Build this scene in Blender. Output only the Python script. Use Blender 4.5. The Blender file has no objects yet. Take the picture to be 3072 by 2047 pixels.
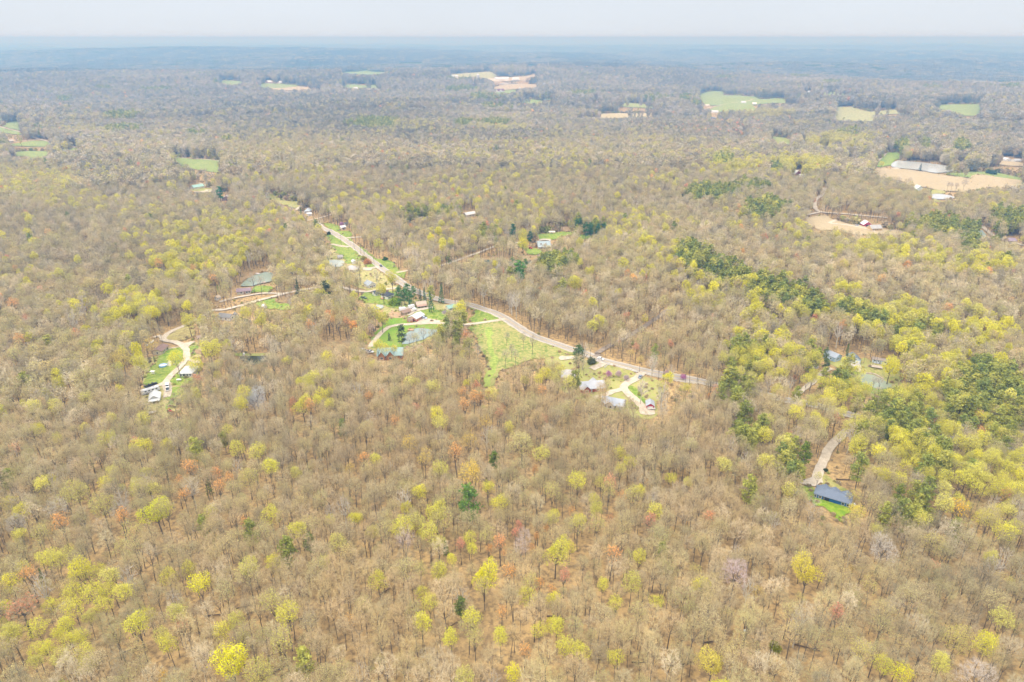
import bpy, bmesh, math, random
import numpy as np
from mathutils import Vector, geometry

sc = bpy.context.scene
rng = np.random.default_rng(7)
R_ = random.Random(5)

# ---------------------------------------------------------------- camera
CAM_H, FPX, CX, CY, HORIZON = 200.0, 2048.0, 1536.0, 1023.5, 113.0
PITCH = math.atan((CY - HORIZON) / FPX)
cam_data = bpy.data.cameras.new('camera')
cam = bpy.data.objects.new('camera', cam_data)
sc.collection.objects.link(cam)
cam.location = (0, 0, CAM_H)
cam.rotation_euler = (math.pi / 2 - PITCH, 0, 0)
cam_data.sensor_width = 36.0
cam_data.lens = 24.0
cam_data.clip_start = 1.0
cam_data.clip_end = 200000.0
sc.camera = cam

# ---------------------------------------------------------------- sky, sun, exposure
SUN_EL, SUN_AZ = math.radians(46), math.radians(235)      # high, behind the camera, veiled by cloud
world = bpy.data.worlds.new('World')
sc.world = world
world.use_nodes = True
wn, wl = world.node_tree.nodes, world.node_tree.links
wn.clear()
w_out = wn.new('ShaderNodeOutputWorld')
w_bg = wn.new('ShaderNodeBackground')
w_sky = wn.new('ShaderNodeTexSky')
w_sky.sky_type = 'NISHITA'
w_sky.sun_disc = False
w_sky.sun_elevation = SUN_EL
w_sky.sun_rotation = SUN_AZ
w_sky.air_density = 1.2
w_sky.dust_density = 3.0
# thin even overcast veil: brightness rises from horizon to zenith as an overcast sky does
w_tc = wn.new('ShaderNodeTexCoord')
w_sep = wn.new('ShaderNodeSeparateXYZ')
w_ramp = wn.new('ShaderNodeValToRGB')
w_ramp.color_ramp.elements[0].position = 0.0
w_ramp.color_ramp.elements[0].color = (6.05, 6.45, 6.9, 1)
w_ramp.color_ramp.elements[1].position = 1.0
w_ramp.color_ramp.elements[1].color = (22.5, 22.3, 22.0, 1)
e = w_ramp.color_ramp.elements.new(0.10)
e.color = (5.75, 6.4, 7.3, 1)
w_noise = wn.new('ShaderNodeTexNoise')
w_noise.inputs['Scale'].default_value = 3.0
w_noise.inputs['Detail'].default_value = 4.0
w_map = wn.new('ShaderNodeMapping')
w_map.inputs['Scale'].default_value = (1, 1, 3)
w_mul = wn.new('ShaderNodeMix'); w_mul.data_type = 'RGBA'; w_mul.blend_type = 'MULTIPLY'
w_mul.inputs[0].default_value = 1.0
w_nr = wn.new('ShaderNodeMapRange')
w_nr.inputs[1].default_value = 0.3; w_nr.inputs[2].default_value = 0.7
w_nr.inputs[3].default_value = 0.975; w_nr.inputs[4].default_value = 1.02
w_mix = wn.new('ShaderNodeMix'); w_mix.data_type = 'RGBA'
w_mix.inputs[0].default_value = 0.9
wl.new(w_tc.outputs['Generated'], w_sep.inputs[0])
wl.new(w_sep.outputs['Z'], w_ramp.inputs[0])
wl.new(w_tc.outputs['Generated'], w_map.inputs[0])
wl.new(w_map.outputs[0], w_noise.inputs['Vector'])
wl.new(w_noise.outputs[0], w_nr.inputs[0])
wl.new(w_ramp.outputs[0], w_mul.inputs[6])
wl.new(w_nr.outputs[0], w_mul.inputs[7])
wl.new(w_sky.outputs[0], w_mix.inputs[6])
wl.new(w_mul.outputs[2], w_mix.inputs[7])
wl.new(w_mix.outputs[2], w_bg.inputs['Color'])
w_bg.inputs['Strength'].default_value = 0.10
wl.new(w_bg.outputs[0], w_out.inputs[0])

sun_d = bpy.data.lights.new('sun', 'SUN')
sun = bpy.data.objects.new('sun', sun_d)
sc.collection.objects.link(sun)
sun_d.energy = 1.5
sun_d.angle = math.radians(11)
sun_d.color = (1.0, 0.96, 0.89)
_az = SUN_AZ
_sd = Vector((math.sin(_az) * math.cos(SUN_EL), math.cos(_az) * math.cos(SUN_EL), math.sin(SUN_EL)))
sun.rotation_euler = _sd.to_track_quat('Z', 'Y').to_euler()

sc.view_settings.view_transform = 'Standard'
sc.view_settings.look = 'None'
sc.view_settings.gamma = 1.0
sc.view_settings.use_curve_mapping = False
sc.view_settings.exposure = 0.5
cy = sc.cycles
cy.max_bounces = 4
cy.diffuse_bounces = 3
cy.glossy_bounces = 2
cy.transmission_bounces = 2
cy.volume_bounces = 0
cy.use_denoising = True
cy.caustics_reflective = False
cy.caustics_refractive = False

# ---------------------------------------------------------------- projection and terrain
CP, SP = math.cos(PITCH), math.sin(PITCH)

def project(x, y, z):
    zc = y * CP - (z - CAM_H) * SP
    yc = y * SP + (z - CAM_H) * CP
    zc = np.where(zc < 1, 1, zc)
    return CX + FPX * x / zc, CY - FPX * yc / zc, zc

def ray(u, v):
    a = (np.asarray(u, float) - CX) / FPX
    b = (CY - np.asarray(v, float)) / FPX
    return a, CP + b * SP, -SP + b * CP

def _h(ix, iy, s):
    n = (np.atleast_1d(ix).astype(np.int64) * 374761393 + np.atleast_1d(iy).astype(np.int64) * 668265263 + s * 974711) & 0xffffffff
    n = ((n ^ (n >> 13)) * 1274126177) & 0xffffffff
    n = ((n ^ (n >> 16)) * 2246822519) & 0xffffffff
    return ((n ^ (n >> 15)) & 0xffffff) / float(0xffffff)

def vnoise(x, y, s=0):
    ix, iy = np.floor(x), np.floor(y)
    fx, fy = x - ix, y - iy
    fx = fx * fx * fx * (fx * (fx * 6 - 15) + 10)
    fy = fy * fy * fy * (fy * (fy * 6 - 15) + 10)
    a, b = _h(ix, iy, s), _h(ix + 1, iy, s)
    c, d = _h(ix, iy + 1, s), _h(ix + 1, iy + 1, s)
    return 2 * (a + (b - a) * fx + (c - a) * fy + (a - b - c + d) * fx * fy) - 1

def fbm(x, y, s=0, o=3):
    t, a, n = 0, 1.0, 0
    for i in range(o):
        t = t + a * vnoise(x * 2 ** i + 17.3 * i, y * 2 ** i - 9.1 * i, s + i)
        n += a
        a *= 0.5
    return t / n

def sstep(a, b, x):
    t = np.clip((x - a) / (b - a), 0, 1)
    return t * t * (3 - 2 * t)

HILLS = [  # x, y, height, half-length x, half-length y
    (-3400, 7300, 62, 2600, 900), (-900, 8200, 40, 1600, 700), (300, 12500, 45, 5000, 800),
    (6500, 15000, 40, 7000, 1500), (-9000, 16000, 55, 5000, 1800), (330, 560, 9, 260, 90),
    (2500, 9500, 28, 2200, 800)]

def base_height(x, y):
    x, y = np.asarray(x, float), np.asarray(y, float)
    d = np.hypot(x, y)
    h = 7 * vnoise(x / 430, y / 430, 3) + 2.2 * vnoise(x / 150, y / 150, 4)
    h = h * (0.7 + 0.6 * sstep(500, 1500, d))
    h = h + sstep(600, 3000, d) * 50 * fbm(x / 1900, y / 1250, 11)
    h = h + sstep(6000, 16000, d) * 38 * fbm(x / 7000, y / 4200, 21)
    for hx, hy, hh, sx, sy in HILLS:
        h = h + hh * np.exp(-((x - hx) / sx) ** 2 - ((y - hy) / sy) ** 2)
    return h - 10 * sstep(8000, 20000, d)

FLAT = []        # (polygon Nx2 or centre, inner margin, outer margin, level)

def poly_dist(px, py, poly):
    """distance from points to a polygon, negative inside"""
    n = len(poly)
    dmin = np.full(px.shape, 1e18)
    inside = np.zeros(px.shape, bool)
    for i in range(n):
        x0, y0 = poly[i]; x1, y1 = poly[(i + 1) % n]
        ex, ey = x1 - x0, y1 - y0
        t = np.clip(((px - x0) * ex + (py - y0) * ey) / (ex * ex + ey * ey + 1e-9), 0, 1)
        dmin = np.minimum(dmin, (px - x0 - t * ex) ** 2 + (py - y0 - t * ey) ** 2)
        c = ((y0 > py) != (y1 > py))
        with np.errstate(divide='ignore', invalid='ignore'):
            inside ^= c & (px < (x1 - x0) * (py - y0) / (y1 - y0 if y1 != y0 else 1e-9) + x0)
    d = np.sqrt(dmin)
    return np.where(inside, -d, d)

def height(x, y):
    x, y = np.atleast_1d(np.asarray(x, float)), np.atleast_1d(np.asarray(y, float))
    h = base_height(x, y)
    if not FLAT: return h
    while len(FBOX) < len(FLAT):
        poly, m0, m1, lev = FLAT[len(FBOX)]
        FBOX.append((*(poly.min(0) - m1), *(poly.max(0) + m1)))
    bx = np.array(FBOX)
    x0, x1, y0, y1 = x.min(), x.max(), y.min(), y.max()
    for i in np.nonzero((bx[:, 2] > x0) & (bx[:, 0] < x1 + 1e-9) & (bx[:, 3] > y0) & (bx[:, 1] < y1 + 1e-9))[0]:
        poly, m0, m1, lev = FLAT[i]
        k = np.nonzero((x > bx[i, 0]) & (x < bx[i, 2]) & (y > bx[i, 1]) & (y < bx[i, 3]))[0]
        if len(k):
            d = poly_dist(x[k], y[k], poly)
            w = 1 - sstep(m0, m1, d)
            h[k] = h[k] * (1 - w) + lev * w
    return h
FBOX = []

_T = 90.0 * 1.02 ** np.arange(330)
def unproject(u, v, dz=0.0, hf=None):
    """photograph pixel -> point on the terrain (raised by dz)"""
    hf = hf or height
    u, v = np.atleast_1d(np.asarray(u, float)), np.atleast_1d(np.asarray(v, float))
    a, b, c = ray(u, v)
    nrm = np.hypot(a, b)
    tt = _T[None] / nrm[:, None]
    z = CAM_H + c[:, None] * tt
    near = z < 130 + dz
    below = np.zeros(z.shape, bool)
    below[near] = z[near] < base_height((a[:, None] * tt)[near], (b[:, None] * tt)[near]) + dz
    k = np.where(below.any(1), below.argmax(1), len(_T) - 1)
    lo, hi = _T[np.maximum(k - 2, 0)], _T[np.minimum(k + 1, len(_T) - 1)]
    for _ in range(13):
        m = (lo + hi) / 2
        tt = m / nrm
        z = CAM_H + c * tt
        bl = z < hf(a * tt, b * tt) + dz
        hi = np.where(bl, m, hi); lo = np.where(bl, lo, m)
    tt = (lo + hi) / 2 / nrm
    return np.stack([a * tt, b * tt], 1)

def unproject_plane(u, v, z):
    a, b, c = ray(np.atleast_1d(u), np.atleast_1d(v))
    t = (z - CAM_H) / c
    return np.stack([a * t, b * t], 1)

def crop(ox, oy, s, pts):
    return [(ox + x / s, oy + y / s) for x, y in pts]

# ---------------------------------------------------------------- materials
def new_mat(name):
    m = bpy.data.materials.new(name)
    m.use_nodes = True
    m.node_tree.nodes.clear()
    return m, m.node_tree.nodes, m.node_tree.links

def principled(name, col, rough=0.8, noise=0.0, scale=0.5, metal=0.0, spec=0.3, col2=None):
    m, n, l = new_mat(name)
    o = n.new('ShaderNodeOutputMaterial'); p = n.new('ShaderNodeBsdfPrincipled')
    p.inputs['Roughness'].default_value = rough
    p.inputs['Metallic'].default_value = metal
    p.inputs['Specular IOR Level'].default_value = spec
    l.new(p.outputs[0], o.inputs[0])
    if noise or col2:
        g = n.new('ShaderNodeNewGeometry'); t = n.new('ShaderNodeTexNoise')
        t.inputs['Scale'].default_value = scale; t.inputs['Detail'].default_value = 5
        r = n.new('ShaderNodeMix'); r.data_type = 'RGBA'
        mr = n.new('ShaderNodeMapRange'); mr.inputs[1].default_value = 0.35; mr.inputs[2].default_value = 0.65
        l.new(g.outputs['Position'], t.inputs['Vector']); l.new(t.outputs[0], mr.inputs[0]); l.new(mr.outputs[0], r.inputs[0])
        c2 = col2 or tuple(c * (1 - noise) for c in col)
        r.inputs[6].default_value = (*col, 1); r.inputs[7].default_value = (*c2, 1)
        l.new(r.outputs[2], p.inputs['Base Color'])
    else:
        p.inputs['Base Color'].default_value = (*col, 1)
    return m

def tinted(name, translucent=0.0, jitter=0.25, scale=1.6):
    """foliage or twigs: colour is the tree's own tint, varied a little through the crown"""
    m, n, l = new_mat(name)
    o = n.new('ShaderNodeOutputMaterial')
    a = n.new('ShaderNodeAttribute'); a.attribute_type = 'INSTANCER'; a.attribute_name = 'tint'
    g = n.new('ShaderNodeTexCoord'); t = n.new('ShaderNodeTexNoise'); t.inputs['Scale'].default_value = scale
    t.inputs['Detail'].default_value = 1
    mr = n.new('ShaderNodeMapRange'); mr.inputs[1].default_value = 0.3; mr.inputs[2].default_value = 0.7
    mr.inputs[3].default_value = 1 - jitter; mr.inputs[4].default_value = 1 + jitter
    mx = n.new('ShaderNodeMix'); mx.data_type = 'RGBA'; mx.blend_type = 'MULTIPLY'; mx.inputs[0].default_value = 1
    l.new(g.outputs['Object'], t.inputs['Vector']); l.new(t.outputs[0], mr.inputs[0])
    l.new(a.outputs['Color'], mx.inputs[6]); l.new(mr.outputs[0], mx.inputs[7])
    d = n.new('ShaderNodeBsdfDiffuse'); l.new(mx.outputs[2], d.inputs[0])
    if translucent:
        tr = n.new('ShaderNodeBsdfTranslucent'); l.new(mx.outputs[2], tr.inputs[0])
        ms = n.new('ShaderNodeMixShader'); ms.inputs[0].default_value = translucent
        l.new(d.outputs[0], ms.inputs[1]); l.new(tr.outputs[0], ms.inputs[2]); l.new(ms.outputs[0], o.inputs[0])
    else:
        l.new(d.outputs[0], o.inputs[0])
    return m

M_LEAF = tinted('spring_leaf', 0.35, 0.22)
M_NEEDLE = tinted('pine_needle', 0.15, 0.35, 0.9)
M_TWIG = tinted('bare_twig', 0.0, 0.15)
M_BARK = principled('grey_bark', (0.185, 0.15, 0.115), 0.95, 0.4, 1.5)
M_PALEBARK = principled('white_sycamore_bark', (0.62, 0.56, 0.46), 0.9, 0.35, 0.8)
M_PLAINTWIG = principled('twig', (0.42, 0.345, 0.215), 0.95)

def link(o, parent=None):
    sc.collection.objects.link(o)
    if parent: o.parent = parent
    return o

def tag(o, label=None, cat=None, group=None, kind=None):
    if label: o['label'] = label
    if cat: o['category'] = cat
    if group: o['group'] = group
    if kind: o['kind'] = kind
    return o

def mesh_from(name, verts, faces, mats, fm=None, smooth=False):
    me = bpy.data.meshes.new(name)
    me.from_pydata([tuple(v) for v in verts], [], faces)
    for m in mats: me.materials.append(m)
    if fm is not None: me.polygons.foreach_set('material_index', np.asarray(fm, np.int32))
    if smooth: me.polygons.foreach_set('use_smooth', np.ones(len(faces), bool))
    me.update()
    return me

HAZE = 3.1e-4
# ---------------------------------------------------------------- tree meshes
class TB:
    """collects strips, prisms and cards for one part of a tree"""
    def __init__(s): s.v, s.f, s.m = [], [], []
    def quad(s, a, b, c, d, m=0):
        i = len(s.v); s.v += [a, b, c, d]; s.f.append((i, i + 1, i + 2, i + 3)); s.m.append(m)
    def strip(s, p, q, w, rg, m=0, end=0.35):
        t = q - p; r = rg.normal(size=3); k = np.cross(t, r); k /= np.linalg.norm(k) + 1e-9
        s.quad(p - k * w / 2, p + k * w / 2, q + k * w * end / 2, q - k * w * end / 2, m)
    def prism(s, p, q, r0, r1, n=4, m=0):
        t = q - p; t = t / (np.linalg.norm(t) + 1e-9)
        a = np.cross(t, (0.3, 0.9, 0.1)); a /= np.linalg.norm(a); b = np.cross(t, a)
        i = len(s.v)
        for c, r in ((p, r0), (q, r1)):
            for k in range(n):
                g = 2 * math.pi * k / n
                s.v.append(c + r * (a * math.cos(g) + b * math.sin(g)))
        for k in range(n):
            k2 = (k + 1) % n
            s.f.append((i + k, i + k2, i + n + k2, i + n + k)); s.m.append(m)
    def card(s, c, size, rg, m=0, up=0.0, asp=1.0):
        n = rg.normal(size=3); n[2] = n[2] + up * (1 if n[2] >= 0 else 1)
        n /= np.linalg.norm(n) + 1e-9
        a = np.cross(n, rg.normal(size=3)); a /= np.linalg.norm(a) + 1e-9
        b = np.cross(n, a) * asp
        s.quad(c - a * size / 2 - b * size / 3, c + a * size / 3 - b * size / 2, c + a * size / 2 + b * size / 3, c - a * size / 3 + b * size / 2, m)

def kmeans(p, k, rg):
    if len(p) <= k: return np.arange(len(p)), p.copy()
    c = p[rg.choice(len(p), k, replace=False)].copy()
    for _ in range(5):
        lab = ((p[:, None] - c[None]) ** 2).sum(2).argmin(1)
        for j in range(k):
            if (lab == j).any(): c[j] = p[lab == j].mean(0)
    return lab, c

def broadleaf(seed, R=4.0, H=19.0, zc=0.66, kids=(6, 4, 3), ntip=420, spray=2, tw=0.05, leaf=0, leaf_size=0.4,
              leaf_top=0.0, trunk_r=0.26, low=0.3, fork=0.45, thick=1.0, spread=0.6, lob=0.46):
    """returns (trunk builder, crown builder); crown material slot 0 twigs, 1 leaves"""
    rg = np.random.default_rng(seed)
    T, C = TB(), TB()
    zc = zc * H; a = H - zc
    th = rg.uniform(0, 2 * math.pi, ntip); uz = rg.uniform(-low, 1, ntip) ** 1.0
    rr = np.sqrt(np.clip(1 - uz ** 2, 0, 1))
    nl = 8
    lobes = rg.normal(size=(nl, 3)); lobes[:, 2] = np.abs(lobes[:, 2]); lobes = lobes / np.linalg.norm(lobes, axis=1)[:, None]
    d = np.stack([rr * np.cos(th), rr * np.sin(th), uz], 1)
    lump = 1.08 - lob + lob * np.clip((d @ lobes.T).max(1), 0, 1) ** 5
    rad = np.where(rg.random(ntip) < 0.62, rg.uniform(0.84, 1.0, ntip), rg.uniform(0.4, 0.84, ntip)) * lump
    dn = np.where(uz < 0, 1.3, 1.0)
    P = np.stack([d[:, 0] * rad * R, d[:, 1] * rad * R, zc + d[:, 2] * rad * a * dn], 1)
    lean = rg.normal(size=2) * 0.25
    top = np.array([lean[0], lean[1], H * (fork + 0.12)])
    k1 = np.array([lean[0] * 0.3, lean[1] * 0.3, H * 0.22])
    T.prism(np.zeros(3) - (0, 0, 0.4), k1, trunk_r, trunk_r * 0.82, 5)
    T.prism(k1, top, trunk_r * 0.82, trunk_r * 0.5, 5)
    lab, cen = kmeans(P, kids[0], rg)
    for j in range(kids[0]):
        pj = P[lab == j]
        if not len(pj): continue
        f = rg.uniform(0.55, 1.0)
        s0 = k1 + (top - k1) * f
        e0 = s0 + (cen[j] - s0) * 0.62 + np.array([0, 0, -0.3])
        if kids[1] == 0:
            C.strip(s0, e0, 0.22 * thick, rg)
            for p in pj: _twig(C, e0 + (p - e0) * rg.uniform(0.1, 0.45), p, tw, rg, spray, R, spread)
            continue
        T.prism(s0, e0, trunk_r * 0.42 * thick, trunk_r * 0.26 * thick, 4)
        lab2, cen2 = kmeans(pj, kids[1], rg)
        for q in range(len(cen2)):
            pq = pj[lab2 == q]
            if not len(pq): continue
            e1 = e0 + (cen2[q] - e0) * 0.7
            T.prism(e0, e1, trunk_r * 0.24 * thick, trunk_r * 0.13 * thick, 3)
            if kids[2] == 0:
                for p in pq: _twig(C, e1 + (p - e1) * rg.uniform(0.0, 0.3), p, tw, rg, spray, R, spread)
                continue
            lab3, cen3 = kmeans(pq, kids[2], rg)
            for w in range(len(cen3)):
                pw = pq[lab3 == w]
                if not len(pw): continue
                e2 = e1 + (cen3[w] - e1) * 0.72
                C.strip(e1, e2, trunk_r * 0.26 * thick, rg, 0, 0.6); C.strip(e1, e2, trunk_r * 0.26 * thick, rg, 0, 0.6)
                for p in pw: _twig(C, e2 + (p - e2) * rg.uniform(-0.1, 0.2), p, tw, rg, spray, R, spread)
    if leaf:
        zmin = P[:, 2].min()
        for p in P:
            if leaf_top and rg.random() > ((p[2] - zmin) / (H - zmin)) ** leaf_top * 1.4: continue
            for _ in range(leaf if leaf >= 1 else (1 if rg.random() < leaf else 0)):
                C.card(p + rg.normal(size=3) * 0.38, leaf_size * rg.uniform(0.6, 1.3), rg, 1, 0.5)
    return T, C

def _twig(C, a, b, w, rg, spray, R, spread):
    C.strip(a, b, w, rg, 0, 0.5)
    L = 0.27 * min(R, 4.2)
    d = b - a; d = d / (np.linalg.norm(d) + 1e-9)
    for _ in range(spray):
        o = d * 0.7 + rg.normal(size=3) * spread * 0.7; o[2] += 0.35
        s = a + (b - a) * rg.uniform(0.2, 0.9)
        C.strip(s, s + o / (np.linalg.norm(o) + 1e-9) * L * rg.uniform(0.5, 1.1), w * 0.8, rg, 0, 0.4)

def pine(seed, R=3.4, H=20.0, base=0.38, whorls=9, per=5, cards=16, size=0.9, round_top=True):
    rg = np.random.default_rng(seed); T, C = TB(), TB()
    T.prism(np.array([0, 0, -0.4]), np.array([0.2, 0.1, H * 0.95]), 0.24, 0.05, 5)
    for i in range(whorls):
        f = (i + rg.uniform(-0.3, 0.3)) / (whorls - 1); f = min(max(f, 0), 1)
        z = H * (base + (0.97 - base) * f)
        prof = math.sqrt(max(1 - (f * 0.96) ** 2.4, 0.02)) * (0.75 + 0.25 * min(f * 4, 1)) if round_top else (1.02 - f)
        for k in range(per if f < 0.9 else 3):
            g = rg.uniform(0, 2 * math.pi); L = R * prof * rg.uniform(0.55, 1.08)
            tip = np.array([math.cos(g) * L, math.sin(g) * L, z + rg.uniform(-0.5, 0.8)])
            T.prism(np.array([0.1, 0.05, z - 0.8]), tip, 0.05, 0.02, 3)
            c0 = tip * (1, 1, 1) - np.array([math.cos(g), math.sin(g), 0]) * L * 0.22
            rad = 0.45 + 0.24 * R * (0.5 + 0.5 * prof)
            for _ in range(cards):
                o = rg.normal(size=3) * (rad * 0.62, rad * 0.62, rad * 0.26)
                C.card(c0 + o, size * rg.uniform(0.5, 1.2), rg, 1, 1.1, 0.55)
    return T, C

def conifer(seed, R=2.6, H=15.0, base=0.06, n=420, size=0.8, power=0.85):
    """dense pointed or columnar evergreen"""
    rg = np.random.default_rng(seed); T, C = TB(), TB()
    T.prism(np.array([0, 0, -0.4]), np.array([0, 0, H * 0.96]), 0.22, 0.04, 5)
    for i in range(n):
        f = rg.random() ** 0.8; z = H * (base + (1 - base) * f)
        r = R * (1 - f) ** power * rg.uniform(0.55, 1.08) * (0.85 + 0.2 * math.sin(f * 60))
        g = rg.uniform(0, 2 * math.pi)
        C.card(np.array([r * math.cos(g), r * math.sin(g), z - 0.12 * r]), size * rg.uniform(0.6, 1.2) * (0.5 + 0.5 * (1 - f)), rg, 1, 0.9, 0.6)
    return T, C

def part_mesh(name, tb, mats):
    return mesh_from(name, tb.v, tb.f, mats, tb.m)

def joined_mesh(name, T, C, bark, crown_mats):
    nv = len(T.v)
    return mesh_from(name, T.v + C.v, T.f + [tuple(i + nv for i in f) for f in C.f], [bark] + crown_mats, [0] * len(T.f) + [m + 1 for m in C.m])

SPEC = {}   # kind -> list of (trunk mesh, crown mesh) near variants ; protos: kind -> (collection, near idx, mid idx, far idx)
PROTO = {}

def add_species(kind, bark, mats, near, mid, far):
    col = bpy.data.collections.new(kind + '_kit')
    idx = {'n': [], 'm': [], 'f': []}
    SPEC[kind] = []
    c = 0
    for lev, lst in (('n', near), ('m', mid), ('f', far)):
        for T, C in lst:
            if lev == 'n':
                SPEC[kind].append((part_mesh(kind + '_trunk', T, [bark]), part_mesh(kind + '_crown', C, mats)))
            o = bpy.data.objects.new('%s_%03d' % (kind, c), joined_mesh(kind, T, C, bark, mats))
            col.objects.link(o); idx[lev].append(c); c += 1
    PROTO[kind] = (col, idx)

def dims(i, rg): return dict(R=rg.uniform(2.9, 4.6), H=rg.uniform(15.5, 19.5), zc=rg.uniform(0.60, 0.72), fork=rg.uniform(0.30, 0.44), trunk_r=rg.uniform(0.14, 0.22), lob=rg.uniform(0.3, 0.6))
def big(i, rg): return dict(R=rg.uniform(5.2, 6.2), H=rg.uniform(18, 21), zc=rg.uniform(0.52, 0.64), fork=rg.uniform(0.3, 0.42), trunk_r=rg.uniform(0.28, 0.36), kids=(8, 5, 3))
_g = np.random.default_rng(3)
B = broadleaf
add_species('bare_tree', M_BARK, [M_TWIG, M_TWIG],
    [B(100 + i, **dims(i, _g), ntip=340, spray=3, tw=0.05) for i in range(9)],
    [B(120 + i, **dims(i, _g), kids=(5, 3, 0), ntip=200, spray=2, tw=0.075, leaf=1, leaf_size=0.36, leaf_top=0.25) for i in range(5)],
    [B(140 + i, **{**dims(i, _g), 'zc': 0.54}, kids=(5, 0, 0), ntip=150, spray=0, tw=0.16, leaf=3, leaf_size=0.75, low=0.85) for i in range(4)])
add_species('budding_tree', M_BARK, [M_PLAINTWIG, M_LEAF],
    [B(200 + i, **dims(i, _g), ntip=330, spray=2, tw=0.045, leaf=3, leaf_size=0.2, leaf_top=0.7) for i in range(7)],
    [B(220 + i, **dims(i, _g), kids=(5, 3, 0), ntip=200, spray=1, tw=0.075, leaf=2, leaf_size=0.40, leaf_top=0.6) for i in range(4)],
    [B(240 + i, **{**dims(i, _g), 'zc': 0.54}, kids=(5, 0, 0), ntip=140, spray=0, tw=0.16, leaf=3, leaf_size=0.68, low=0.8, leaf_top=0.15) for i in range(4)])
add_species('leafing_tree', M_BARK, [M_PLAINTWIG, M_LEAF],
    [B(300 + i, **dims(i, _g), ntip=330, spray=1, tw=0.045, leaf=6, leaf_size=0.25, low=0.3, leaf_top=0.8) for i in range(7)],
    [B(320 + i, **dims(i, _g), kids=(5, 3, 0), ntip=190, spray=0, tw=0.08, leaf=5, leaf_size=0.45, low=0.3, leaf_top=0.5) for i in range(4)],
    [B(340 + i, **{**dims(i, _g), 'zc': 0.54}, kids=(5, 0, 0), ntip=140, spray=0, tw=0.16, leaf=4, leaf_size=0.75, low=0.8, leaf_top=0.15) for i in range(3)])
for _k, _m, _n, _kw in (('bare_tree', [M_TWIG, M_TWIG], 4, dict(spray=3, tw=0.05)), ('budding_tree', [M_PLAINTWIG, M_LEAF], 4, dict(spray=2, tw=0.045, leaf=3, leaf_size=0.24, leaf_top=0.6)),
                        ('leafing_tree', [M_PLAINTWIG, M_LEAF], 5, dict(spray=1, tw=0.045, lob=0.66, leaf=4, leaf_size=0.29, low=0.35, leaf_top=0.5))):
    SPEC[_k + '_big'] = []
    for i in range(_n):
        T, C = B(1000 + 20 * len(_k) + i, **big(i, _g), ntip=820, **_kw)
        SPEC[_k + '_big'].append((part_mesh(_k + '_trunk', T, [M_BARK]), part_mesh(_k + '_crown', C, _m)))
add_species('red_maple', M_BARK, [M_PLAINTWIG, M_LEAF],
    [B(400 + i, R=2.8, H=15.5, ntip=380, spray=2, tw=0.05, leaf=2, leaf_size=0.32, leaf_top=1.3) for i in range(4)],
    [B(420 + i, R=2.8, H=15.5, kids=(5, 3, 0), ntip=220, spray=1, tw=0.09, leaf=3, leaf_size=0.5, leaf_top=0.9) for i in range(2)],
    [B(440 + i, R=2.8, H=15.5, kids=(5, 0, 0), ntip=110, spray=0, tw=0.2, leaf=2, leaf_size=0.9, leaf_top=0.7) for i in range(2)])
add_species('sycamore_tree', M_PALEBARK, [M_TWIG],
    [B(500 + i, R=5.2, H=22, zc=0.55, kids=(7, 4, 3), ntip=300, spray=1, tw=0.06, trunk_r=0.36, fork=0.3, thick=1.7) for i in range(4)],
    [B(520 + i, R=5.2, H=22, zc=0.55, kids=(7, 3, 0), ntip=170, spray=1, tw=0.12, trunk_r=0.42, fork=0.3, thick=1.9) for i in range(2)],
    [B(540 + i, R=5.2, H=22, zc=0.55, kids=(7, 0, 0), ntip=90, spray=1, tw=0.24, trunk_r=0.5, fork=0.3, thick=2.0) for i in range(2)])
add_species('pine_tree', M_BARK, [M_PLAINTWIG, M_NEEDLE],
    [pine(600 + i, R=_g.uniform(3.0, 4.0), H=_g.uniform(16, 20), base=_g.uniform(0.3, 0.42), cards=26) for i in range(5)],
    [pine(620 + i, R=3.5, H=18, whorls=8, per=4, cards=14, size=1.4) for i in range(3)],
    [pine(640 + i, R=3.5, H=18, whorls=6, per=3, cards=6, size=2.1) for i in range(3)])
add_species('spruce_tree', M_BARK, [M_PLAINTWIG, M_NEEDLE],
    [conifer(700 + i, n=620) for i in range(2)], [conifer(720, n=260, size=1.2)], [conifer(740, n=110, size=1.9)])
add_species('cedar_tree', M_BARK, [M_PLAINTWIG, M_NEEDLE],
    [conifer(750 + i, R=1.9, H=8.0, n=460, size=0.6, power=0.55) for i in range(2)], [conifer(770, R=1.9, H=8.0, n=180, size=0.9, power=0.55)],
    [conifer(790, R=1.9, H=8.0, n=80, size=1.4, power=0.55)])
add_species('redbud_tree', M_BARK, [M_PLAINTWIG, M_LEAF],
    [B(800 + i, R=2.8, H=6.5, zc=0.5, ntip=300, spray=1, tw=0.05, leaf=3, leaf_size=0.34, trunk_r=0.12, fork=0.2, low=0.3) for i in range(3)],
    [B(820, R=2.8, H=6.5, zc=0.5, kids=(5, 3, 0), ntip=160, spray=0, tw=0.08, leaf=3, leaf_size=0.5, trunk_r=0.12, fork=0.2)],
    [B(840, R=2.8, H=6.5, zc=0.5, kids=(5, 0, 0), ntip=90, spray=0, tw=0.2, leaf=2, leaf_size=0.8, trunk_r=0.12, fork=0.2)])
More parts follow.
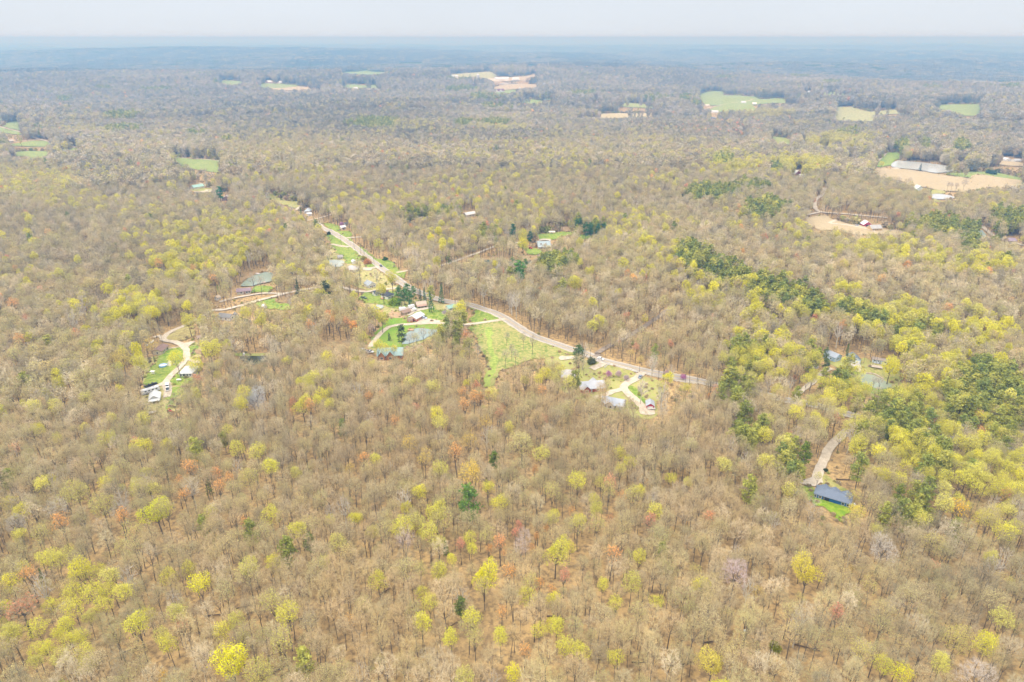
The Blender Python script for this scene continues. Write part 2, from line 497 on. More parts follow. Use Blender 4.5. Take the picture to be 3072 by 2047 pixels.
add_species('shrub', M_BARK, [M_PLAINTWIG, M_LEAF],
    [B(900 + i, R=2.2, H=3.2, zc=0.3, ntip=240, spray=0, tw=0.04, leaf=4, leaf_size=0.4, trunk_r=0.08, fork=0.15, low=0.3) for i in range(3)],
    [B(920, R=2.2, H=3.2, zc=0.3, kids=(5, 3, 0), ntip=120, spray=0, tw=0.06, leaf=4, leaf_size=0.6, trunk_r=0.08, fork=0.15)],
    [B(940, R=2.2, H=3.2, zc=0.3, kids=(5, 0, 0), ntip=60, spray=0, tw=0.1, leaf=3, leaf_size=0.9, trunk_r=0.08, fork=0.15)])
TREE_H = {'bare_tree': 17.5, 'budding_tree': 17.5, 'leafing_tree': 17.5, 'red_maple': 15.5, 'sycamore_tree': 22, 'pine_tree': 18,
          'spruce_tree': 15, 'cedar_tree': 8, 'redbud_tree': 6.5, 'shrub': 3.2}
TREE_R = {'bare_tree': 3.5, 'budding_tree': 3.5, 'leafing_tree': 3.5, 'red_maple': 2.7, 'sycamore_tree': 5.2, 'pine_tree': 3.5,
          'spruce_tree': 2.6, 'cedar_tree': 1.9, 'redbud_tree': 2.8, 'shrub': 2.2}

def clump(seed):
    """a far stand of eight or nine crowns in one small mesh"""
    rg = np.random.default_rng(seed); T, C = TB(), TB()
    for i in range(30):
        gx, gy = (i % 6 - 2.5) * 7 + rg.normal() * 1.6, (i // 6 - 2) * 8.4 + rg.normal() * 1.6
        R, H = rg.uniform(3.4, 5.2), rg.uniform(14, 20)
        for k in range(14):
            n = rg.normal(size=3); n[2] = abs(n[2]); n /= np.linalg.norm(n)
            C.card(np.array([gx, gy, H - 5]) + n * (R, R, 5), 3.6 * rg.uniform(0.6, 1.1), rg, 0, 0.6)
    return T, C
# ---------------------------------------------------------------- where things lie in the valley
cA = lambda *p: crop(400, 980, 5.6, p)
cB = lambda *p: crop(600, 780, 5.6, p)
cC = lambda *p: crop(960, 640, 5.6, p)
cD = lambda *p: crop(1080, 840, 5.6, p)
cE = lambda *p: crop(1680, 1020, 5.6, p)
cF = lambda *p: crop(2340, 1000, 5.6, p)
cG = lambda *p: crop(2340, 1280, 4.9, p)
cH = lambda *p: crop(1400, 640, 5.6, p)
cR = lambda *p: crop(2360, 420, 3.305, p)
cT = lambda *p: crop(2040, 240, 5.8825, p)
cM = lambda *p: crop(1300, 190, 5.8825, p)
cL = lambda *p: crop(0, 330, 5.602, p)
cI = lambda *p: crop(540, 500, 4.525, p)
q1 = lambda *p: crop(0, 0, 2.2979, p)
q2 = lambda *p: crop(1024, 0, 2.2979, p)
q3 = lambda *p: crop(2048, 0, 2.2979, p)
q4 = lambda *p: crop(0, 682, 2.2979, p)
q5 = lambda *p: crop(1024, 682, 2.2979, p)
q6 = lambda *p: crop(2048, 682, 2.2979, p)
q7 = lambda *p: crop(0, 1364, 2.2959, p)
q8 = lambda *p: crop(1024, 1364, 2.2959, p)
q9 = lambda *p: crop(2048, 1364, 2.2959, p)

LAWN = (0.155, 0.27, 0.025); LAWN2 = (0.28, 0.31, 0.07)
MEADOW = (0.20, 0.285, 0.05); MEADOW2 = (0.36, 0.31, 0.12)
PASTURE = (0.18, 0.265, 0.055); PASTURE2 = (0.28, 0.30, 0.10)
TAN = (0.46, 0.37, 0.225); TAN2 = (0.385, 0.305, 0.18)
PALEGREEN = (0.29, 0.32, 0.11); PALEGREEN2 = (0.36, 0.33, 0.16)
EARTH = (0.40, 0.25, 0.14); EARTH2 = (0.28, 0.21, 0.09)
# name, colours, outline in the photograph, shows clear of trees
YARD = (0.30, 0.32, 0.08); YARD2 = (0.44, 0.36, 0.17)
SHEETS = [
    ('yard_grass', YARD, YARD2, cC((120,380),(420,520),(700,760),(960,960),(1180,1110),(1300,1240),(1250,1330),(900,1320),(640,1260),(500,1150),(330,1020),(60,900),(100,700),(180,560)), 0),
    ('yard_grass', YARD, YARD2, cD((0,260),(250,220),(640,300),(900,330),(1180,360),(1500,440),(1780,520),(1760,700),(1500,760),(1360,820),(1290,900),(1020,1060),(860,1180),(600,1230),(240,1220),(120,1130),(330,880),(460,760),(470,640),(380,520),(120,440)), 0),
    ('yard_grass', YARD2, YARD, cE((-250,330),(60,260),(300,300),(600,370),(800,430),(1300,590),(1500,640),(1750,760),(1700,960),(1620,1080),(1600,1300),(1300,1330),(1000,1230),(560,1080),(200,960),(-60,760)), 0),
    ('yard_grass', YARD, YARD2, cA((100,560),(380,500),(560,380),(800,330),(1050,260),(1200,420),(1120,640),(1060,900),(900,1120),(700,1420),(480,1560),(180,1560),(160,1050),(160,760)), 0),
    ('yard_grass', YARD2, YARD, cF((760,380),(1150,440),(1420,420),(1560,500),(1800,560),(2040,640),(2040,820),(1950,1000),(1500,1060),(1280,860),(1150,640),(900,560)), 0),
    ('lawn', LAWN, LAWN2, cA((560,385),(700,365),(850,370),(870,450),(850,560),(800,640),(700,750),(600,850),(520,940),(400,985),(240,1000),(200,900),(215,780),(330,640),(440,545),(480,480)), 1),
    ('lawn', LAWN, LAWN2, cA((635,920),(700,800),(770,760),(800,850),(1010,880),(1000,930),(850,990),(660,1030),(640,1150),(560,1230),(545,1400),(640,1380),(720,1200),(880,1060),(700,980)), 1),
    ('lawn', LAWN, LAWN2, cA((925,340),(1070,320),(1045,480),(960,540),(930,500)), 1),
    ('lawn', EARTH2, MEADOW2, cA((560,200),(640,120),(840,20),(1020,20),(1040,160),(900,230),(700,260),(590,230)), 1),
    ('lawn', LAWN, LAWN2, cB((870,500),(1000,430),(1200,450),(1240,510),(1180,548),(1000,545),(880,560)), 1),
    ('lawn', LAWN, LAWN2, cB((940,730),(1280,650),(1260,740),(1560,740),(1560,830),(1400,850),(1230,850),(1000,800)), 1),
    ('lawn', EARTH, EARTH2, cB((1300,640),(1560,560),(1700,540),(2050,470),(2100,560),(2350,500),(2350,600),(2150,620),(1700,660),(1560,740),(1290,720)), 0),
    ('lawn', LAWN, LAWN2, cC((40,180),(250,200),(330,300),(470,310),(560,400),(540,440),(600,540),(700,590),(850,690),(960,790),(1150,800),(1280,870),(1330,960),(1450,990),(1480,1060),(1380,1100),(1300,1050),(1120,960),(900,770),(600,560),(430,430),(300,350),(150,270)), 1),
    ('lawn', LAWN, LAWN2, cC((100,370),(180,360),(330,440),(480,550),(600,620),(740,740),(860,850),(900,900),(820,930),(700,790),(560,830),(480,860),(430,790),(380,720),(290,660),(250,590),(200,520),(180,470)), 1),
    ('lawn', LAWN, LAWN2, cC((640,1420),(800,1330),(900,1350),(1260,1320),(1270,1400),(1180,1480),(1180,1560),(1000,1540),(880,1480),(720,1500)), 1),
    ('lawn', LAWN, LAWN2, cD((430,330),(600,300),(660,420),(640,500),(400,430),(250,400),(80,400),(200,330)), 1),
    ('lawn', LAWN, LAWN2, cD((660,490),(720,440),(870,440),(1230,460),(1280,500),(1470,510),(1480,600),(1350,690),(1080,650),(1080,580),(860,590),(800,690),(700,690),(690,660),(800,600)), 1),
    ('lawn', LAWN2, LAWN, cD((250,910),(420,740),(500,650),(700,640),(820,700),(960,750),(1340,720),(1330,790),(1280,850),(950,820),(800,880),(740,1000),(700,1090),(850,1080),(820,1160),(560,1150),(420,1120),(250,1140),(190,1140)), 1),
    ('lawn', LAWN, LAWN2, cD((1840,470),(2000,500),(2352,635),(2352,690),(1950,740),(1850,740),(1850,650),(1950,600)), 1),
    ('meadow', MEADOW, MEADOW2, q5((880,690),(1020,650),(1130,645),(1310,730),(1500,830),(1590,890),(1400,905),(1290,920),(1180,960),(1090,1010),(1050,1090),(980,1110),(1000,960),(960,830),(920,740)), 1),
    ('meadow_track', (0.25, 0.34, 0.06), (0.33, 0.38, 0.09), q5((1000,690),(1040,690),(1040,800),(1070,920),(1060,1000),(1010,1110),(975,1100),(1020,980),(1035,900),(1000,800)), 0),
    ('lawn', LAWN2, MEADOW2, cE((750,490),(830,430),(1280,565),(1330,590),(1180,640),(1090,735),(960,660),(680,610),(650,580)), 1),
    ('lawn', LAWN, LAWN2, cE((1110,820),(1250,790),(1400,990),(1440,1050),(1380,1090),(1250,1000)), 1),
    ('lawn', LAWN, LAWN2, cE((1215,1050),(1330,1130),(1320,1190),(1230,1150)), 0),
    ('lawn', LAWN2, MEADOW2, cE((0,150),(250,210),(260,290),(60,270),(0,260)), 1),
    ('lawn', LAWN2, MEADOW2, cF((1380,560),(1520,590),(1780,640),(2000,640),(1990,800),(1900,870),(1740,770),(1480,680),(1380,640)), 1),
    ('lawn', LAWN2, LAWN, cF((1180,620),(1380,700),(1380,850),(1480,900),(1640,950),(1820,940),(1780,1110),(1500,1000),(1350,920)), 0),
    ('lawn', (0.14, 0.29, 0.018), (0.26, 0.33, 0.03), cG((470,1040),(560,1060),(1010,1215),(960,1310),(900,1400),(860,1390),(760,1280),(640,1200),(485,1140)), 1),
    ('lawn', MEADOW, LAWN2, cG((240,890),(500,900),(510,1000),(480,1090),(300,1080)), 0),
    ('lawn', LAWN2, MEADOW2, cG((620,690),(700,740),(980,960),(760,930),(610,880)), 1),
    ('lawn', LAWN, LAWN2, cH((1180,370),(1380,345),(1730,320),(1760,370),(1550,410),(1470,450),(1200,450)), 1),
    ('lawn', LAWN, LAWN2, cH((1880,370),(2120,390),(2050,440),(1950,450),(1850,400)), 1),
    ('lawn', LAWN, LAWN2, cH((850,500),(930,520),(1010,580),(1240,620),(1240,680),(1050,700),(1000,620),(860,570)), 1),
    ('bare_bank', EARTH, EARTH2, cH((380,760),(500,650),(800,700),(1100,710),(1250,730),(1270,815),(1000,815),(850,795),(750,820),(460,800)), 0),
    ('bare_bank', TAN, EARTH, cH((1560,245),(1700,240),(1800,270),(1780,310),(1620,310)), 1),
    ('bare_bank', EARTH, EARTH2, cB((610,330),(760,230),(960,170),(1170,140),(1200,190),(1080,215),(960,250),(800,320),(700,400)), 1),
    ('bare_bank', TAN2, LAWN2, cA((1700,460),(1900,450),(2330,460),(2330,500),(2100,500),(1800,515)), 1),
    ('garden_bed', EARTH, TAN2, cA((1040,400),(1165,405),(1160,475),(1045,475)), 1),
    ('bare_bank', TAN, TAN2, cB((1370,790),(1420,768),(1500,760),(1560,800),(1500,830),(1400,830)), 1),
    ('bare_bank', TAN, EARTH, cD((480,570),(560,520),(660,560),(760,620),(600,660),(500,630)), 1),
    ('pasture', PASTURE, PASTURE2, [(522,474),(590,480),(657,483),(663,500),(661,520),(620,515),(587,509),(545,503)], 1),
    ('lawn', LAWN2, MEADOW2, cI((1150,355),(1250,395),(1440,460),(1640,505),(1610,580),(1480,545),(1260,480)), 1),
    ('lawn', MEADOW2, LAWN2, cI((160,320),(330,300),(460,310),(450,350),(330,345),(180,350)), 1),
    ('pasture', PASTURE, PASTURE2, cL((190,590),(420,550),(680,522),(850,565),(960,615),(800,640),(500,625),(260,615)), 1),
    ('pasture', PASTURE, PASTURE2, cL((120,740),(300,715),(500,703),(700,705),(930,748),(850,800),(700,825),(560,835),(440,800),(250,780)), 1),
    ('pasture', PASTURE, PASTURE2, cL((1000,670),(1150,655),(1390,655),(1340,695),(1120,705)), 1),
    ('pasture', PASTURE, PASTURE2, cL((70,250),(300,190),(370,250),(375,350),(230,335),(120,310)), 1),
    ('pasture', PASTURE, PASTURE2, cL((0,300),(130,340),(350,400),(330,430),(100,400),(0,370)), 1),
    ('pasture', PASTURE, PASTURE2, cL((0,60),(40,100),(90,140),(60,190),(0,200)), 1),
    ('pasture', PASTURE, PASTURE2, q1((1500,560),(1620,560),(1700,578),(1640,590),(1540,580)), 1),
    ('pasture', PASTURE, PASTURE2, q1((1770,590),(1880,580),(2050,590),(2060,600),(1900,612),(1810,605)), 1),
    ('crop_field', TAN, TAN2, q1((1850,612),(2060,600),(2230,612),(2200,622),(2040,625),(1900,625)), 1),
    ('crop_field', TAN, TAN2, cR((820,285),(1100,292),(1300,312),(1500,345),(1720,375),(1830,395),(1990,470),(1700,520),(1500,500),(1230,455),(1100,405),(900,365)), 1),
    ('crop_field', TAN, TAN2, cR((1800,375),(1870,345),(2050,360),(2352,400),(2330,450),(2060,495),(1900,450)), 1),
    ('pasture', PASTURE, PASTURE2, cR((1580,335),(1700,330),(1960,320),(2150,340),(2352,390),(2352,410),(2060,370),(1870,345),(1790,380)), 1),
    ('crop_field', TAN, TAN2, cR((1940,215),(2100,212),(2352,235),(2352,270),(2100,250)), 1),
    ('lawn', LAWN, LAWN2, cR((860,265),(1000,130),(1110,130),(1130,190),(1060,215),(1030,255),(930,280)), 1),
    ('crop_field', TAN, TAN2, cR((180,790),(250,765),(420,760),(460,800),(760,860),(830,890),(1150,905),(1160,955),(900,940),(700,955),(500,905),(300,890),(190,840)), 1),
    ('lawn', LAWN2, MEADOW2, cR((1420,500),(1560,505),(1540,540),(1480,540),(1430,620),(1520,620),(1500,600),(1400,570)), 1),
    ('pasture', PASTURE, PASTURE2, cT((300,285),(500,215),(760,210),(780,278),(1000,280),(1290,300),(1400,345),(1560,350),(1640,330),(1850,340),(1850,385),(2080,400),(2200,465),(2000,425),(1600,425),(1350,465),(1340,560),(1050,565),(900,570),(560,565),(450,525),(780,450),(440,455)), 1),
    ('pasture', PASTURE, PASTURE2, q3((860,652),(900,642),(1240,640),(1250,652),(1000,662)), 1),
    ('pasture', PALEGREEN, PALEGREEN2, q3((1050,750),(1100,740),(1170,742),(1300,775),(1450,760),(1610,775),(1540,788),(1330,800),(1310,840),(1150,838),(1040,830)), 1),
    ('pasture', PASTURE, PASTURE2, q3((1690,737),(1830,725),(2055,727),(2045,790),(1950,805),(1880,790)), 1),
    ('pasture', LAWN2, PASTURE2, q3((580,945),(640,945),(745,965),(745,1000),(680,1005),(620,975)), 1),
    ('pasture', PASTURE, PALEGREEN, cM((1480,680),(1640,645),(1750,645),(1950,690),(1900,720),(1700,720),(1550,705)), 1),
    ('pasture', PALEGREEN, PASTURE2, cM((1830,625),(1900,610),(2130,610),(2230,650),(2000,660)), 1),
    ('crop_field', TAN, PALEGREEN, cM((170,230),(430,195),(700,178),(990,155),(1080,185),(1090,260),(960,282),(750,245),(430,252)), 1),
    ('crop_field', TAN, TAN2, cM((1090,275),(1250,260),(1600,240),(1760,205),(1890,208),(1800,240),(1650,290),(1600,320),(1400,315),(1150,320)), 1),
    ('crop_field', TAN, TAN2, cM((1040,430),(1200,405),(1340,378),(1640,370),(1870,395),(1800,445),(1500,460),(1250,478),(1040,470)), 1),
    ('pasture', PASTURE, PASTURE2, cM((600,375),(700,362),(900,358),(890,382),(680,385)), 1),
    ('pasture', PASTURE, PASTURE2, cM((1050,520),(1250,480),(1490,480),(1480,520),(1300,540),(1100,555)), 1),
    ('pasture', PALEGREEN, PASTURE2, q2((1880,720),(1960,715),(2060,720),(2190,740),(2150,750),(1950,742)), 1),
    ('crop_field', PALEGREEN2, TAN, q2((1590,800),(1700,800),(1850,785),(2150,785),(2230,795),(2100,812),(1800,822),(1650,815)), 1),
    ('pasture', PASTURE, PALEGREEN, q2((0,590),(80,585),(300,600),(280,610),(60,612)), 1),
    ('pasture', PASTURE, PALEGREEN, q2((350,433),(480,428),(640,435),(560,442),(400,440)), 1),
    ('pasture', PALEGREEN, PASTURE, q2((1265,450),(1300,446),(1370,455),(1340,462),(1280,460)), 1),
    ('pasture', PALEGREEN, PASTURE, q2((0,490),(150,478),(310,492),(300,510),(140,520),(0,500)), 1),
]
# label-free ponds: colour, outline, clear
PONDS = [
    ((0.05, 0.055, 0.03), cA((1790,515),(1950,498),(2200,503),(2320,506),(2280,560),(2180,620),(2060,650),(1930,630),(1840,575)), 2),
    ((0.28, 0.33, 0.27), cB((670,445),(720,400),(800,325),(960,255),(1100,215),(1190,215),(1240,260),(1190,370),(1010,402),(880,445)), 1),
    ((0.40, 0.43, 0.36), cC((125,800),(250,788),(390,800),(410,850),(390,880),(320,915),(200,890),(150,850)), 1),
    ((0.40, 0.42, 0.38), cD((235,450),(300,425),(390,430),(400,460),(340,500),(250,505)), 1),
    ((0.25, 0.31, 0.29), cD((715,1082),(740,1000),(790,900),(860,860),(960,820),(1100,828),(1290,850),(1230,920),(1050,1010),(870,1062),(800,1085)), 1),
    ((0.07, 0.10, 0.08), cH((-60,960),(60,830),(300,790),(470,795),(750,818),(850,795),(1000,815),(1280,815),(1280,850),(1100,880),(900,960),(600,980),(350,1010),(100,1000)), 0),
    ((0.29, 0.33, 0.24), cF((1290,700),(1440,690),(1560,705),(1720,790),(1880,875),(1800,935),(1650,942),(1480,895),(1380,840),(1300,760)), 1),
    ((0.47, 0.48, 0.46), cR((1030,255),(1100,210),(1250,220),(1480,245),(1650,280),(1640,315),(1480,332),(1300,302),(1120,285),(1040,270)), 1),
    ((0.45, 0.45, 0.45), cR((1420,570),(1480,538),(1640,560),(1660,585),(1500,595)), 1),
    ((0.35, 0.42, 0.38), cR((1880,900),(1930,895),(1985,965),(1960,978),(1890,970)), 1),
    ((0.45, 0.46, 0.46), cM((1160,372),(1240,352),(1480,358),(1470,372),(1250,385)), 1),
    ((0.55, 0.55, 0.55), q2((2130,340),(2280,333),(2285,339),(2190,343)), 1),  # far lake: its sky glint is put into the pale water colour
]
# paths: kind, width in metres, points in the photograph, index ranges that show clear of trees
MAIN_ROAD = (cC((-90,150),(40,260),(150,300),(300,385),(420,460),(560,560),(700,670),(860,800),(1000,900),(1100,975),(1250,1080),(1380,1180),(1600,1310),(1860,1410))
             + cD((1340,345),(1600,395),(1840,425),(2100,510),(2352,605)) + q5((1300,742),(1500,817),(1610,853))
             + cE((250,172),(480,258),(680,345),(1000,430),(1400,525),(1800,600),(2352,700))
             + q6((200,1085),(480,1135),(700,1192),(900,1225),(1100,1283),(1300,1330),(1600,1390),(2000,1472),(2250,1540),(2420,1585)))
ROADS = [
    ('road', 6.4, MAIN_ROAD, [(1, 9), (11, 12), (16, 22), (23, 28)]),
    ('side_road', 3.6, cE((590,290),(650,240)) + q5((1760,875),(1830,832),(1950,770),(2100,680),(2230,590),(2352,495)) + q6((60,430),(160,330)), [(0, 2), (4, 6)]),
    ('gravel_lane', 4.4, cC((1290,1265),(1000,1300),(780,1330),(600,1310),(400,1260),(200,1220),(0,1240)) + cB((2000,470),(1820,500),(1680,520),(1550,550),(1400,580),(1290,612),(1100,660),(900,715),(750,765),(600,800),(400,850))
        + [(638,933), (600, 955)] + cA((850,0),(700,65),(580,130),(520,190),(500,225),(560,250),(700,268),(800,305),(880,380),(900,450),(895,540),(830,640),(740,730),(640,830),(560,930),(560,1010),(590,1090),(560,1200)), [(0, 4), (6, 16), (20, 36)]),
    ('gravel_drive', 4.0, cA((560,940),(470,985),(350,1020),(220,1060)), [(0, 3)]),
    ('gravel_drive', 4.4, cA((830,310),(940,300),(1010,262)), [(0, 2)]),
    ('gravel_drive', 3.2, cA((900,555),(1000,582),(1090,632)), [(0, 2)]),
    ('gravel_drive', 1.6, cA((600,382),(700,365),(790,352)), [(0, 2)]),
    ('gravel_drive', 3.4, cA((500,210),(430,165),(340,195)), []),
    ('gravel_drive', 3.6, cB((1400,580),(1200,568),(1050,570),(850,602),(600,645),(450,680),(330,715)), [(0, 4)]),
    ('gravel_drive', 4.2, cC((420,430),(520,420),(690,408)), [(0, 2)]),
    ('gravel_drive', 4.6, cC((540,565),(460,572),(340,560),(200,530)), [(0, 3)]),
    ('gravel_drive', 5.6, cC((1000,908),(900,925),(820,945),(720,955)), [(0, 3)]),
    ('gravel_drive', 3.6, cC((1285,1008),(1480,972),(1700,938),(2000,895),(2250,820)) + cH((0,742),(200,670),(480,565),(640,535),(820,510),(930,490)), [(0, 1), (3, 7)]),
    ('gravel_drive', 3.6, cD((175,1135),(250,1030),(350,910),(420,845),(480,805),(620,770),(800,757),(960,745),(1150,742),(1330,742),(1500,760),(1720,760),(1950,745),(2352,682)) + q5((1130,635),), [(0, 9), (11, 13)]),
    ('gravel_drive', 4.2, cD((900,540),(1000,510),(1100,490),(1215,460)), [(0, 3)]),
    ('gravel_drive', 5.0, cE((740,395),(660,440),(530,500)), [(0, 2)]),
    ('gravel_drive', 5.0, cE((1400,550),(1290,650),(1150,725),(1075,800),(1120,890),(1250,1000),(1350,1100),(1430,1180)), [(0, 7)]),
    ('gravel_drive', 4.0, cE((1060,830),(880,885),(740,945),(560,985)), [(1, 2)]),
    ('gravel_drive', 4.4, cE((270,310),(150,305),(0,320)) , [(0, 1)]),
    ('gravel_drive', 3.4, cF((290,1140),(295,1040),(390,950),(550,830),(640,740),(720,660),(860,600)), [(0, 2), (3, 5)]),
    ('gravel_drive', 4.6, cG((1000,60),(900,150),(740,300),(650,480),(580,640),(545,760),(560,830)), [(1, 6)]),
    ('gravel_drive', 3.6, cR((1010,105),(920,200),(850,255),(740,300)), [(0, 2)]),
    ('gravel_drive', 5.0, cR((375,480),(350,550),(285,600),(280,670),(340,720),(600,740),(800,760),(1000,778)), [(0, 7)]),
    ('gravel_drive', 4.0, cR((340,720),(180,752)), [(0, 1)]),
    ('gravel_drive', 4.4, cR((1940,860),(2060,960),(2200,1010),(2360,1055)), [(0, 3)]),
    ('gravel_drive', 4.0, cR((420,830),(560,770)), []),
    ('gravel_drive', 4.0, cR((430,835),(600,850),(760,880),(880,915)), [(0, 3)]),
    ('gravel_drive', 5.0, cL((0,290),(180,340),(350,382),(500,450),(640,498),(700,512),(850,548),(950,590),(1080,628),(1200,635),(1350,640)), [(0, 10)]),
    ('gravel_drive', 4.0, cL((660,512),(480,525),(240,545)), [(0, 2)]),
    ('gravel_drive', 4.0, cT((1290,348),(1160,385),(780,440),(470,515),(330,540),(130,585)), [(0, 4)]),
    ('gravel_drive', 3.6, cI((1680,490),(1660,530),(1570,600)), [(0, 2)]),
    ('gravel_drive', 3.0, cI((1720,745),(1900,705),(2060,655),(2290,580)), [(0, 2)]),
    ('gravel_drive', 3.4, cI((250,230),(330,255),(500,305)), [(0, 2)]),
    ('gravel_drive', 3.4, cC((1440,152),(1600,95),(1860,60)), [(0, 2)]),
    ('gravel_drive', 3.4, q1((1130,1030),(1150,1045),(1280,1052)), [(0, 2)]),
    ('gravel_drive', 3.4, q1((1195,1090),(1350,1098),(1520,1112)), [(0, 2)]),
]
# gravel yards and concrete pads
PADS = [
    ('gravel_yard', cD((960,740),(1000,680),(1080,655),(1250,680),(1345,695),(1340,745)), 1),
    ('gravel_yard', cD((690,520),(720,470),(900,470),(960,500),(930,550),(850,600),(740,600)), 1),
    ('gravel_yard', cE((1340,1120),(1430,1090),(1560,1170),(1585,1260),(1440,1275),(1350,1250),(1330,1190)), 1),
    ('gravel_yard', cG((210,780),(330,800),(500,740),(610,750),(600,810),(510,890),(380,870),(225,835)), 1),
    ('concrete_apron', cF((1165,520),(1330,525),(1360,660),(1290,665),(1150,600)), 1),
    ('gravel_yard', cA((500,940),(560,900),(640,990),(610,1120),(560,1150),(545,1010)), 1),
    ('gravel_yard', cA((830,300),(900,280),(1020,262),(930,350),(890,370)), 1),
    ('gravel_yard', cH((1175,470),(1290,436),(1400,445),(1410,480),(1330,462),(1210,480),(1200,520),(1170,520)), 1),
    ('gravel_yard', cR((1030,288),(1100,278),(1125,290),(1080,296)), 1),
    ('gravel_yard', cC((690,930),(850,925),(860,975),(780,975)), 1),
    ('gravel_yard', cM((960,285),(1100,275),(1320,290),(1520,290),(1500,310),(1220,330),(1050,325)), 1),
    ('gravel_yard', cI((150,345),(330,340),(350,320),(460,325),(455,352),(280,362)), 1),
    ('gravel_yard', cE((0,285),(150,290),(280,300),(200,330),(0,350)), 1),
]
# ---------------------------------------------------------------- buildings: where their near wall stands in the photograph
WHITE = (0.78, 0.77, 0.74); CREAM = (0.68, 0.60, 0.46); TANW = (0.60, 0.50, 0.38); LOG = (0.42, 0.20, 0.09); BRICK = (0.36, 0.14, 0.09)
R_GREY = (0.36, 0.37, 0.38); R_DARK = (0.07, 0.075, 0.085); R_WHITE = (0.58, 0.59, 0.61); R_BROWN = (0.26, 0.17, 0.14); R_PALE = (0.58, 0.60, 0.60)
R_GREEN = (0.33, 0.52, 0.45); PALEBLUE = (0.42, 0.56, 0.72); RED = (0.50, 0.035, 0.05); NAVY = (0.012, 0.085, 0.23); SILVER = (0.42, 0.45, 0.50)
# name, label, category, p1, p2, depth, wall h, roof h, roof type, wall colour, roof colour, windows, doors, metal, visible
HOUSES = []
def hs(name, label, cat, p1, p2, depth, wh, rh, roof, wc, rc, wins=(), doors=(), metal=False, vis=1, **k):
    HOUSES.append(dict(name=name, label=label, cat=cat, p1=p1[0], p2=p2[0], depth=depth, wh=wh, rh=rh, roof=roof, wc=wc, rc=rc, wins=wins, doors=doors, metal=metal, vis=vis, **k))
hs('house', 'deep blue ranch house with slate grey hip roof in a small forest clearing', 'house', cG((497,1046)), cG((1022,1205)), 7.4, 2.5, 1.9, 'hip', (0.012, 0.10, 0.32), (0.17, 0.205, 0.27),
   [('f', .03, 1.35, .8, 1.1), ('f', .165, 1.35, 1.1, 1.2), ('f', .80, 1.35, 1.1, 1.2), ('f', .94, 1.35, 1.1, 1.2), ('r', .5, 1.35, 1.2, 1.2)], [('f', .335, 2.6, 2.15, (0.02, 0.02, 0.03)), ('f', .27, .6, 2.1, (0.25, 0.2, 0.17))], gables=[.22, .5, .85])  # widest near-black slab paints the shade of the porch recess, no door there
hs('house', 'brown roofed tan mobile home beside the forked gravel lane', 'house', cA((490,480)), cA((605,380)), 6.6, 2.9, 1.3, 'x', CREAM, R_BROWN,
   [('f', .2, 1.6, .8, 1.2), ('f', .4, 1.6, .8, 1.2), ('f', .62, 1.6, .8, 1.2), ('l', .5, 1.6, 1.0, 1.1)], [('f', .8, 1.0, 2.1, (0.05, 0.05, 0.06))])
hs('house', 'pale grey house with a broad grey hip roof on the lawn across the lane', 'house', cA((782,852)), cA((995,850)), 10.0, 2.7, 2.7, 'hip', (0.62, 0.62, 0.56), R_PALE,
   [('f', .12, 1.6, .9, 1.2), ('f', .36, 1.6, 1.4, 1.3), ('f', .62, 1.6, .9, 1.2), ('f', .85, 1.6, .9, 1.2), ('l', .5, 1.6, 1, 1.1)], [('f', .5, .9, 2.1, (0.4, 0.38, 0.33))])
hs('house', 'white house with pale metal roof and porch at the end of the lane', 'house', cA((275,1290)), cA((452,1262)), 7.6, 2.6, 1.9, 'y', (0.62, 0.61, 0.56), (0.60, 0.62, 0.63),
   [('f', .25, 1.5, 1, 1.2), ('f', .75, 1.5, 1, 1.2), ('r', .5, 1.5, 1, 1.2)], [('f', .5, .9, 2.1, (0.6, 0.58, 0.55))], metal=True, porch='f')
hs('shed', 'small brown roofed shed under the yellow trees by the lane fork', 'shed', cA((1090,240)), cA((1185,215)), 3.2, 2.2, .9, 'x', (0.30, 0.21, 0.15), (0.42, 0.30, 0.24), [], [('f', .5, 1.4, 1.9, (0.05, 0.05, 0.06))])
hs('house', 'low house with purple brown roof below the green pond', 'house', cB((625,590)), cB((860,566)), 7.0, 2.7, 1.6, 'x', (0.66, 0.62, 0.52), (0.30, 0.22, 0.25),
   [('f', .3, 1.6, 1, 1.2), ('f', .7, 1.6, 1.4, 1.2), ('f', .88, 1.6, 1, 1.2)], [('f', .55, 1.0, 2.1, (0.35, 0.2, 0.13))])
hs('shed', 'white barn style shed with rounded end at the drive loop', 'shed', cB((245,680)), cB((305,685)), 4.2, 2.3, 1.2, 'y', WHITE, (0.60, 0.48, 0.36), [], [('f', .5, 1.6, 1.9, (0.82, 0.82, 0.8))])
hs('house', 'long white house with dark grey roof among bare trees south of the lane', 'house', cB((500,1030)), cB((600,975)), 11.0, 2.7, 1.7, 'y', WHITE, (0.24, 0.23, 0.22), [('f', .5, 1.6, 1.2, 1.2), ('l', .3, 1.5, 1, 1.2), ('l', .7, 1.5, 1, 1.2)], [('f', .2, .9, 2.1, (0.5, 0.48, 0.45))])
hs('garage', 'white garage wing next to the long white house', 'garage', cB((606,975)), cB((650,965)), 5.0, 2.5, 1.0, 'y', WHITE, (0.24, 0.23, 0.22), [], [('f', .5, 2.0, 2.0, (0.7, 0.7, 0.68))])
hs('house', 'small white and pink cottage beside the redbud at the road bend', 'house', cC((362,282)), cC((438,270)), 4.6, 2.8, 1.4, 'x', (0.76, 0.62, 0.54), (0.74, 0.74, 0.78), [('f', .3, 1.6, 1, 1.1), ('f', .75, 1.6, 1, 1.1)], [('f', .5, .9, 2.1, (0.12, 0.1, 0.12))])
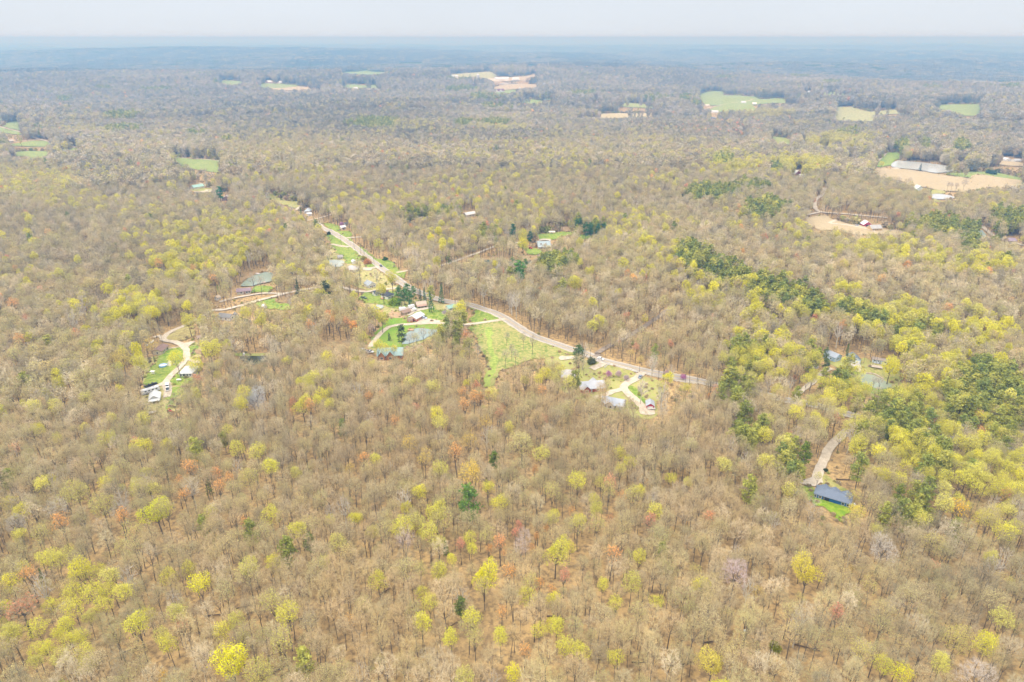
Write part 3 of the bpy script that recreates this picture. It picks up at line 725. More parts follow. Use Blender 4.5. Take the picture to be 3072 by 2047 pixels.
hs('shed', 'small dark roofed outbuilding behind the pink cottage', 'shed', cC((425,212)), cC((462,206)), 3.6, 2.3, .9, 'x', (0.70, 0.70, 0.70), (0.12, 0.12, 0.13), [], [('f', .5, 1.0, 1.9, (0.3, 0.3, 0.3))])
hs('shed', 'grey roofed garden shed beside the pale round pond', 'shed', cC((310,775)), cC((385,765)), 4.4, 2.4, 1.5, 'x', (0.66, 0.63, 0.56), (0.40, 0.37, 0.36), [('f', .7, 1.4, .8, .8)], [('f', .3, 1.2, 1.9, (0.5, 0.46, 0.4))])
hs('house', 'house with broad mauve grey hip roof behind the pale pond', 'house', cC((420,985)), cC((610,990)), 9.5, 2.7, 3.0, 'hip', (0.58, 0.55, 0.52), (0.50, 0.47, 0.46), [('f', .3, 1.6, 1, 1.1), ('f', .7, 1.6, 1, 1.1)], [('f', .5, .9, 2.1, (0.3, 0.2, 0.15))], vis=0.5)
hs('garage', 'small white garage near the road lawn', 'garage', cC((548,850)), cC((605,843)), 4.6, 2.5, 1.2, 'y', WHITE, (0.62, 0.64, 0.68), [], [('f', .5, 2.4, 2.0, (0.72, 0.72, 0.7))])
hs('house', 'white walled house with blue grey roof above the curving gravel lane', 'house', cC((820,1268)), cC((942,1240)), 8.5, 2.8, 2.2, 'y', (0.72, 0.70, 0.66), (0.38, 0.41, 0.43), [('f', .3, 1.6, 1, 1.1), ('f', .75, 1.6, 1, 1.1), ('r', .5, 1.6, 1, 1.1)], [('f', .5, .9, 2.1, (0.3, 0.18, 0.12))])
hs('house', 'long low white house with charcoal roof beside the pines', 'house', cC((925,1408)), cC((1090,1375)), 6.0, 2.7, 1.7, 'x', WHITE, R_DARK, [('f', .2, 1.6, 1, 1.1), ('f', .55, 1.6, 1, 1.1), ('f', .85, 1.6, 1, 1.1), ('l', .5, 1.5, 1, 1.0)], [('f', .38, .9, 2.1, (0.2, 0.16, 0.14))])
hs('house', 'white two storey house with charcoal hip roof beside the low white house', 'house', cC((1138,1460)), cC((1250,1415)), 7.4, 3.2, 2.4, 'hip', WHITE, R_DARK, [('f', .22, 1.6, 1.1, 1.2), ('f', .66, 1.6, 1.1, 1.2), ('l', .5, 1.6, 1, 1.1)], [('f', .44, .9, 2.1, (0.3, 0.3, 0.3))], chimney=(.5, .5))
hs('cabin', 'brown log cabin with tan gable roof in front of the tall pines', 'cabin', cD((960,478)), cD((1118,458)), 6.0, 2.5, 1.9, 'x', (0.34, 0.15, 0.075), (0.52, 0.42, 0.33), [('f', .45, 1.5, 1.2, 1.1), ('f', .72, 1.5, 1, 1.1)], [('f', .2, 1, 2.1, (0.05, 0.04, 0.04))], porch='f', porch_col=(0.42, 0.27, 0.2))
hs('barn', 'low open barn with rusty brown roof on the dirt yard', 'barn', cD((735,600)), cD((858,566)), 5.0, 2.4, 1.3, 'x', (0.52, 0.40, 0.28), (0.30, 0.20, 0.15), [], [('l', .5, 1.8, 2.0, (0.03, 0.03, 0.03)), ('f', .7, 1.6, 1.8, (0.25, 0.16, 0.1))])  # near-black slab on the end wall paints the dark inside of the open barn
hs('barn', 'long pole barn with bright white roof and orange doors', 'barn', cD((950,707)), cD((1084,632)), 7.4, 2.8, 1.5, 'x', (0.66, 0.50, 0.38), R_WHITE, [], [('f', .14, 2.2, 2.3, (0.50, 0.22, 0.10)), ('f', .4, 2.2, 2.3, (0.50, 0.22, 0.10)), ('f', .66, 2.2, 2.3, (0.50, 0.22, 0.10)), ('f', .88, 1.0, 2.1, (0.7, 0.68, 0.65))], metal=True)
hs('shed', 'little brown gambrel shed against the white roofed pole barn', 'shed', cD((792,712)), cD((880,718)), 3.2, 1.7, 1.1, 'gambrel', (0.50, 0.24, 0.12), (0.28, 0.19, 0.15), [('f', .4, 1.2, .6, .6)], [('f', .7, 1.0, 1.6, (0.45, 0.2, 0.1))])
hs('house', 'pale green roofed cottage behind the big evergreen by the road', 'house', cD((1490,528)), cD((1620,500)), 5.0, 2.4, 1.6, 'x', (0.66, 0.64, 0.56), R_GREEN, [('f', .3, 1.5, 1, 1)], [('f', .6, .9, 2, (0.4, 0.3, 0.25))])
hs('shed', 'tiny grey shed left of the green roofed cottage', 'shed', cD((1405,588)), cD((1450,575)), 2.6, 2.0, .8, 'x', (0.62, 0.56, 0.50), (0.24, 0.2, 0.2), [], [('f', .5, .9, 1.7, (0.5, 0.4, 0.34))])
hs('log_house', 'log house with green metal roof, stone chimney and three front gables', 'house', cD((296,1345)), cD((720,1335)), 9.5, 3.2, 3.4, 'x', LOG, (0.30, 0.42, 0.40), [('f', .3, 1.7, .9, 1.3), ('f', .93, 1.7, .9, 1.3), ('r', .5, 2.6, .8, 1.4)], [('f', .65, 1.0, 2.2, (0.05, 0.04, 0.05))], fgables=[(.17, 4.6, 3.0), (.52, 5.2, 3.2)], chimney=(.70, .62), chimney_col=(0.6, 0.56, 0.5), metal=True)
hs('house', 'red brick house under a white standing seam roof behind bare trees', 'house', cE((345,900)), cE((755,868)), 9.5, 2.8, 2.6, 'x', (0.40, 0.12, 0.08), (0.44, 0.45, 0.48), [('f', .2, 1.6, 1.2, 1.2), ('f', .72, 1.6, 1.2, 1.2), ('f', .9, 1.6, 1.2, 1.2)], [('f', .45, 1.0, 2.1, (0.6, 0.57, 0.52))], metal=True, gables=[.68], fgables=[(.24, 4.6, 2.2)], vis=0.5)
hs('house', 'pale weathered house roof hidden behind bare trees above the brick house', 'house', cE((20,690)), cE((250,700)), 10.0, 2.8, 3.0, 'hip', (0.55, 0.52, 0.47), (0.56, 0.53, 0.50), [('f', .4, 1.6, 1, 1.1)], [('f', .6, .9, 2.1, (0.4, 0.35, 0.3))], vis=0.5)
hs('barn', 'grey metal roofed barn below the red brick house', 'barn', cE((690,1120)), cE((1050,1190)), 8.0, 2.7, 2.4, 'x', (0.55, 0.53, 0.48), SILVER, [('f', .3, 1.5, 1, 1)], [('f', .6, 2.4, 2.3, (0.35, 0.33, 0.3))], metal=True, fgables=[(.42, 5.0, 2.1)], vis=0.5)
hs('garage', 'red garage with silver metal roof at the end of the gravel drive', 'garage', cE((1452,1165)), cE((1578,1172)), 5.6, 2.5, 1.4, 'y', RED, SILVER, [('f', .2, 1.5, .6, .8)], [('f', .6, 2.0, 2.0, (0.80, 0.78, 0.76))], metal=True)
hs('house', 'light blue house with grey gable roof in the woods by the redbud', 'house', cF((915,492)), cF((1030,450)), 9.0, 3.4, 1.8, 'y', PALEBLUE, (0.33, 0.37, 0.42), [('f', .3, 2.0, .8, 1.6), ('f', .55, 2.0, .8, 1.6), ('f', .8, 2.0, .8, 1.6), ('l', .35, 1.7, 1, 1.1), ('l', .7, 1.7, 1, 1.1)], [('f', .1, .9, 2.1, (0.6, 0.6, 0.62))])
hs('garage', 'light blue garage with dark grey gable roof and white doors facing the pond', 'garage', cF((1168,516)), cF((1345,525)), 7.6, 2.9, 2.2, 'y', (0.55, 0.64, 0.74), (0.17, 0.20, 0.245), [('f', .45, 3.3, .5, .8), ('f', .55, 3.3, .5, .8)], [('f', .28, 2.7, 2.1, (0.80, 0.79, 0.76)), ('f', .72, 2.7, 2.1, (0.80, 0.79, 0.76))])
hs('mobile_home', 'pale blue mobile home with a wooden deck by the pond clearing', 'mobile home', cF((1545,492)), cF((1782,535)), 3.9, 2.7, .5, 'x', (0.60, 0.70, 0.82), (0.40, 0.33, 0.28), [('f', .18, 1.7, 1.0, .8), ('f', .42, 1.7, .6, .8), ('f', .9, 1.7, 1.0, .8)], [('f', .55, .8, 2.0, (0.25, 0.3, 0.36))])
hs('house', 'grey blue cape house with two dormers above the dark pond', 'house', cH((1200,596)), cH((1405,590)), 8.5, 2.9, 3.6, 'x', (0.40, 0.29, 0.24), (0.37, 0.44, 0.46), [('f', .15, 1.6, 1, 1.2), ('f', .85, 1.6, 1, 1.2), ('f', .65, 1.6, 1, 1.2)], [('f', .35, 1.6, 2.1, (0.08, 0.06, 0.06))], dormers=[.25, .63], porch='f', porch_col=(0.42, 0.46, 0.46))
hs('shed', 'open shed with cream roof on the far green lawn', 'shed', cH((1385,350)), cH((1480,350)), 3.6, 2.1, .9, 'x', (0.50, 0.36, 0.22), (0.74, 0.68, 0.52), [], [('f', .5, 2.4, 1.7, (0.2, 0.13, 0.08))])
hs('pavilion', 'white peaked pavilion with red walls on the sandy clearing', 'pavilion', cR((760,862)), cR((838,862)), 8.0, 2.6, 3.2, 'y', (0.42, 0.05, 0.10), (0.80, 0.76, 0.86), [], [('f', .5, 3.0, 2.2, (0.02, 0.02, 0.06))])
hs('house', 'tan unfinished house beside the white peaked pavilion', 'house', cR((838,908)), cR((940,905)), 9.0, 3.0, 2.8, 'x', (0.60, 0.44, 0.24), (0.42, 0.41, 0.40), [('f', .2, 1.6, 1, 1.2), ('f', .6, 1.6, 1, 1.2)], [('f', .4, 1, 2.1, (0.2, 0.15, 0.1))])
hs('barn', 'dark red barn with steep white roof at the wood edge', 'barn', cR((78,358)), cR((140,352)), 9.0, 3.2, 4.6, 'y', (0.34, 0.09, 0.09), WHITE, [('f', .5, 3, 1, 1)], [('f', .5, 2.6, 2.5, (0.2, 0.1, 0.1))])
hs('garage', 'cream garage beside the steep roofed red barn', 'garage', cR((132,368)), cR((176,368)), 6.0, 3.0, 1.4, 'x', WHITE, (0.70, 0.70, 0.70), [], [('f', .5, 2.4, 2.2, (0.6, 0.55, 0.5))])
hs('greenhouse', 'pale green metal building at the edge of the tan field', 'building', cR((1285,508)), cR((1352,508)), 10.0, 3.4, 3.6, 'y', (0.55, 0.62, 0.60), (0.62, 0.72, 0.68), [], [('f', .5, 2.6, 2.6, (0.45, 0.5, 0.5))], metal=True)
hs('house', 'long brick ranch house beyond the big pale pond', 'house', cR((1230,185)), cR((1320,192)), 8.0, 2.8, 2.2, 'x', (0.42, 0.28, 0.25), (0.36, 0.30, 0.30), [('f', .3, 1.6, 1, 1.1), ('f', .7, 1.6, 1, 1.1)], [('f', .5, .9, 2.1, (0.3, 0.2, 0.2))])
hs('house', 'house with white gable roof beyond the big pale pond', 'house', cR((1440,185)), cR((1505,185)), 9.0, 3.0, 2.6, 'x', (0.60, 0.40, 0.34), WHITE, [('f', .3, 1.6, 1, 1.1)], [('f', .6, 1, 2.1, (0.3, 0.2, 0.2))])
hs('house', 'grey house half hidden by trees at the east end of the pale pond', 'house', cR((1670,212)), cR((1755,212)), 9.0, 3.0, 2.6, 'x', (0.62, 0.58, 0.56), (0.66, 0.63, 0.62), [('f', .3, 1.6, 1, 1.1)], [('f', .6, 1, 2.1, (0.4, 0.3, 0.3))])
hs('barn', 'white round topped machine shed at the far edge of the tan field', 'shed', cR((2165,216)), cR((2230,214)), 12.0, 3.6, 2.6, 'y', WHITE, R_WHITE, [], [('f', .5, 4, 3, (0.6, 0.6, 0.6))], metal=True)
hs('house', 'grey roofed white house next to the round topped machine shed', 'house', cR((2262,222)), cR((2322,220)), 9.0, 3.0, 2.4, 'x', WHITE, (0.45, 0.47, 0.5), [('f', .3, 1.6, 1, 1.1), ('f', .7, 1.6, 1, 1.1)], [('f', .5, 1, 2.1, (0.3, 0.3, 0.3))])
hs('house', 'purple brown house beside the side road and small pond', 'house', cR((2200,1030)), cR((2272,1030)), 7.5, 3.0, 2.2, 'x', (0.36, 0.27, 0.30), (0.32, 0.25, 0.31), [('f', .3, 1.6, 1, 1.1), ('f', .75, 1.6, 1, 1.1)], [('f', .5, 1, 2.1, (0.5, 0.5, 0.5))])
hs('house', 'small white house among trees west of the far road', 'house', cR((612,188)), cR((648,188)), 8.0, 3.0, 2.6, 'y', WHITE, (0.76, 0.76, 0.78), [('f', .5, 1.6, 1, 1.1)], [('f', .2, 1, 2.1, (0.4, 0.4, 0.4))])
hs('house', 'white house behind bright yellow trees north west of the big pond', 'house', cR((305,72)), cR((410,78)), 9.0, 3.0, 2.4, 'x', (0.76, 0.72, 0.74), (0.55, 0.5, 0.52), [('f', .3, 1.6, 1, 1.1), ('f', .7, 1.6, 1, 1.1)], [('f', .5, 1, 2.1, (0.3, 0.2, 0.2))])
hs('barn', 'long white barn on the green ridge pasture', 'barn', cT((1078,420)), cT((1160,422)), 12.0, 4.0, 3.6, 'x', WHITE, R_WHITE, [], [('f', .5, 4, 3, (0.5, 0.5, 0.5))], metal=True)
hs('barn', 'red walled barn with white roof on the green ridge pasture', 'barn', cT((1280,444)), cT((1350,445)), 12.0, 3.6, 4.2, 'x', (0.45, 0.09, 0.07), WHITE, [], [('f', .5, 4, 3, (0.3, 0.1, 0.1))], metal=True)
hs('barn', 'broad white machine shed below the green ridge pasture', 'shed', cT((570,585)), cT((682,585)), 16.0, 4.0, 3.4, 'x', WHITE, R_WHITE, [], [('f', .5, 5, 3.4, (0.6, 0.6, 0.6))], metal=True)
hs('house', 'cream farmhouse by the round dark tree clump on the pasture', 'house', cT((455,472)), cT((522,470)), 9.0, 3.6, 3.0, 'x', (0.72, 0.62, 0.50), (0.74, 0.68, 0.6), [('f', .3, 1.8, 1.2, 1.4), ('f', .7, 1.8, 1.2, 1.4)], [('f', .5, 1.2, 2.2, (0.4, 0.3, 0.25))])
hs('house', 'pale roofed house below the ridge pasture road', 'house', cT((305,612)), cT((400,612)), 10.0, 3.0, 2.4, 'x', (0.68, 0.66, 0.62), (0.72, 0.74, 0.72), [('f', .3, 1.6, 1, 1.1)], [('f', .6, 1, 2.1, (0.4, 0.35, 0.3))])
hs('house', 'dark roofed house under bright green trees below the ridge pasture', 'house', cT((510,690)), cT((605,700)), 10.0, 3.0, 3.0, 'hip', (0.30, 0.30, 0.36), (0.20, 0.22, 0.30), [('f', .3, 1.6, 1, 1.1)], [('f', .6, 1, 2.1, (0.6, 0.6, 0.6))])
hs('house', 'orange roofed cottage below the ridge pasture', 'house', cT((750,738)), cT((800,738)), 8.0, 3.0, 2.4, 'x', (0.55, 0.34, 0.24), (0.62, 0.40, 0.28), [('f', .3, 1.6, 1, 1.1)], [('f', .6, 1, 2.1, (0.3, 0.2, 0.2))])
hs('house', 'pale blue grey house alone in bare woods below the ridge pasture', 'house', cT((1068,1010)), cT((1150,1018)), 9.0, 4.4, 3.0, 'x', (0.62, 0.62, 0.58), (0.58, 0.63, 0.68), [('f', .3, 1.8, 1.2, 1.3), ('f', .7, 1.8, 1.2, 1.3)], [('f', .5, 1.1, 2.2, (0.3, 0.3, 0.3))])
hs('house', 'grey house with purple gable beside the yellow green field', 'house', cT((2130,1100)), cT((2215,1105)), 8.0, 3.4, 3.0, 'x', (0.42, 0.44, 0.50), (0.42, 0.45, 0.52), [('f', .3, 1.6, 1, 1.1), ('f', .7, 1.6, 1, 1.1)], [('f', .5, 1, 2.1, (0.25, 0.2, 0.3))])
hs('barn', 'far white barn with angled roof above the ridge pasture', 'barn', cT((2160,232)), cT((2210,232)), 14.0, 4.6, 4.6, 'x', WHITE, R_WHITE, [], [('f', .5, 4, 3, (0.5, 0.5, 0.5))])
hs('house', 'far white hip roofed house above the ridge pasture', 'house', cT((2250,236)), cT((2312,236)), 14.0, 4.6, 5.0, 'hip', WHITE, R_WHITE, [('f', .5, 2, 2, 2)], [('f', .3, 1.2, 2.4, (0.5, 0.5, 0.5))])
hs('house', 'large white farmhouse with dark maroon roof by the distant tan fields', 'house', cM((1140,525)), cM((1258,520)), 18.0, 8.0, 7.0, 'x', WHITE, (0.20, 0.07, 0.10), [('f', .2, 3, 2, 3), ('f', .8, 3, 2, 3)], [('f', .5, 3, 4, (0.5, 0.5, 0.5))], gables=[.3], fgables=[(.4, 12, 6)])
hs('barn', 'white barn at the edge of the distant tan fields', 'barn', cM((1505,485)), cM((1555,485)), 16.0, 7.0, 5.0, 'y', WHITE, R_WHITE, [], [('f', .5, 5, 5, (0.5, 0.5, 0.5))])
hs('barn', 'longest white poultry house among the distant tan fields', 'barn', cM((1080,300)), cM((1330,300)), 28.0, 7.0, 6.0, 'x', WHITE, R_WHITE, [], [('f', .5, 8, 5, (0.6, 0.6, 0.6))], metal=True)
hs('barn', 'shorter white poultry house east of the longest one in the tan fields', 'barn', cM((1395,308)), cM((1515,308)), 28.0, 8.0, 6.0, 'x', WHITE, R_WHITE, [], [('f', .5, 8, 5, (0.6, 0.6, 0.6))], metal=True)
hs('barn', 'low white shed behind the dark pine block by the tan fields', 'shed', cM((310,256)), cM((430,256)), 24.0, 6.0, 5.0, 'x', WHITE, R_WHITE, [], [('f', .5, 8, 5, (0.6, 0.6, 0.6))])
hs('barn', 'tiny red barn with white roof on the distant green strip', 'barn', cM((695,392)), cM((730,392)), 14.0, 6.0, 5.0, 'x', (0.5, 0.05, 0.06), WHITE, [], [('f', .5, 5, 4, (0.4, 0.1, 0.1))])
hs('barn', 'tiny white shed at the end of the distant green strip', 'shed', cM((885,388)), cM((912,388)), 12.0, 6.0, 4.0, 'x', WHITE, R_WHITE, [], [('f', .5, 4, 4, (0.6, 0.6, 0.6))])
hs('barn', 'long barn with pale green roof and gravel yard in the west woods', 'barn', cI((192,320)), cI((335,296)), 10.0, 3.6, 2.6, 'x', (0.74, 0.68, 0.56), R_GREEN, [], [('f', .2, 3, 2.8, (0.6, 0.56, 0.46)), ('f', .8, 3, 2.8, (0.6, 0.56, 0.46))], metal=True)
hs('house', 'brown house with tan wing south of the green roofed barn', 'house', cI((570,468)), cI((700,462)), 8.0, 3.0, 3.4, 'y', (0.34, 0.22, 0.19), (0.46, 0.40, 0.38), [('f', .3, 1.6, 1, 1.1), ('f', .7, 1.6, 1, 1.1)], [('f', .5, 1, 2.1, (0.1, 0.08, 0.08))], chimney=(.4, .8))
hs('house', 'blue grey roofed house beside the hidden gravel track', 'house', cI((1690,640)), cI((1768,640)), 9.0, 3.0, 3.2, 'hip', (0.55, 0.52, 0.52), (0.45, 0.50, 0.55), [('f', .5, 1.6, 1, 1.1)], [('f', .2, 1, 2.1, (0.3, 0.3, 0.3))])
hs('garage', 'white flat garage in front of the blue grey roofed house', 'garage', cI((1728,672)), cI((1790,668)), 5.0, 2.6, 1.0, 'x', WHITE, (0.74, 0.76, 0.78), [], [('f', .5, 2.4, 2.0, (0.6, 0.6, 0.6))])
hs('house', 'cream farmhouse at the edge of the western green pasture', 'house', cL((165,552)), cL((238,545)), 9.0, 3.0, 2.6, 'x', (0.70, 0.62, 0.50), (0.62, 0.55, 0.48), [('f', .3, 1.6, 1, 1.1), ('f', .7, 1.6, 1, 1.1)], [('f', .5, 1, 2.1, (0.3, 0.2, 0.2))])
hs('house', 'white house hidden in woods south of the western pasture', 'house', cL((1950,985)), cL((2045,985)), 10.0, 3.2, 3.4, 'hip', (0.70, 0.66, 0.64), (0.66, 0.64, 0.66), [('f', .4, 1.6, 1, 1.1)], [('f', .7, 1, 2.1, (0.4, 0.3, 0.3))], vis=0)
hs('house', 'tan roofed house in woods south east of the western pasture', 'house', cL((2130,1092)), cL((2250,1090)), 10.0, 3.0, 2.6, 'x', (0.66, 0.58, 0.46), (0.64, 0.56, 0.44), [('f', .4, 1.6, 1, 1.1)], [('f', .7, 1, 2.1, (0.4, 0.3, 0.3))], vis=0)
hs('house', 'pale stone house between bare trees at the far middle', 'house', q2((2075,1098)), q2((2170,1092)), 11.0, 3.4, 3.4, 'hip', (0.56, 0.54, 0.53), (0.50, 0.50, 0.52), [('f', .4, 1.6, 1, 1.1)], [('f', .7, 1, 2.1, (0.3, 0.3, 0.3))], vis=0)
hs('house', 'white house beside the dark pines on the middle track', 'house', q2((862,1500)), q2((930,1488)), 8.0, 2.8, 2.2, 'x', (0.74, 0.66, 0.54), (0.72, 0.70, 0.68), [('f', .4, 1.6, 1, 1.1)], [('f', .7, 1, 2.1, (0.3, 0.3, 0.3))])
hs('house', 'brown roofed house near the far row of yellow green trees', 'house', q2((1742,718)), q2((1785,716)), 12.0, 4.0, 4.0, 'x', (0.6, 0.45, 0.42), (0.5, 0.35, 0.33), [('f', .5, 2, 1.6, 1.6)], [('f', .2, 1.4, 2.4, (0.4, 0.3, 0.3))])
hs('house', 'white house on the farthest green field edge', 'house', q1((1850,577)), q1((1880,575)), 16.0, 6.0, 6.0, 'x', (0.74, 0.55, 0.52), WHITE, [('f', .5, 2, 2, 2)], [('f', .3, 1.6, 3, (0.4, 0.3, 0.3))])
hs('house', 'second white house by the farthest green field, the smaller one', 'house', q1((1930,578)), q1((1952,577)), 12.0, 5.0, 5.0, 'x', WHITE, WHITE, [('f', .5, 2, 2, 2)], [('f', .3, 1.6, 3, (0.4, 0.3, 0.3))])
hs('house', 'small pale house by the western end of the central hazy fields', 'house', q2((92,620)), q2((118,618)), 14.0, 5.0, 5.0, 'x', WHITE, R_PALE, [('f', .5, 2, 2, 2)], [('f', .3, 1.6, 3, (0.4, 0.3, 0.3))])
# ---------------------------------------------------------------- level the ponds and the building plots
def ring_world(pts):
    return unproject([p[0] for p in pts], [p[1] for p in pts])

POND_LEVEL = []
for col, pts, clear in PONDS:
    w = ring_world(pts)
    lev = float(np.median(base_height(w[:, 0], w[:, 1])))
    poly = unproject_plane([p[0] for p in pts], [p[1] for p in pts], lev)
    dist = float(np.hypot(*poly.mean(0)))
    FLAT.append((poly, 3.0 + dist * 0.004, 30 + dist * 0.02, lev - 0.4))
    POND_LEVEL.append((lev, poly))


def house_frame(h):
    w = unproject([h['p1'][0], h['p2'][0]], [h['p1'][1], h['p2'][1]], hf=base_height)
    p, q = w
    L = float(np.hypot(*(q - p))); ang = math.atan2(q[1] - p[1], q[0] - p[0])
    D = h['depth']
    ux, uy = math.cos(ang), math.sin(ang)
    poly = np.array([p, p + L * np.array([ux, uy]), p + L * np.array([ux, uy]) + D * np.array([-uy, ux]), p + D * np.array([-uy, ux])])
    c = poly.mean(0); lev = float(base_height(c[0], c[1]))
    # keep the wall foot where the photograph shows it
    p2 = unproject_plane(*h['p1'], lev); q2 = unproject_plane(*h['p2'], lev)
    p, q = p2.ravel(), q2.ravel()
    L = float(np.hypot(*(q - p))); ang = math.atan2(q[1] - p[1], q[0] - p[0]); ux, uy = math.cos(ang), math.sin(ang)
    poly = np.array([p, q, q + D * np.array([-uy, ux]), p + D * np.array([-uy, ux])])
    return p, ang, L, lev, poly

for h in HOUSES:
    h['frame'] = house_frame(h)
    p, ang, L, lev, poly = h['frame']
    # a pad: level under the building and a little beyond
    if all(np.hypot(*(poly.mean(0) - pp.mean(0))) > 30 for pp, *_ in FLAT):
        FLAT.append((poly, 3.0, 16 + 0.01 * np.hypot(*p), lev))
    else:
        h['frame'] = (p, ang, L, float(height(*poly.mean(0))[0]), poly)


# ---------------------------------------------------------------- ground
def polar_sheet(name, r0, r1, step, front=50, fine=0.19, zf=height, mats=(), back=True):
    nr = int(math.log(r1 / r0) / math.log(1 + step)) + 1
    r = r0 * (r1 / r0) ** (np.arange(nr) / (nr - 1))
    a = list(np.arange(-front, front + 1e-6, fine))
    if back: a += list(np.arange(front + 6, 360 - front - 1, 6.0))
    a = np.radians(a); na = len(a)
    X = (r[:, None] * np.sin(a)[None]).ravel(); Y = (r[:, None] * np.cos(a)[None]).ravel()
    Z = zf(X, Y)
    me = bpy.data.meshes.new(name)
    co = np.stack([X, Y, Z], 1)
    i, j = np.meshgrid(np.arange(nr - 1), np.arange(na if back else na - 1), indexing='ij')
    j2 = (j + 1) % na
    q = np.stack([i * na + j, (i + 1) * na + j, (i + 1) * na + j2, i * na + j2], -1).reshape(-1, 4)[:, ::-1]
    if back:   # close the centre
        extra = 0
    me.vertices.add(len(co)); me.vertices.foreach_set('co', co.ravel())
    me.loops.add(q.size); me.loops.foreach_set('vertex_index', q.ravel().astype(np.int32))
    me.polygons.add(len(q)); me.polygons.foreach_set('loop_start', np.arange(0, q.size, 4, dtype=np.int32))
    me.polygons.foreach_set('use_smooth', np.ones(len(q), bool))
    me.update(calc_edges=True)
    for m in mats: me.materials.append(m)
    return link(bpy.data.objects.new(name, me))

def layered(name, cols, scales, rough=0.95, bump=0.0, bump_scale=2.0):
    """ground cover: several colours blended by noises of different size"""
    m, n, l = new_mat(name)
    o = n.new('ShaderNodeOutputMaterial'); p = n.new('ShaderNodeBsdfPrincipled')
    p.inputs['Roughness'].default_value = rough; p.inputs['Specular IOR Level'].default_value = 0.15
    g = n.new('ShaderNodeNewGeometry')
    last = None
    for c, s in zip(cols[1:], scales):
        t = n.new('ShaderNodeTexNoise'); t.inputs['Scale'].default_value = s; t.inputs['Detail'].default_value = 5; t.inputs['Roughness'].default_value = 0.6
        mr = n.new('ShaderNodeMapRange'); mr.inputs[1].default_value = 0.42; mr.inputs[2].default_value = 0.62
        mx = n.new('ShaderNodeMix'); mx.data_type = 'RGBA'
        l.new(g.outputs['Position'], t.inputs['Vector']); l.new(t.outputs[0], mr.inputs[0]); l.new(mr.outputs[0], mx.inputs[0])
        if last is None: mx.inputs[6].default_value = (*cols[0], 1)
        else: l.new(last, mx.inputs[6])
        mx.inputs[7].default_value = (*c, 1)
        last = mx.outputs[2]
    l.new(last, p.inputs['Base Color'])
    if bump:
        t = n.new('ShaderNodeTexNoise'); t.inputs['Scale'].default_value = bump_scale; t.inputs['Detail'].default_value = 6
        b = n.new('ShaderNodeBump'); b.inputs['Strength'].default_value = bump; b.inputs['Distance'].default_value = 0.5
        l.new(g.outputs['Position'], t.inputs['Vector']); l.new(t.outputs[0], b.inputs['Height']); l.new(b.outputs[0], p.inputs['Normal'])
    l.new(p.outputs[0], o.inputs[0])
    return m

M_LITTER = layered('leaf_litter', [(0.47, 0.32, 0.14), (0.34, 0.235, 0.108), (0.55, 0.375, 0.165), (0.24, 0.165, 0.085)], [0.02, 0.09, 0.5], bump=0.5)


ground = polar_sheet('ground', 30, 62000, 0.0115, mats=[M_LITTER]); tag(ground, kind='structure')
# ---------------------------------------------------------------- draped sheets, ponds, roads
def dense_ring(poly, step, rg, wob):
    out = []
    n = len(poly)
    for i in range(n):
        p0, p1, p2, p3 = poly[i - 1], poly[i], poly[(i + 1) % n], poly[(i + 2) % n]
        L = np.hypot(*(p2 - p1)); k = max(1, int(L / step))
        for q in range(k):
            t = q / k
            c = 0.5 * (2 * p1 + (p2 - p0) * t + (2 * p0 - 5 * p1 + 4 * p2 - p3) * t * t + (3 * p1 - p0 - 3 * p2 + p3) * t ** 3)
            out.append(c + rg.normal(size=2) * wob)
    return np.array(out)

def area_mesh(name, poly, zf, step, mats, thick=0.0):
    lo, hi = poly.min(0), poly.max(0)
    gx, gy = np.meshgrid(np.arange(lo[0], hi[0], step), np.arange(lo[1], hi[1], step))
    g = np.stack([gx.ravel(), gy.ravel()], 1) + np.random.default_rng(1).normal(size=(gx.size, 2)) * step * 0.15
    if len(g): g = g[poly_dist(g[:, 0], g[:, 1], poly) < -step * 0.5]
    pts = [Vector(p) for p in np.concatenate([poly, g])] if len(g) else [Vector(p) for p in poly]
    vs, es, fs, *_ = geometry.delaunay_2d_cdt(pts, [], [list(range(len(poly)))], 1, 1e-4)
    xy = np.array([(v.x, v.y) for v in vs])
    z = zf(xy[:, 0], xy[:, 1])
    fs2 = []
    for f in fs:
        a, b, c = xy[f[0]], xy[f[1]], xy[f[2]]
        fs2.append(tuple(f) if (b[0]-a[0])*(c[1]-a[1])-(b[1]-a[1])*(c[0]-a[0]) > 0 else tuple(f)[::-1])
    return mesh_from(name, np.column_stack([xy, z]), fs2, mats, smooth=True)

EDGE_N = []
EDGES = []     # outlines of the open ground, for the brush that grows along them
MASKS = []     # outlines in the photograph that no tree crown may cover
LIFT = lambda d: 0.22 + 0.0006 * d
_mats = {}
for name, c1, c2, pts, clear in SHEETS:
    w = ring_world(pts)
    d = float(np.hypot(*w.mean(0)))
    step = max(2.0, d * 0.008)
    poly = dense_ring(w, step, rng, step * 0.24)
    key = (c1, c2)
    if key not in _mats:
        mid = tuple((a + b) / 2 for a, b in zip(c1, c2))
        _mats[key] = layered(name + '_ground', [c1, c2, mid, tuple(x * 0.75 for x in c1), tuple(min(1, x * 1.15) for x in c2)], [0.017, 0.055, 0.15, 0.5])
    nth = len(EDGE_N); EDGE_N.append(1)
    lift = LIFT(d) * (1.3 if name in ('meadow_track', 'garden_bed') else 0.55 if name == 'yard_grass' else 1) + 0.0045 * (nth % 16)
    me = area_mesh(name, poly, lambda x, y: height(x, y) + lift, step * 1.3, [_mats[key]])
    tag(link(bpy.data.objects.new(name, me)), kind='structure')
    if clear: MASKS.append(pts)
    if name not in ('meadow_track', 'yard_grass'): EDGES.append(poly)

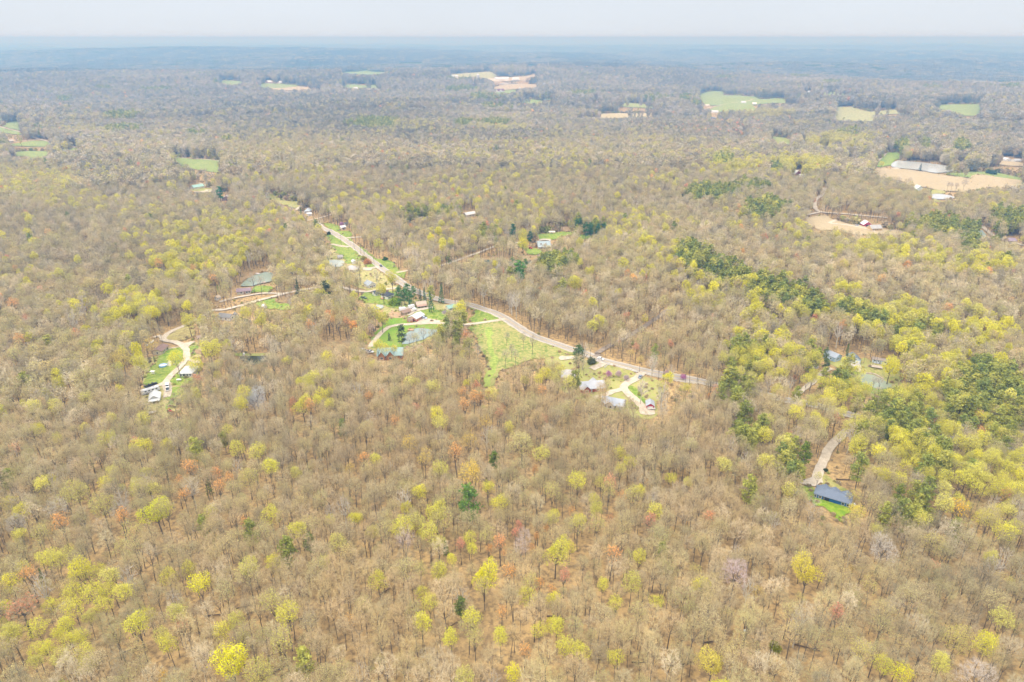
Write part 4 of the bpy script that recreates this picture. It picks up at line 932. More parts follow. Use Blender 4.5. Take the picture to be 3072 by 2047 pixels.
def water_mat(col):
    m, n, l = new_mat('pond_water')
    o = n.new('ShaderNodeOutputMaterial'); p = n.new('ShaderNodeBsdfPrincipled')
    p.inputs['Base Color'].default_value = (*col, 1); p.inputs['Roughness'].default_value = 0.06
    p.inputs['IOR'].default_value = 1.33
    g = n.new('ShaderNodeNewGeometry'); t = n.new('ShaderNodeTexNoise'); t.inputs['Scale'].default_value = 0.9; t.inputs['Detail'].default_value = 3
    b = n.new('ShaderNodeBump'); b.inputs['Strength'].default_value = 0.06; b.inputs['Distance'].default_value = 0.15
    l.new(g.outputs['Position'], t.inputs['Vector']); l.new(t.outputs[0], b.inputs['Height']); l.new(b.outputs[0], p.inputs['Normal'])
    l.new(p.outputs[0], o.inputs[0])
    return m
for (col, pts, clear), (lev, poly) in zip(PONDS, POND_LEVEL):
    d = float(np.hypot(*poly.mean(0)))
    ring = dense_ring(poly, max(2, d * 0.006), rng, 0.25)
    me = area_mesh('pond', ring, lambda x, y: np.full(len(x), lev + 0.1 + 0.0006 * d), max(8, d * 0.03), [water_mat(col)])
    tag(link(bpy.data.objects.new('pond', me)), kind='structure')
    if clear == 2: MASKS.append(cA((1800,490),(2310,490),(2260,550),(1850,550)))
    elif clear: MASKS.append(pts)

M_ASPHALT = layered('worn_asphalt', [(0.40, 0.36, 0.32), (0.45, 0.41, 0.365), (0.35, 0.315, 0.28)], [0.05, 0.4], rough=0.9)
M_GRAVEL = layered('pale_gravel', [(0.52, 0.445, 0.345), (0.44, 0.365, 0.27), (0.60, 0.52, 0.415)], [0.08, 0.5], rough=0.95, bump=0.3)
M_SIDE = layered('grey_gravel', [(0.30, 0.24, 0.19), (0.36, 0.29, 0.22), (0.25, 0.2, 0.155)], [0.08, 0.5], rough=0.95)
M_CONC = layered('concrete', [(0.50, 0.44, 0.38), (0.44, 0.39, 0.34), (0.54, 0.49, 0.43)], [0.1, 0.6], rough=0.9)
M_YELLOW = principled('yellow_road_paint', (0.60, 0.40, 0.06), 0.7)
M_WHITEPAINT = principled('white_road_paint', (0.75, 0.74, 0.70), 0.7)

def spline(w, step):
    out = []
    for i in range(len(w) - 1):
        p0, p1, p2, p3 = w[max(i - 1, 0)], w[i], w[i + 1], w[min(i + 2, len(w) - 1)]
        k = max(1, int(np.hypot(*(p2 - p1)) / step))
        for q in range(k):
            t = q / k
            out.append(0.5 * (2 * p1 + (p2 - p0) * t + (2 * p0 - 5 * p1 + 4 * p2 - p3) * t * t + (3 * p1 - p0 - 3 * p2 + p3) * t ** 3))
    out.append(w[-1])
    return np.array(out)

def ribbon(name, line, offs, lift, mat, parent=None, wob=0.0):
    t = np.gradient(line, axis=0); t /= np.linalg.norm(t, axis=1)[:, None] + 1e-9
    nrm = np.stack([-t[:, 1], t[:, 0]], 1)
    n, k = len(line), len(offs)
    V = []
    for j, o in enumerate(offs):
        oo = o + (rng.normal(size=n) * wob if j in (0, k - 1) else 0)
        V.append(line + nrm * np.reshape(oo, (-1, 1)))
    V = np.stack(V, 1)          # n,k,2
    d = np.hypot(line[:, 0], line[:, 1])
    zc = height(line[:, 0], line[:, 1]) + lift + 0.0006 * d
    zz = height(V[..., 0].ravel(), V[..., 1].ravel()).reshape(n, k)
    z = np.maximum(zz + lift + 0.0006 * d[:, None], zz * 0.3 + 0.7 * zc[:, None])
    co = np.concatenate([V, z[..., None]], 2).reshape(-1, 3)
    fs = [(i * k + j + 1, i * k + j, (i + 1) * k + j, (i + 1) * k + j + 1) for i in range(n - 1) for j in range(k - 1)]
    return link(bpy.data.objects.new(name, mesh_from(name, co, fs, [mat], smooth=True)), parent)

ROAD_LINES = []
for name, wd, pts, vis in ROADS:
    w = ring_world(pts)
    d = float(np.hypot(*w.mean(0)))
    line = spline(w, max(3.0, d * 0.008))
    mat = {'road': M_ASPHALT, 'side_road': M_SIDE}.get(name, M_GRAVEL)
    if name == 'road':
        ribbon('road_shoulder', line, [-wd / 2 - 0.8, -wd / 2 - 0.4, 0, wd / 2 + 0.4, wd / 2 + 0.8], 0.28, M_GRAVEL, wob=0.35)['kind'] = 'structure'
        r = tag(ribbon('road', line, [-wd / 2, -wd / 4, 0, wd / 4, wd / 2], 0.34, mat), kind='structure')
        for o in (-0.18, 0.18):
            ribbon('centre_line', line, [o - 0.09, o + 0.09], 0.38, M_YELLOW, r)
        for o in (-wd / 2 + 0.25, wd / 2 - 0.25):
            ribbon('edge_line', line, [o - 0.08, o + 0.08], 0.38, M_WHITEPAINT, r)
    else:
        tag(ribbon(name, line, [-wd / 2, -wd / 4, 0, wd / 4, wd / 2], 0.36, mat, wob=0.22), kind='structure')
    ROAD_LINES.append((line, wd))
    for a, b in vis:
        seg = np.array(pts[a:b + 1], float)
        g = ring_world([tuple(p) for p in seg])
        for i in range(len(seg) - 1):
            hw = wd * 0.5 * FPX / float(np.hypot(np.hypot(*g[i]), CAM_H)) * 0.8
            p, q = seg[i], seg[i + 1]
            t = (q - p) / (np.hypot(*(q - p)) + 1e-9); nn = np.array([-t[1], t[0]]) * max(hw * 0.75, 1.5)
            MASKS.append([tuple(p + nn), tuple(q + nn), tuple(q - nn), tuple(p - nn)])
for name, pts, clear in PADS:
    w = ring_world(pts); d = float(np.hypot(*w.mean(0))); step = max(1.5, d * 0.006)
    poly = dense_ring(w, step, rng, 0.2)
    me = area_mesh(name, poly, lambda x, y: height(x, y) + 0.40 + 0.0006 * d, step * 1.5, [M_CONC if 'concrete' in name else M_GRAVEL])
    tag(link(bpy.data.objects.new(name, me)), kind='structure')
    if clear: MASKS.append(pts)

# far-off wood: the closed canopy beyond the trees one can tell apart
def canopy_mat():
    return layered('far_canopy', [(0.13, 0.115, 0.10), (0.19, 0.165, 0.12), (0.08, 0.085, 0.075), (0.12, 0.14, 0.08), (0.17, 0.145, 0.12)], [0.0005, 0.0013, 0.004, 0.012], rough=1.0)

# ---------------------------------------------------------------- buildings
class PB:
    """a few solids joined into one part"""
    def __init__(s): s.v, s.f = [], []
    def add(s, v, f):
        n = len(s.v); s.v += [tuple(p) for p in v]; s.f += [tuple(i + n for i in q) for q in f]; return s
    def box(s, x0, x1, y0, y1, z0, z1):
        return s.add([(x0,y0,z0),(x1,y0,z0),(x1,y1,z0),(x0,y1,z0),(x0,y0,z1),(x1,y0,z1),(x1,y1,z1),(x0,y1,z1)],
                     [(3,2,1,0),(4,5,6,7),(0,1,5,4),(1,2,6,5),(2,3,7,6),(3,0,4,7)])
    def prism(s, prof, y0, y1, axis='y'):
        """profile (a, z) counter-clockwise seen from -y, extruded y0..y1; axis 'x' swaps to run along x"""
        n = len(prof)
        v = [(a, y0, z) for a, z in prof] + [(a, y1, z) for a, z in prof]
        f = [tuple(range(n)), tuple(range(2 * n - 1, n - 1, -1))] + [(i + n, (i + 1) % n + n, (i + 1) % n, i)[::1] for i in range(n)]
        if axis == 'x':
            v = [(y, a, z) for a, y, z in v]; f = [q[::-1] for q in f]
        return s.add(v, f)
    def cyl(s, p, q, r0, r1=None, n=10):
        r1 = r0 if r1 is None else r1
        p, q = Vector(p), Vector(q); t = (q - p).normalized(); a = t.orthogonal().normalized(); b = t.cross(a)
        v = [p + r0 * (a * math.cos(2*math.pi*k/n) + b * math.sin(2*math.pi*k/n)) for k in range(n)] + [q + r1 * (a * math.cos(2*math.pi*k/n) + b * math.sin(2*math.pi*k/n)) for k in range(n)]
        return s.add(v, [tuple(range(n))[::-1], tuple(range(n, 2*n))] + [(k, (k+1) % n, n + (k+1) % n, n + k) for k in range(n)])
    def obj(s, name, mat, parent=None, smooth=False):
        me = mesh_from(name, s.v, s.f, [mat], smooth=smooth)
        return link(bpy.data.objects.new(name, me), parent)

_cm = {}
def paint(col, rough=0.75, metal=0.0, noise=0.12, scale=0.6):
    k = (tuple(round(c, 3) for c in col), rough, metal)
    if k not in _cm: _cm[k] = principled('paint', col, rough, noise, scale, metal, 0.35)
    return _cm[k]
GLASS = principled('window_glass', (0.03, 0.04, 0.05), 0.08, spec=0.6)
FRAME = (0.80, 0.79, 0.77)


def build_house(h):
    p, ang, L, lev, poly = h['frame']; D, wh, rh = h['depth'], h['wh'], h['rh']
    root = link(bpy.data.objects.new(h['name'], None))
    root.location = (p[0], p[1], lev); root.rotation_euler = (0, 0, ang)
    root.empty_display_size = 1
    tag(root, h['label'], h['cat'])
    wm = paint(h['wc'], 0.8); rm = paint(h['rc'], 0.55 if h['metal'] else 0.85, 0.0, 0.10, 0.35)
    o, th = 0.45, 0.18
    R = PB()
    W = PB()
    typ = h['roof']
    if typ == 'x':
        W.prism([(0, -1.2), (D, -1.2), (D, wh), (D / 2, wh + rh), (0, wh)], 0, L, 'x')
        k = rh / (D / 2); e = wh - k * o
        R.prism([(-o, e), (D / 2, wh + rh), (D + o, e), (D + o, e + th), (D / 2, wh + rh + th), (-o, e + th)], -o, L + o, 'x')
    elif typ == 'y':
        W.prism([(0, -1.2), (L, -1.2), (L, wh), (L / 2, wh + rh), (0, wh)], 0, D)
        k = rh / (L / 2); e = wh - k * o
        R.prism([(-o, e), (L / 2, wh + rh), (L + o, e), (L + o, e + th), (L / 2, wh + rh + th), (-o, e + th)], -o, D + o)
    elif typ == 'gambrel':
        W.prism([(0, -1.2), (D, -1.2), (D, wh), (D * .8, wh + rh * .7), (D / 2, wh + rh), (D * .2, wh + rh * .7), (0, wh)], 0, L, 'x')
        R.prism([(-.15, wh), (D * .2 - .05, wh + rh * .7), (D / 2, wh + rh), (D * .8 + .05, wh + rh * .7), (D + .15, wh), (D + .15, wh + .12), (D * .8 + .1, wh + rh * .7 + .12), (D / 2, wh + rh + .12), (D * .2 - .1, wh + rh * .7 + .12), (-.15, wh + .12)], -.2, L + .2, 'x')
    else:   # hip
        W.box(0, L, 0, D, -1.2, wh)
        r = min(L, D) / 2
        e = wh - 0.12
        a = [(-o, -o), (L + o, -o), (L + o, D + o), (-o, D + o)]
        if L >= D: rid = [(r, D / 2), (L - r, D / 2)]
        else: rid = [(L / 2, r), (L / 2, D - r)]
        if abs(L - D) < 0.6: rid = [(L / 2 - .15, D / 2), (L / 2 + .15, D / 2)]
        v = [(x, y, e) for x, y in a] + [(x, y, e + th) for x, y in a] + [(x, y, wh + rh) for x, y in rid]
        f = [(3, 2, 1, 0), (0, 1, 5, 4), (1, 2, 6, 5), (2, 3, 7, 6), (3, 0, 4, 7)]
        f += [(4, 5, 9, 8), (5, 6, 9), (6, 7, 8, 9), (7, 4, 8)] if L >= D or abs(L - D) < 0.6 else [(4, 5, 8), (5, 6, 9, 8), (6, 7, 9), (7, 4, 8, 9)]
        R.add(v, f)
    wall = W.obj('wall', wm, root)
    # cross gables: front ones with their own wall, rear ones only shape the roof
    for g in h.get('fgables', ()):
        fx, gw, gh = g; x = fx * L
        G = PB().prism([(x - gw / 2, -1.2), (x + gw / 2, -1.2), (x + gw / 2, wh), (x, wh + gh), (x - gw / 2, wh)], -1.2, D * 0.4)
        gb = G.obj('gable_wing', wm, root)
        k = gh / (gw / 2); e = wh - k * .35
        PB().prism([(x - gw / 2 - .35, e), (x, wh + gh), (x + gw / 2 + .35, e), (x + gw / 2 + .35, e + .16), (x, wh + gh + .16), (x - gw / 2 - .35, e + .16)], -1.55, D * 0.48).obj('roof', rm, gb)
        window(gb, 'f', x, -1.2, 1.6, min(2.0, gw * .4), 1.5)
    roof = R.obj('roof', rm, root)
    for g in h.get('gables', ()):
        x = g * L; gw, gh = 4.6, rh * 0.75
        k = gh / (gw / 2); e = wh - k * .3
        PB().prism([(x - gw / 2 - .3, e), (x, wh + gh), (x + gw / 2 + .3, e), (x + gw / 2 + .3, e + .17), (x, wh + gh + .17), (x - gw / 2 - .3, e + .17)], D * 0.5, D + 0.9).obj('cross_gable', rm, root)
    for g in h.get('dormers', ()):
        x = g * L; y0 = D * .12; z0 = wh + rh * .2
        d = PB().prism([(x - .7, z0), (x + .7, z0), (x + .7, z0 + 1.2), (x, z0 + 1.8), (x - .7, z0 + 1.2)], y0, D * .42).obj('dormer', paint((0.45, 0.25, 0.2)), root)
        PB().prism([(x - .95, z0 + 1.0), (x, z0 + 1.8), (x + .95, z0 + 1.0), (x + .95, z0 + 1.14), (x, z0 + 1.94), (x - .95, z0 + 1.14)], y0 - .2, D * .44).obj('roof', rm, d)
    for s, f, z, w, hh in h['wins']:
        n = L if s in 'fb' else D
        window(root, s, f * n, {'f': 0, 'b': D, 'l': 0, 'r': L}[s], z, w, hh)
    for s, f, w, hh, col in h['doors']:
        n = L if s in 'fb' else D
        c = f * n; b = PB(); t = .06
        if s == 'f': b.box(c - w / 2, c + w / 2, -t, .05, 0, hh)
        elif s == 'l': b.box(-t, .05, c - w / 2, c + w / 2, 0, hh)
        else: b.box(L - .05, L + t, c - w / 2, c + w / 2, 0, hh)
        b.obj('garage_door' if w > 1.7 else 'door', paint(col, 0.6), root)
    if 'chimney' in h:
        cx_, cy_ = h['chimney'][0] * L, h['chimney'][1] * D
        PB().box(cx_ - .5, cx_ + .5, cy_ - .4, cy_ + .4, wh, wh + rh + 1.3).obj('chimney', paint(h.get('chimney_col', (0.35, 0.2, 0.16)), .9), root)
    if h.get('porch'):
        pr = PB().add([(-.2, -2.6, 2.1), (L + .2, -2.6, 2.1), (L + .2, -.02, 2.55), (-.2, -.02, 2.55), (-.2, -2.6, 2.22), (L + .2, -2.6, 2.22), (L + .2, -.02, 2.67), (-.2, -.02, 2.67)],
                      [(3, 2, 1, 0), (4, 5, 6, 7), (0, 1, 5, 4), (1, 2, 6, 5), (2, 3, 7, 6), (3, 0, 4, 7)]).obj('porch_roof', paint(h.get('porch_col', h['rc']), .6), root)
        for k in range(4):
            x = .1 + (L - .2) * k / 3
            PB().box(x - .07, x + .07, -2.5, -2.36, -.6, 2.12).obj('porch_post', paint(FRAME), root)
        PB().box(0, L, -2.5, -.08, -.6, .15).obj('porch_floor', paint((0.42, 0.36, 0.30), .9), root)
    # outline in the photograph: keep crowns off it
    if h['vis']:
        ux, uy = math.cos(ang), math.sin(ang)
        P = []
        for x in (0, L):
            for y in (0, D):
                for z in (0, wh + rh * (0.8 if (0 < y or True) else 0)):
                    X, Y = p[0] + x * ux - y * uy, p[1] + x * uy + y * ux
                    u, v, _ = project(X, Y, lev + z); P.append((float(u), float(v)))
        us, vs = [a for a, _ in P], [b for _, b in P]
        a, b, c, d = min(us), max(us), min(vs), max(vs)
        if h['vis'] < 1: a, b, c, d = a + (b - a) * .3, b - (b - a) * .3, c + (d - c) * .2, d - (d - c) * .3
        MASKS.append([(a, c), (b, c), (b, d), (a, d)])
    return root

def window(parent, side, c, off, z, w, hh):
    """frame of four bars standing proud of the wall, the pane set back inside"""
    fr = PB(); pn = PB(); t = .12
    def put(b, a0, a1, z0, z1, d):
        if side == 'f': b.box(a0, a1, off - d, off + .04, z0, z1)
        elif side == 'b': b.box(a0, a1, off - .04, off + d, z0, z1)
        elif side == 'l': b.box(off - d, off + .04, a0, a1, z0, z1)
        else: b.box(off - .04, off + d, a0, a1, z0, z1)
    put(fr, c - w / 2 - t, c - w / 2, z - hh / 2 - t, z + hh / 2 + t, .09); put(fr, c + w / 2, c + w / 2 + t, z - hh / 2 - t, z + hh / 2 + t, .09)
    put(fr, c - w / 2, c + w / 2, z - hh / 2 - t, z - hh / 2, .085); put(fr, c - w / 2, c + w / 2, z + hh / 2, z + hh / 2 + t, .085)
    put(pn, c - w / 2, c + w / 2, z - hh / 2, z + hh / 2, .05)
    if parent.name.startswith('gable'):
        pn.obj('window', GLASS, parent); fr.obj('window_frame', paint(FRAME), parent); return
    f = fr.obj('window', paint(FRAME), parent)
    pn.obj('pane', GLASS, f)
for h in HOUSES: build_house(h)

# ---------------------------------------------------------------- vehicles and yard things
TYRE = principled('rubber_tyre', (0.025, 0.025, 0.025), 0.9)
HUB = principled('wheel_hub', (0.5, 0.5, 0.5), 0.4, metal=0.6)
BLACK = principled('dark_glass', (0.02, 0.025, 0.03), 0.1, spec=0.6)
LAMP = principled('lamp_glass', (0.75, 0.74, 0.70), 0.2)

def ground_at(pt, dz=0.0):
    w = unproject([pt[0]], [pt[1]])[0]
    return Vector((w[0], w[1], float(height(w[0], w[1])[0]) + 0.38 + 0.0006 * float(np.hypot(*w)) + dz))

def placed(name, p, q, label, cat, group=None):
    """an Empty midway between two photograph points, its +x towards the second"""
    a, b = ground_at(p), ground_at(q)
    r = link(bpy.data.objects.new(name, None)); r.location = (a + b) / 2
    r.rotation_euler = (0, 0, math.atan2(b.y - a.y, b.x - a.x))
    tag(r, label, cat, group)
    return r

def wheels(root, xs, w, r=.34):
    for x in xs:
        for s in (-1, 1):
            wl_ = PB().cyl((x, s * (w / 2 - .22), r), (x, s * (w / 2 + .01), r), r, n=12).obj('wheel', TYRE, root)
            PB().cyl((x, s * (w / 2 + .01), r), (x, s * (w / 2 + .03), r), r * .55, n=10).obj('hub', HUB, wl_)

def car(kind, p, q, col, label):
    r = placed(kind, p, q, label, {'pickup_truck': 'pickup', 'van': 'van', 'suv': 'car'}.get(kind, 'car'))
    L, w = {'car': (4.6, 1.8), 'suv': (4.8, 1.9), 'pickup_truck': (5.6, 1.95), 'van': (5.6, 2.0)}[kind]
    h = L / 2; m = paint(col, 0.3, 0.0, 0.0)
    if kind == 'car':
        body = [(-h, .3), (h, .3), (h + .02, .62), (h - .3, .82), (h * .42, .95), (-h * .62, .98), (-h + .05, .9)]
        cab = [(-h * .66, .95), (h * .44, .93), (h * .12, 1.40), (-h * .42, 1.42)]; top = (-h * .40, h * .10, 1.41)
    elif kind == 'suv':
        body = [(-h, .38), (h, .38), (h + .02, .8), (h - .25, 1.0), (h * .45, 1.08), (-h, 1.08)]
        cab = [(-h + .04, 1.06), (h * .46, 1.06), (h * .2, 1.66), (-h + .3, 1.68)]; top = (-h + .32, h * .18, 1.67)
    elif kind == 'van':
        body = [(-h, .38), (h, .38), (h + .02, .85), (h - .5, 1.15), (h * .6, 1.25), (-h, 1.25)]
        cab = [(-h + .02, 1.23), (h * .62, 1.22), (h * .36, 2.0), (-h + .12, 2.04)]; top = (-h + .1, h * .36, 2.02)
    else:
        body = [(-h, .5), (h, .5), (h, .95), (h - .2, 1.08), (h * .42, 1.12), (-h, 1.1)]
        cab = [(-h * .12, 1.1), (h * .45, 1.1), (h * .2, 1.72), (-h * .06, 1.74)]; top = (-h * .05, h * .19, 1.73)
    PB().prism(body, -w / 2, w / 2).obj('body', m, r)
    PB().prism(cab, -w / 2 + .12, w / 2 - .12).obj('window', BLACK, r)
    PB().box(top[0], top[1], -w / 2 + .1, w / 2 - .1, top[2], top[2] + .07).obj('roof', m, r)
    if kind == 'pickup_truck':
        PB().box(-h + .1, -h * .16, -w / 2 + .12, w / 2 - .12, 1.11, 1.125).obj('truck_bed', BLACK, r)
    for s in (-1, 1):
        PB().box(h - .06, h + .05, s * w * .36 - .16, s * w * .36 + .16, .66, .82).obj('headlight', LAMP, r)
    wheels(r, (-h * .62, h * .62), w, .36)
    return r

def camper(p, q, L, col, label, stripe=(0.25, 0.27, 0.32), motor=False):
    r = placed('camper_van' if motor else 'camper_trailer', p, q, label, 'camper')
    w = 2.4; h = L / 2; m = paint(col, 0.4, 0, 0.05)
    prof = [(-h, .55), (h, .55), (h + (.0 if not motor else .1), 1.5), (h - .35, 2.9), (h - .6, 3.05), (-h + .1, 3.05), (-h, 2.9)]
    PB().prism(prof, -w / 2, w / 2).obj('body', m, r)
    for s in (-1, 1):
        for k in range(4):
            x = -h + L * (.16 + .2 * k)
            PB().box(x, x + L * .1, s * (w / 2) - .02, s * (w / 2) + .02, 1.75, 2.4).obj('window', BLACK, r)
        PB().box(-h + .2, h - .3, s * (w / 2) - .015, s * (w / 2) + .015, 1.0, 1.25).obj('stripe', paint(stripe), r)
    PB().box(-h * .3, h * .1, -.5, .5, 3.05, 3.3).obj('roof_unit', paint((0.6, 0.6, 0.6)), r)
    PB().box(h * .3, h * .5, -.3, .3, 3.05, 3.2).obj('roof_vent', paint((0.3, 0.32, 0.35)), r)
    wheels(r, (-h * .5, h * .55) if motor else (-.5, .5), w, .4)
    return r

def trailer(p, q, L, col, label, hh=2.1):
    r = placed('cargo_trailer', p, q, label, 'trailer')
    h = L / 2; w = 2.1
    PB().prism([(-h, .5), (h - .3, .5), (h, 1.0), (h - .1, .5 + hh - .2), (h - .4, .5 + hh), (-h, .5 + hh)], -w / 2, w / 2).obj('box', paint(col, .45, 0, .04), r)
    PB().box(-h - .03, -h, -w / 2 + .1, w / 2 - .1, .55, .4 + hh).obj('ramp_door', paint(tuple(c * .9 for c in col), .5), r)
    PB().box(h - .3, h + 1.2, -.06, .06, .45, .57).obj('hitch', TYRE, r)
    wheels(r, (-.5, .35), w + .1, .33)
    return r

def flat_trailer(p, q, L, label):
    r = placed('flatbed_trailer', p, q, label, 'trailer')
    h = L / 2
    PB().box(-h, h, -1.05, 1.05, .55, .68).obj('deck', paint((0.55, 0.52, 0.47), .9), r)
    for s in (-1, 1): PB().box(-h, h, s * 1.05 - .04, s * 1.05 + .04, .68, 1.0).obj('side_rail', paint((0.75, 0.74, 0.72)), r)
    PB().box(h, h + 1.3, -.06, .06, .5, .62).obj('hitch', TYRE, r)
    wheels(r, (-.45, .4), 2.0, .33)

def tractor(p, q, label, col=(0.50, 0.04, 0.03)):
    r = placed('tractor', p, q, label, 'tractor')
    m = paint(col, .5)
    PB().prism([(-.1, .6), (1.6, .6), (1.65, 1.2), (1.4, 1.35), (-.1, 1.4)], -.4, .4).obj('hood', m, r)
    PB().box(-1.1, -.1, -.6, .6, .7, 1.2).obj('seat_deck', m, r)
    PB().box(-1.1, -.2, -.65, .65, 2.15, 2.25).obj('canopy', m, r)
    for s in (-1, 1):
        PB().box(-1.05, -.97, s * .58 - .04, s * .58 + .04, 1.2, 2.15).obj('canopy_post', TYRE, r)
        a = PB().cyl((-.7, s * .62, .75), (-.7, s * 1.02, .75), .75, n=14).obj('rear_wheel', TYRE, r)
        PB().cyl((-.7, s * 1.02, .75), (-.7, s * 1.05, .75), .4, n=10).obj('hub', m, a)
        PB().cyl((1.2, s * .5, .4), (1.2, s * .75, .4), .4, n=12).obj('front_wheel', TYRE, r)
    PB().box(1.65, 2.3, -.75, .75, .25, .75).obj('bucket', m, r)

car('car', cE((640,325))[0], cE((725,358))[0], (0.80, 0.80, 0.80), 'white car driving on the county road beside the white fence')
car('suv', cD((1050,655))[0], cD((1110,672))[0], (0.52, 0.58, 0.70), 'pale blue car parked in front of the white roofed pole barn')
car('pickup_truck', cA((245,1035))[0], cA((300,1012))[0], (0.045, 0.06, 0.07), 'dark grey pickup, the rear one of two dark trucks by the motorhome')
car('pickup_truck', cA((300,1015))[0], cA((362,988))[0], (0.012, 0.013, 0.025), 'black truck with orange bed load at the lane end lawn')
car('van', cA((578,1040))[0], cA((572,990))[0], (0.80, 0.80, 0.82), 'white van at the end of the gravel lane')
car('pickup_truck', cA((582,1105))[0], cA((580,1055))[0], (0.80, 0.79, 0.78), 'white pickup parked right behind the white van')
car('car', q4((862,1172))[0], q4((890,1175))[0], (0.02, 0.03, 0.07), 'navy car alone among bare trees west of the lane')
car('suv', cG((240,765))[0], cG((325,788))[0], (0.015, 0.015, 0.02), 'black car on the gravel yard of the deep blue house')
car('car', cC((1018,898))[0], cC((1034,915))[0], (0.03, 0.04, 0.08), 'dark car on the county road by the house with mauve roof')
car('suv', cC((1095,1345))[0], cC((1128,1330))[0], (0.02, 0.02, 0.025), 'black car between the two white houses with charcoal roofs')
car('pickup_truck', cC((715,1440))[0], cC((762,1448))[0], (0.10, 0.14, 0.08), 'old dark green pickup on the lawn below the lane')
car('van', cD((30,1215))[0], cD((110,1225))[0], (0.76, 0.77, 0.80), 'white box truck west of the log house')
car('pickup_truck', cD((130,1230))[0], cD((205,1240))[0], (0.70, 0.71, 0.74), 'pale pickup nearest the log house')
car('car', cE((1335,660))[0], cE((1355,625))[0], (0.25, 0.30, 0.38), 'grey blue car on the drive by the county road')
car('car', cR((678,855))[0], cR((715,862))[0], (0.60, 0.63, 0.66), 'silver car on the sandy clearing near the peaked pavilion')
camper(cA((200,1152))[0], cA((398,1092))[0], 10.5, (0.74, 0.75, 0.80), 'white motorhome parked above the metal roofed white house', motor=True)
camper(cF((445,618))[0], cF((610,612))[0], 8.0, (0.74, 0.70, 0.68), 'white camper trailer under yellow green trees by the blue house drive')
trailer(cB((1118,838))[0], cB((1042,800))[0], 4.8, (0.84, 0.85, 0.88), 'white enclosed trailer on the grass south of the lane')
trailer(cD((672,540))[0], cD((760,520))[0], 5.2, (0.84, 0.86, 0.90), 'white trailer against the rusty roofed open barn', 2.2)
trailer(cD((830,500))[0], cD((905,480))[0], 5.0, (0.82, 0.83, 0.86), 'white trailer between the log cabin and the open barn', 2.3)
trailer(cD((900,540))[0], cD((938,525))[0], 3.4, (0.82, 0.82, 0.84), 'small white trailer at the corner of the dirt yard', 1.6)
flat_trailer(cE((1490,1185))[0], cE((1580,1180))[0], 4.6, 'flatbed trailer in front of the red garage')
flat_trailer(cA((215,1495))[0], cA((365,1468))[0], 5.6, 'long white flatbed trailer below the metal roofed white house')
tractor(cA((600,1450))[0], cA((648,1462))[0], 'red tractor at the wood edge south of the lane end', (0.45, 0.07, 0.04))
tractor(cD((895,705))[0], cD((950,710))[0], 'red tractor beside the little gambrel shed')
tractor(cH((1045,605))[0], cH((1095,612))[0], 'bright red tractor on the lawn above the dark pond', (0.65, 0.06, 0.03))
tractor(cR((1370,482))[0], cR((1402,480))[0], 'red tractor next to the pale green metal building')

def boat(p, q, label, col=(0.78, 0.77, 0.75), L=5.0):
    r = placed('boat', p, q, label, 'boat'); h = L / 2
    n = 9; V = []; 
    for i in range(n):
        t = i / (n - 1); x = -h + L * t; w = .95 * (1 - t ** 3) + .02
        V += [(x, -w, .9), (x, 0, .25 + .35 * t ** 3), (x, w, .9), (x, w * .85, .9), (x, 0, .55 + .2 * t ** 2), (x, -w * .85, .9)]
    F = [(i*6+j, i*6+(j+1) % 6, (i+1)*6+(j+1) % 6, (i+1)*6+j) for i in range(n-1) for j in range(6)] + [tuple(range(6))[::-1], tuple(range((n-1)*6, n*6))]
    PB().add(V, F).obj('hull', paint(col, .4), r)
    for x in (-h * .4, h * .2): PB().box(x, x + .35, -.75, .75, .72, .8).obj('bench', paint((0.5, 0.42, 0.32)), r)
    PB().box(-h * .9, h * .6, -.5, .5, .02, .24).obj('cradle', paint((0.3, 0.28, 0.26)), r)
boat(cA((300,305))[0], cA((352,255))[0], 'white boat on a cradle among bare trees behind the brown roofed home')
boat(cA((225,345))[0], cA((285,305))[0], 'smaller pale boat in the brush next to the white boat', L=4.2)
boat(cC((1015,1448))[0], cC((1068,1468))[0], 'orange boat on the lawn below the white houses', (0.62, 0.30, 0.14), 4.0)

def dock(p, q, w, label, rail=False, lev=0.5, col=(0.58, 0.52, 0.45)):
    r = placed('dock', p, q, label, 'dock')
    a, b = ground_at(p), ground_at(q); L = (b - a).length; h = L / 2
    n = max(4, int(L / .5))
    for k in range(n):
        x = -h + L * k / n
        PB().box(x + .02, x + L / n - .02, -w / 2, w / 2, lev, lev + .07).obj('plank', paint(col, .9), r)
    for x in (-h + .2, h - .2):
        for s in (-1, 1): PB().cyl((x, s * w * .42, -1.4), (x, s * w * .42, lev + (.5 if rail else 0)), .09, n=6).obj('post', paint((0.3, 0.25, 0.2), .9), r)
dock(cB((945,246))[0], cB((1005,256))[0], 2.6, 'pale wooden dock at the upper bank of the green pond', col=(0.66, 0.58, 0.54))
dock(cB((1040,402))[0], cB((1105,396))[0], 2.2, 'red edged dock at the lower bank of the green pond', col=(0.68, 0.52, 0.46))
dock(cD((805,858))[0], cD((905,862))[0], 3.2, 'brown wooden dock on the blue pond below the pole barn', True, col=(0.48, 0.32, 0.18))
dock(cF((1530,575))[0], cF((1715,605))[0], 4.4, 'wooden deck in front of the pale blue mobile home', False, 0.7, col=(0.55, 0.46, 0.37))

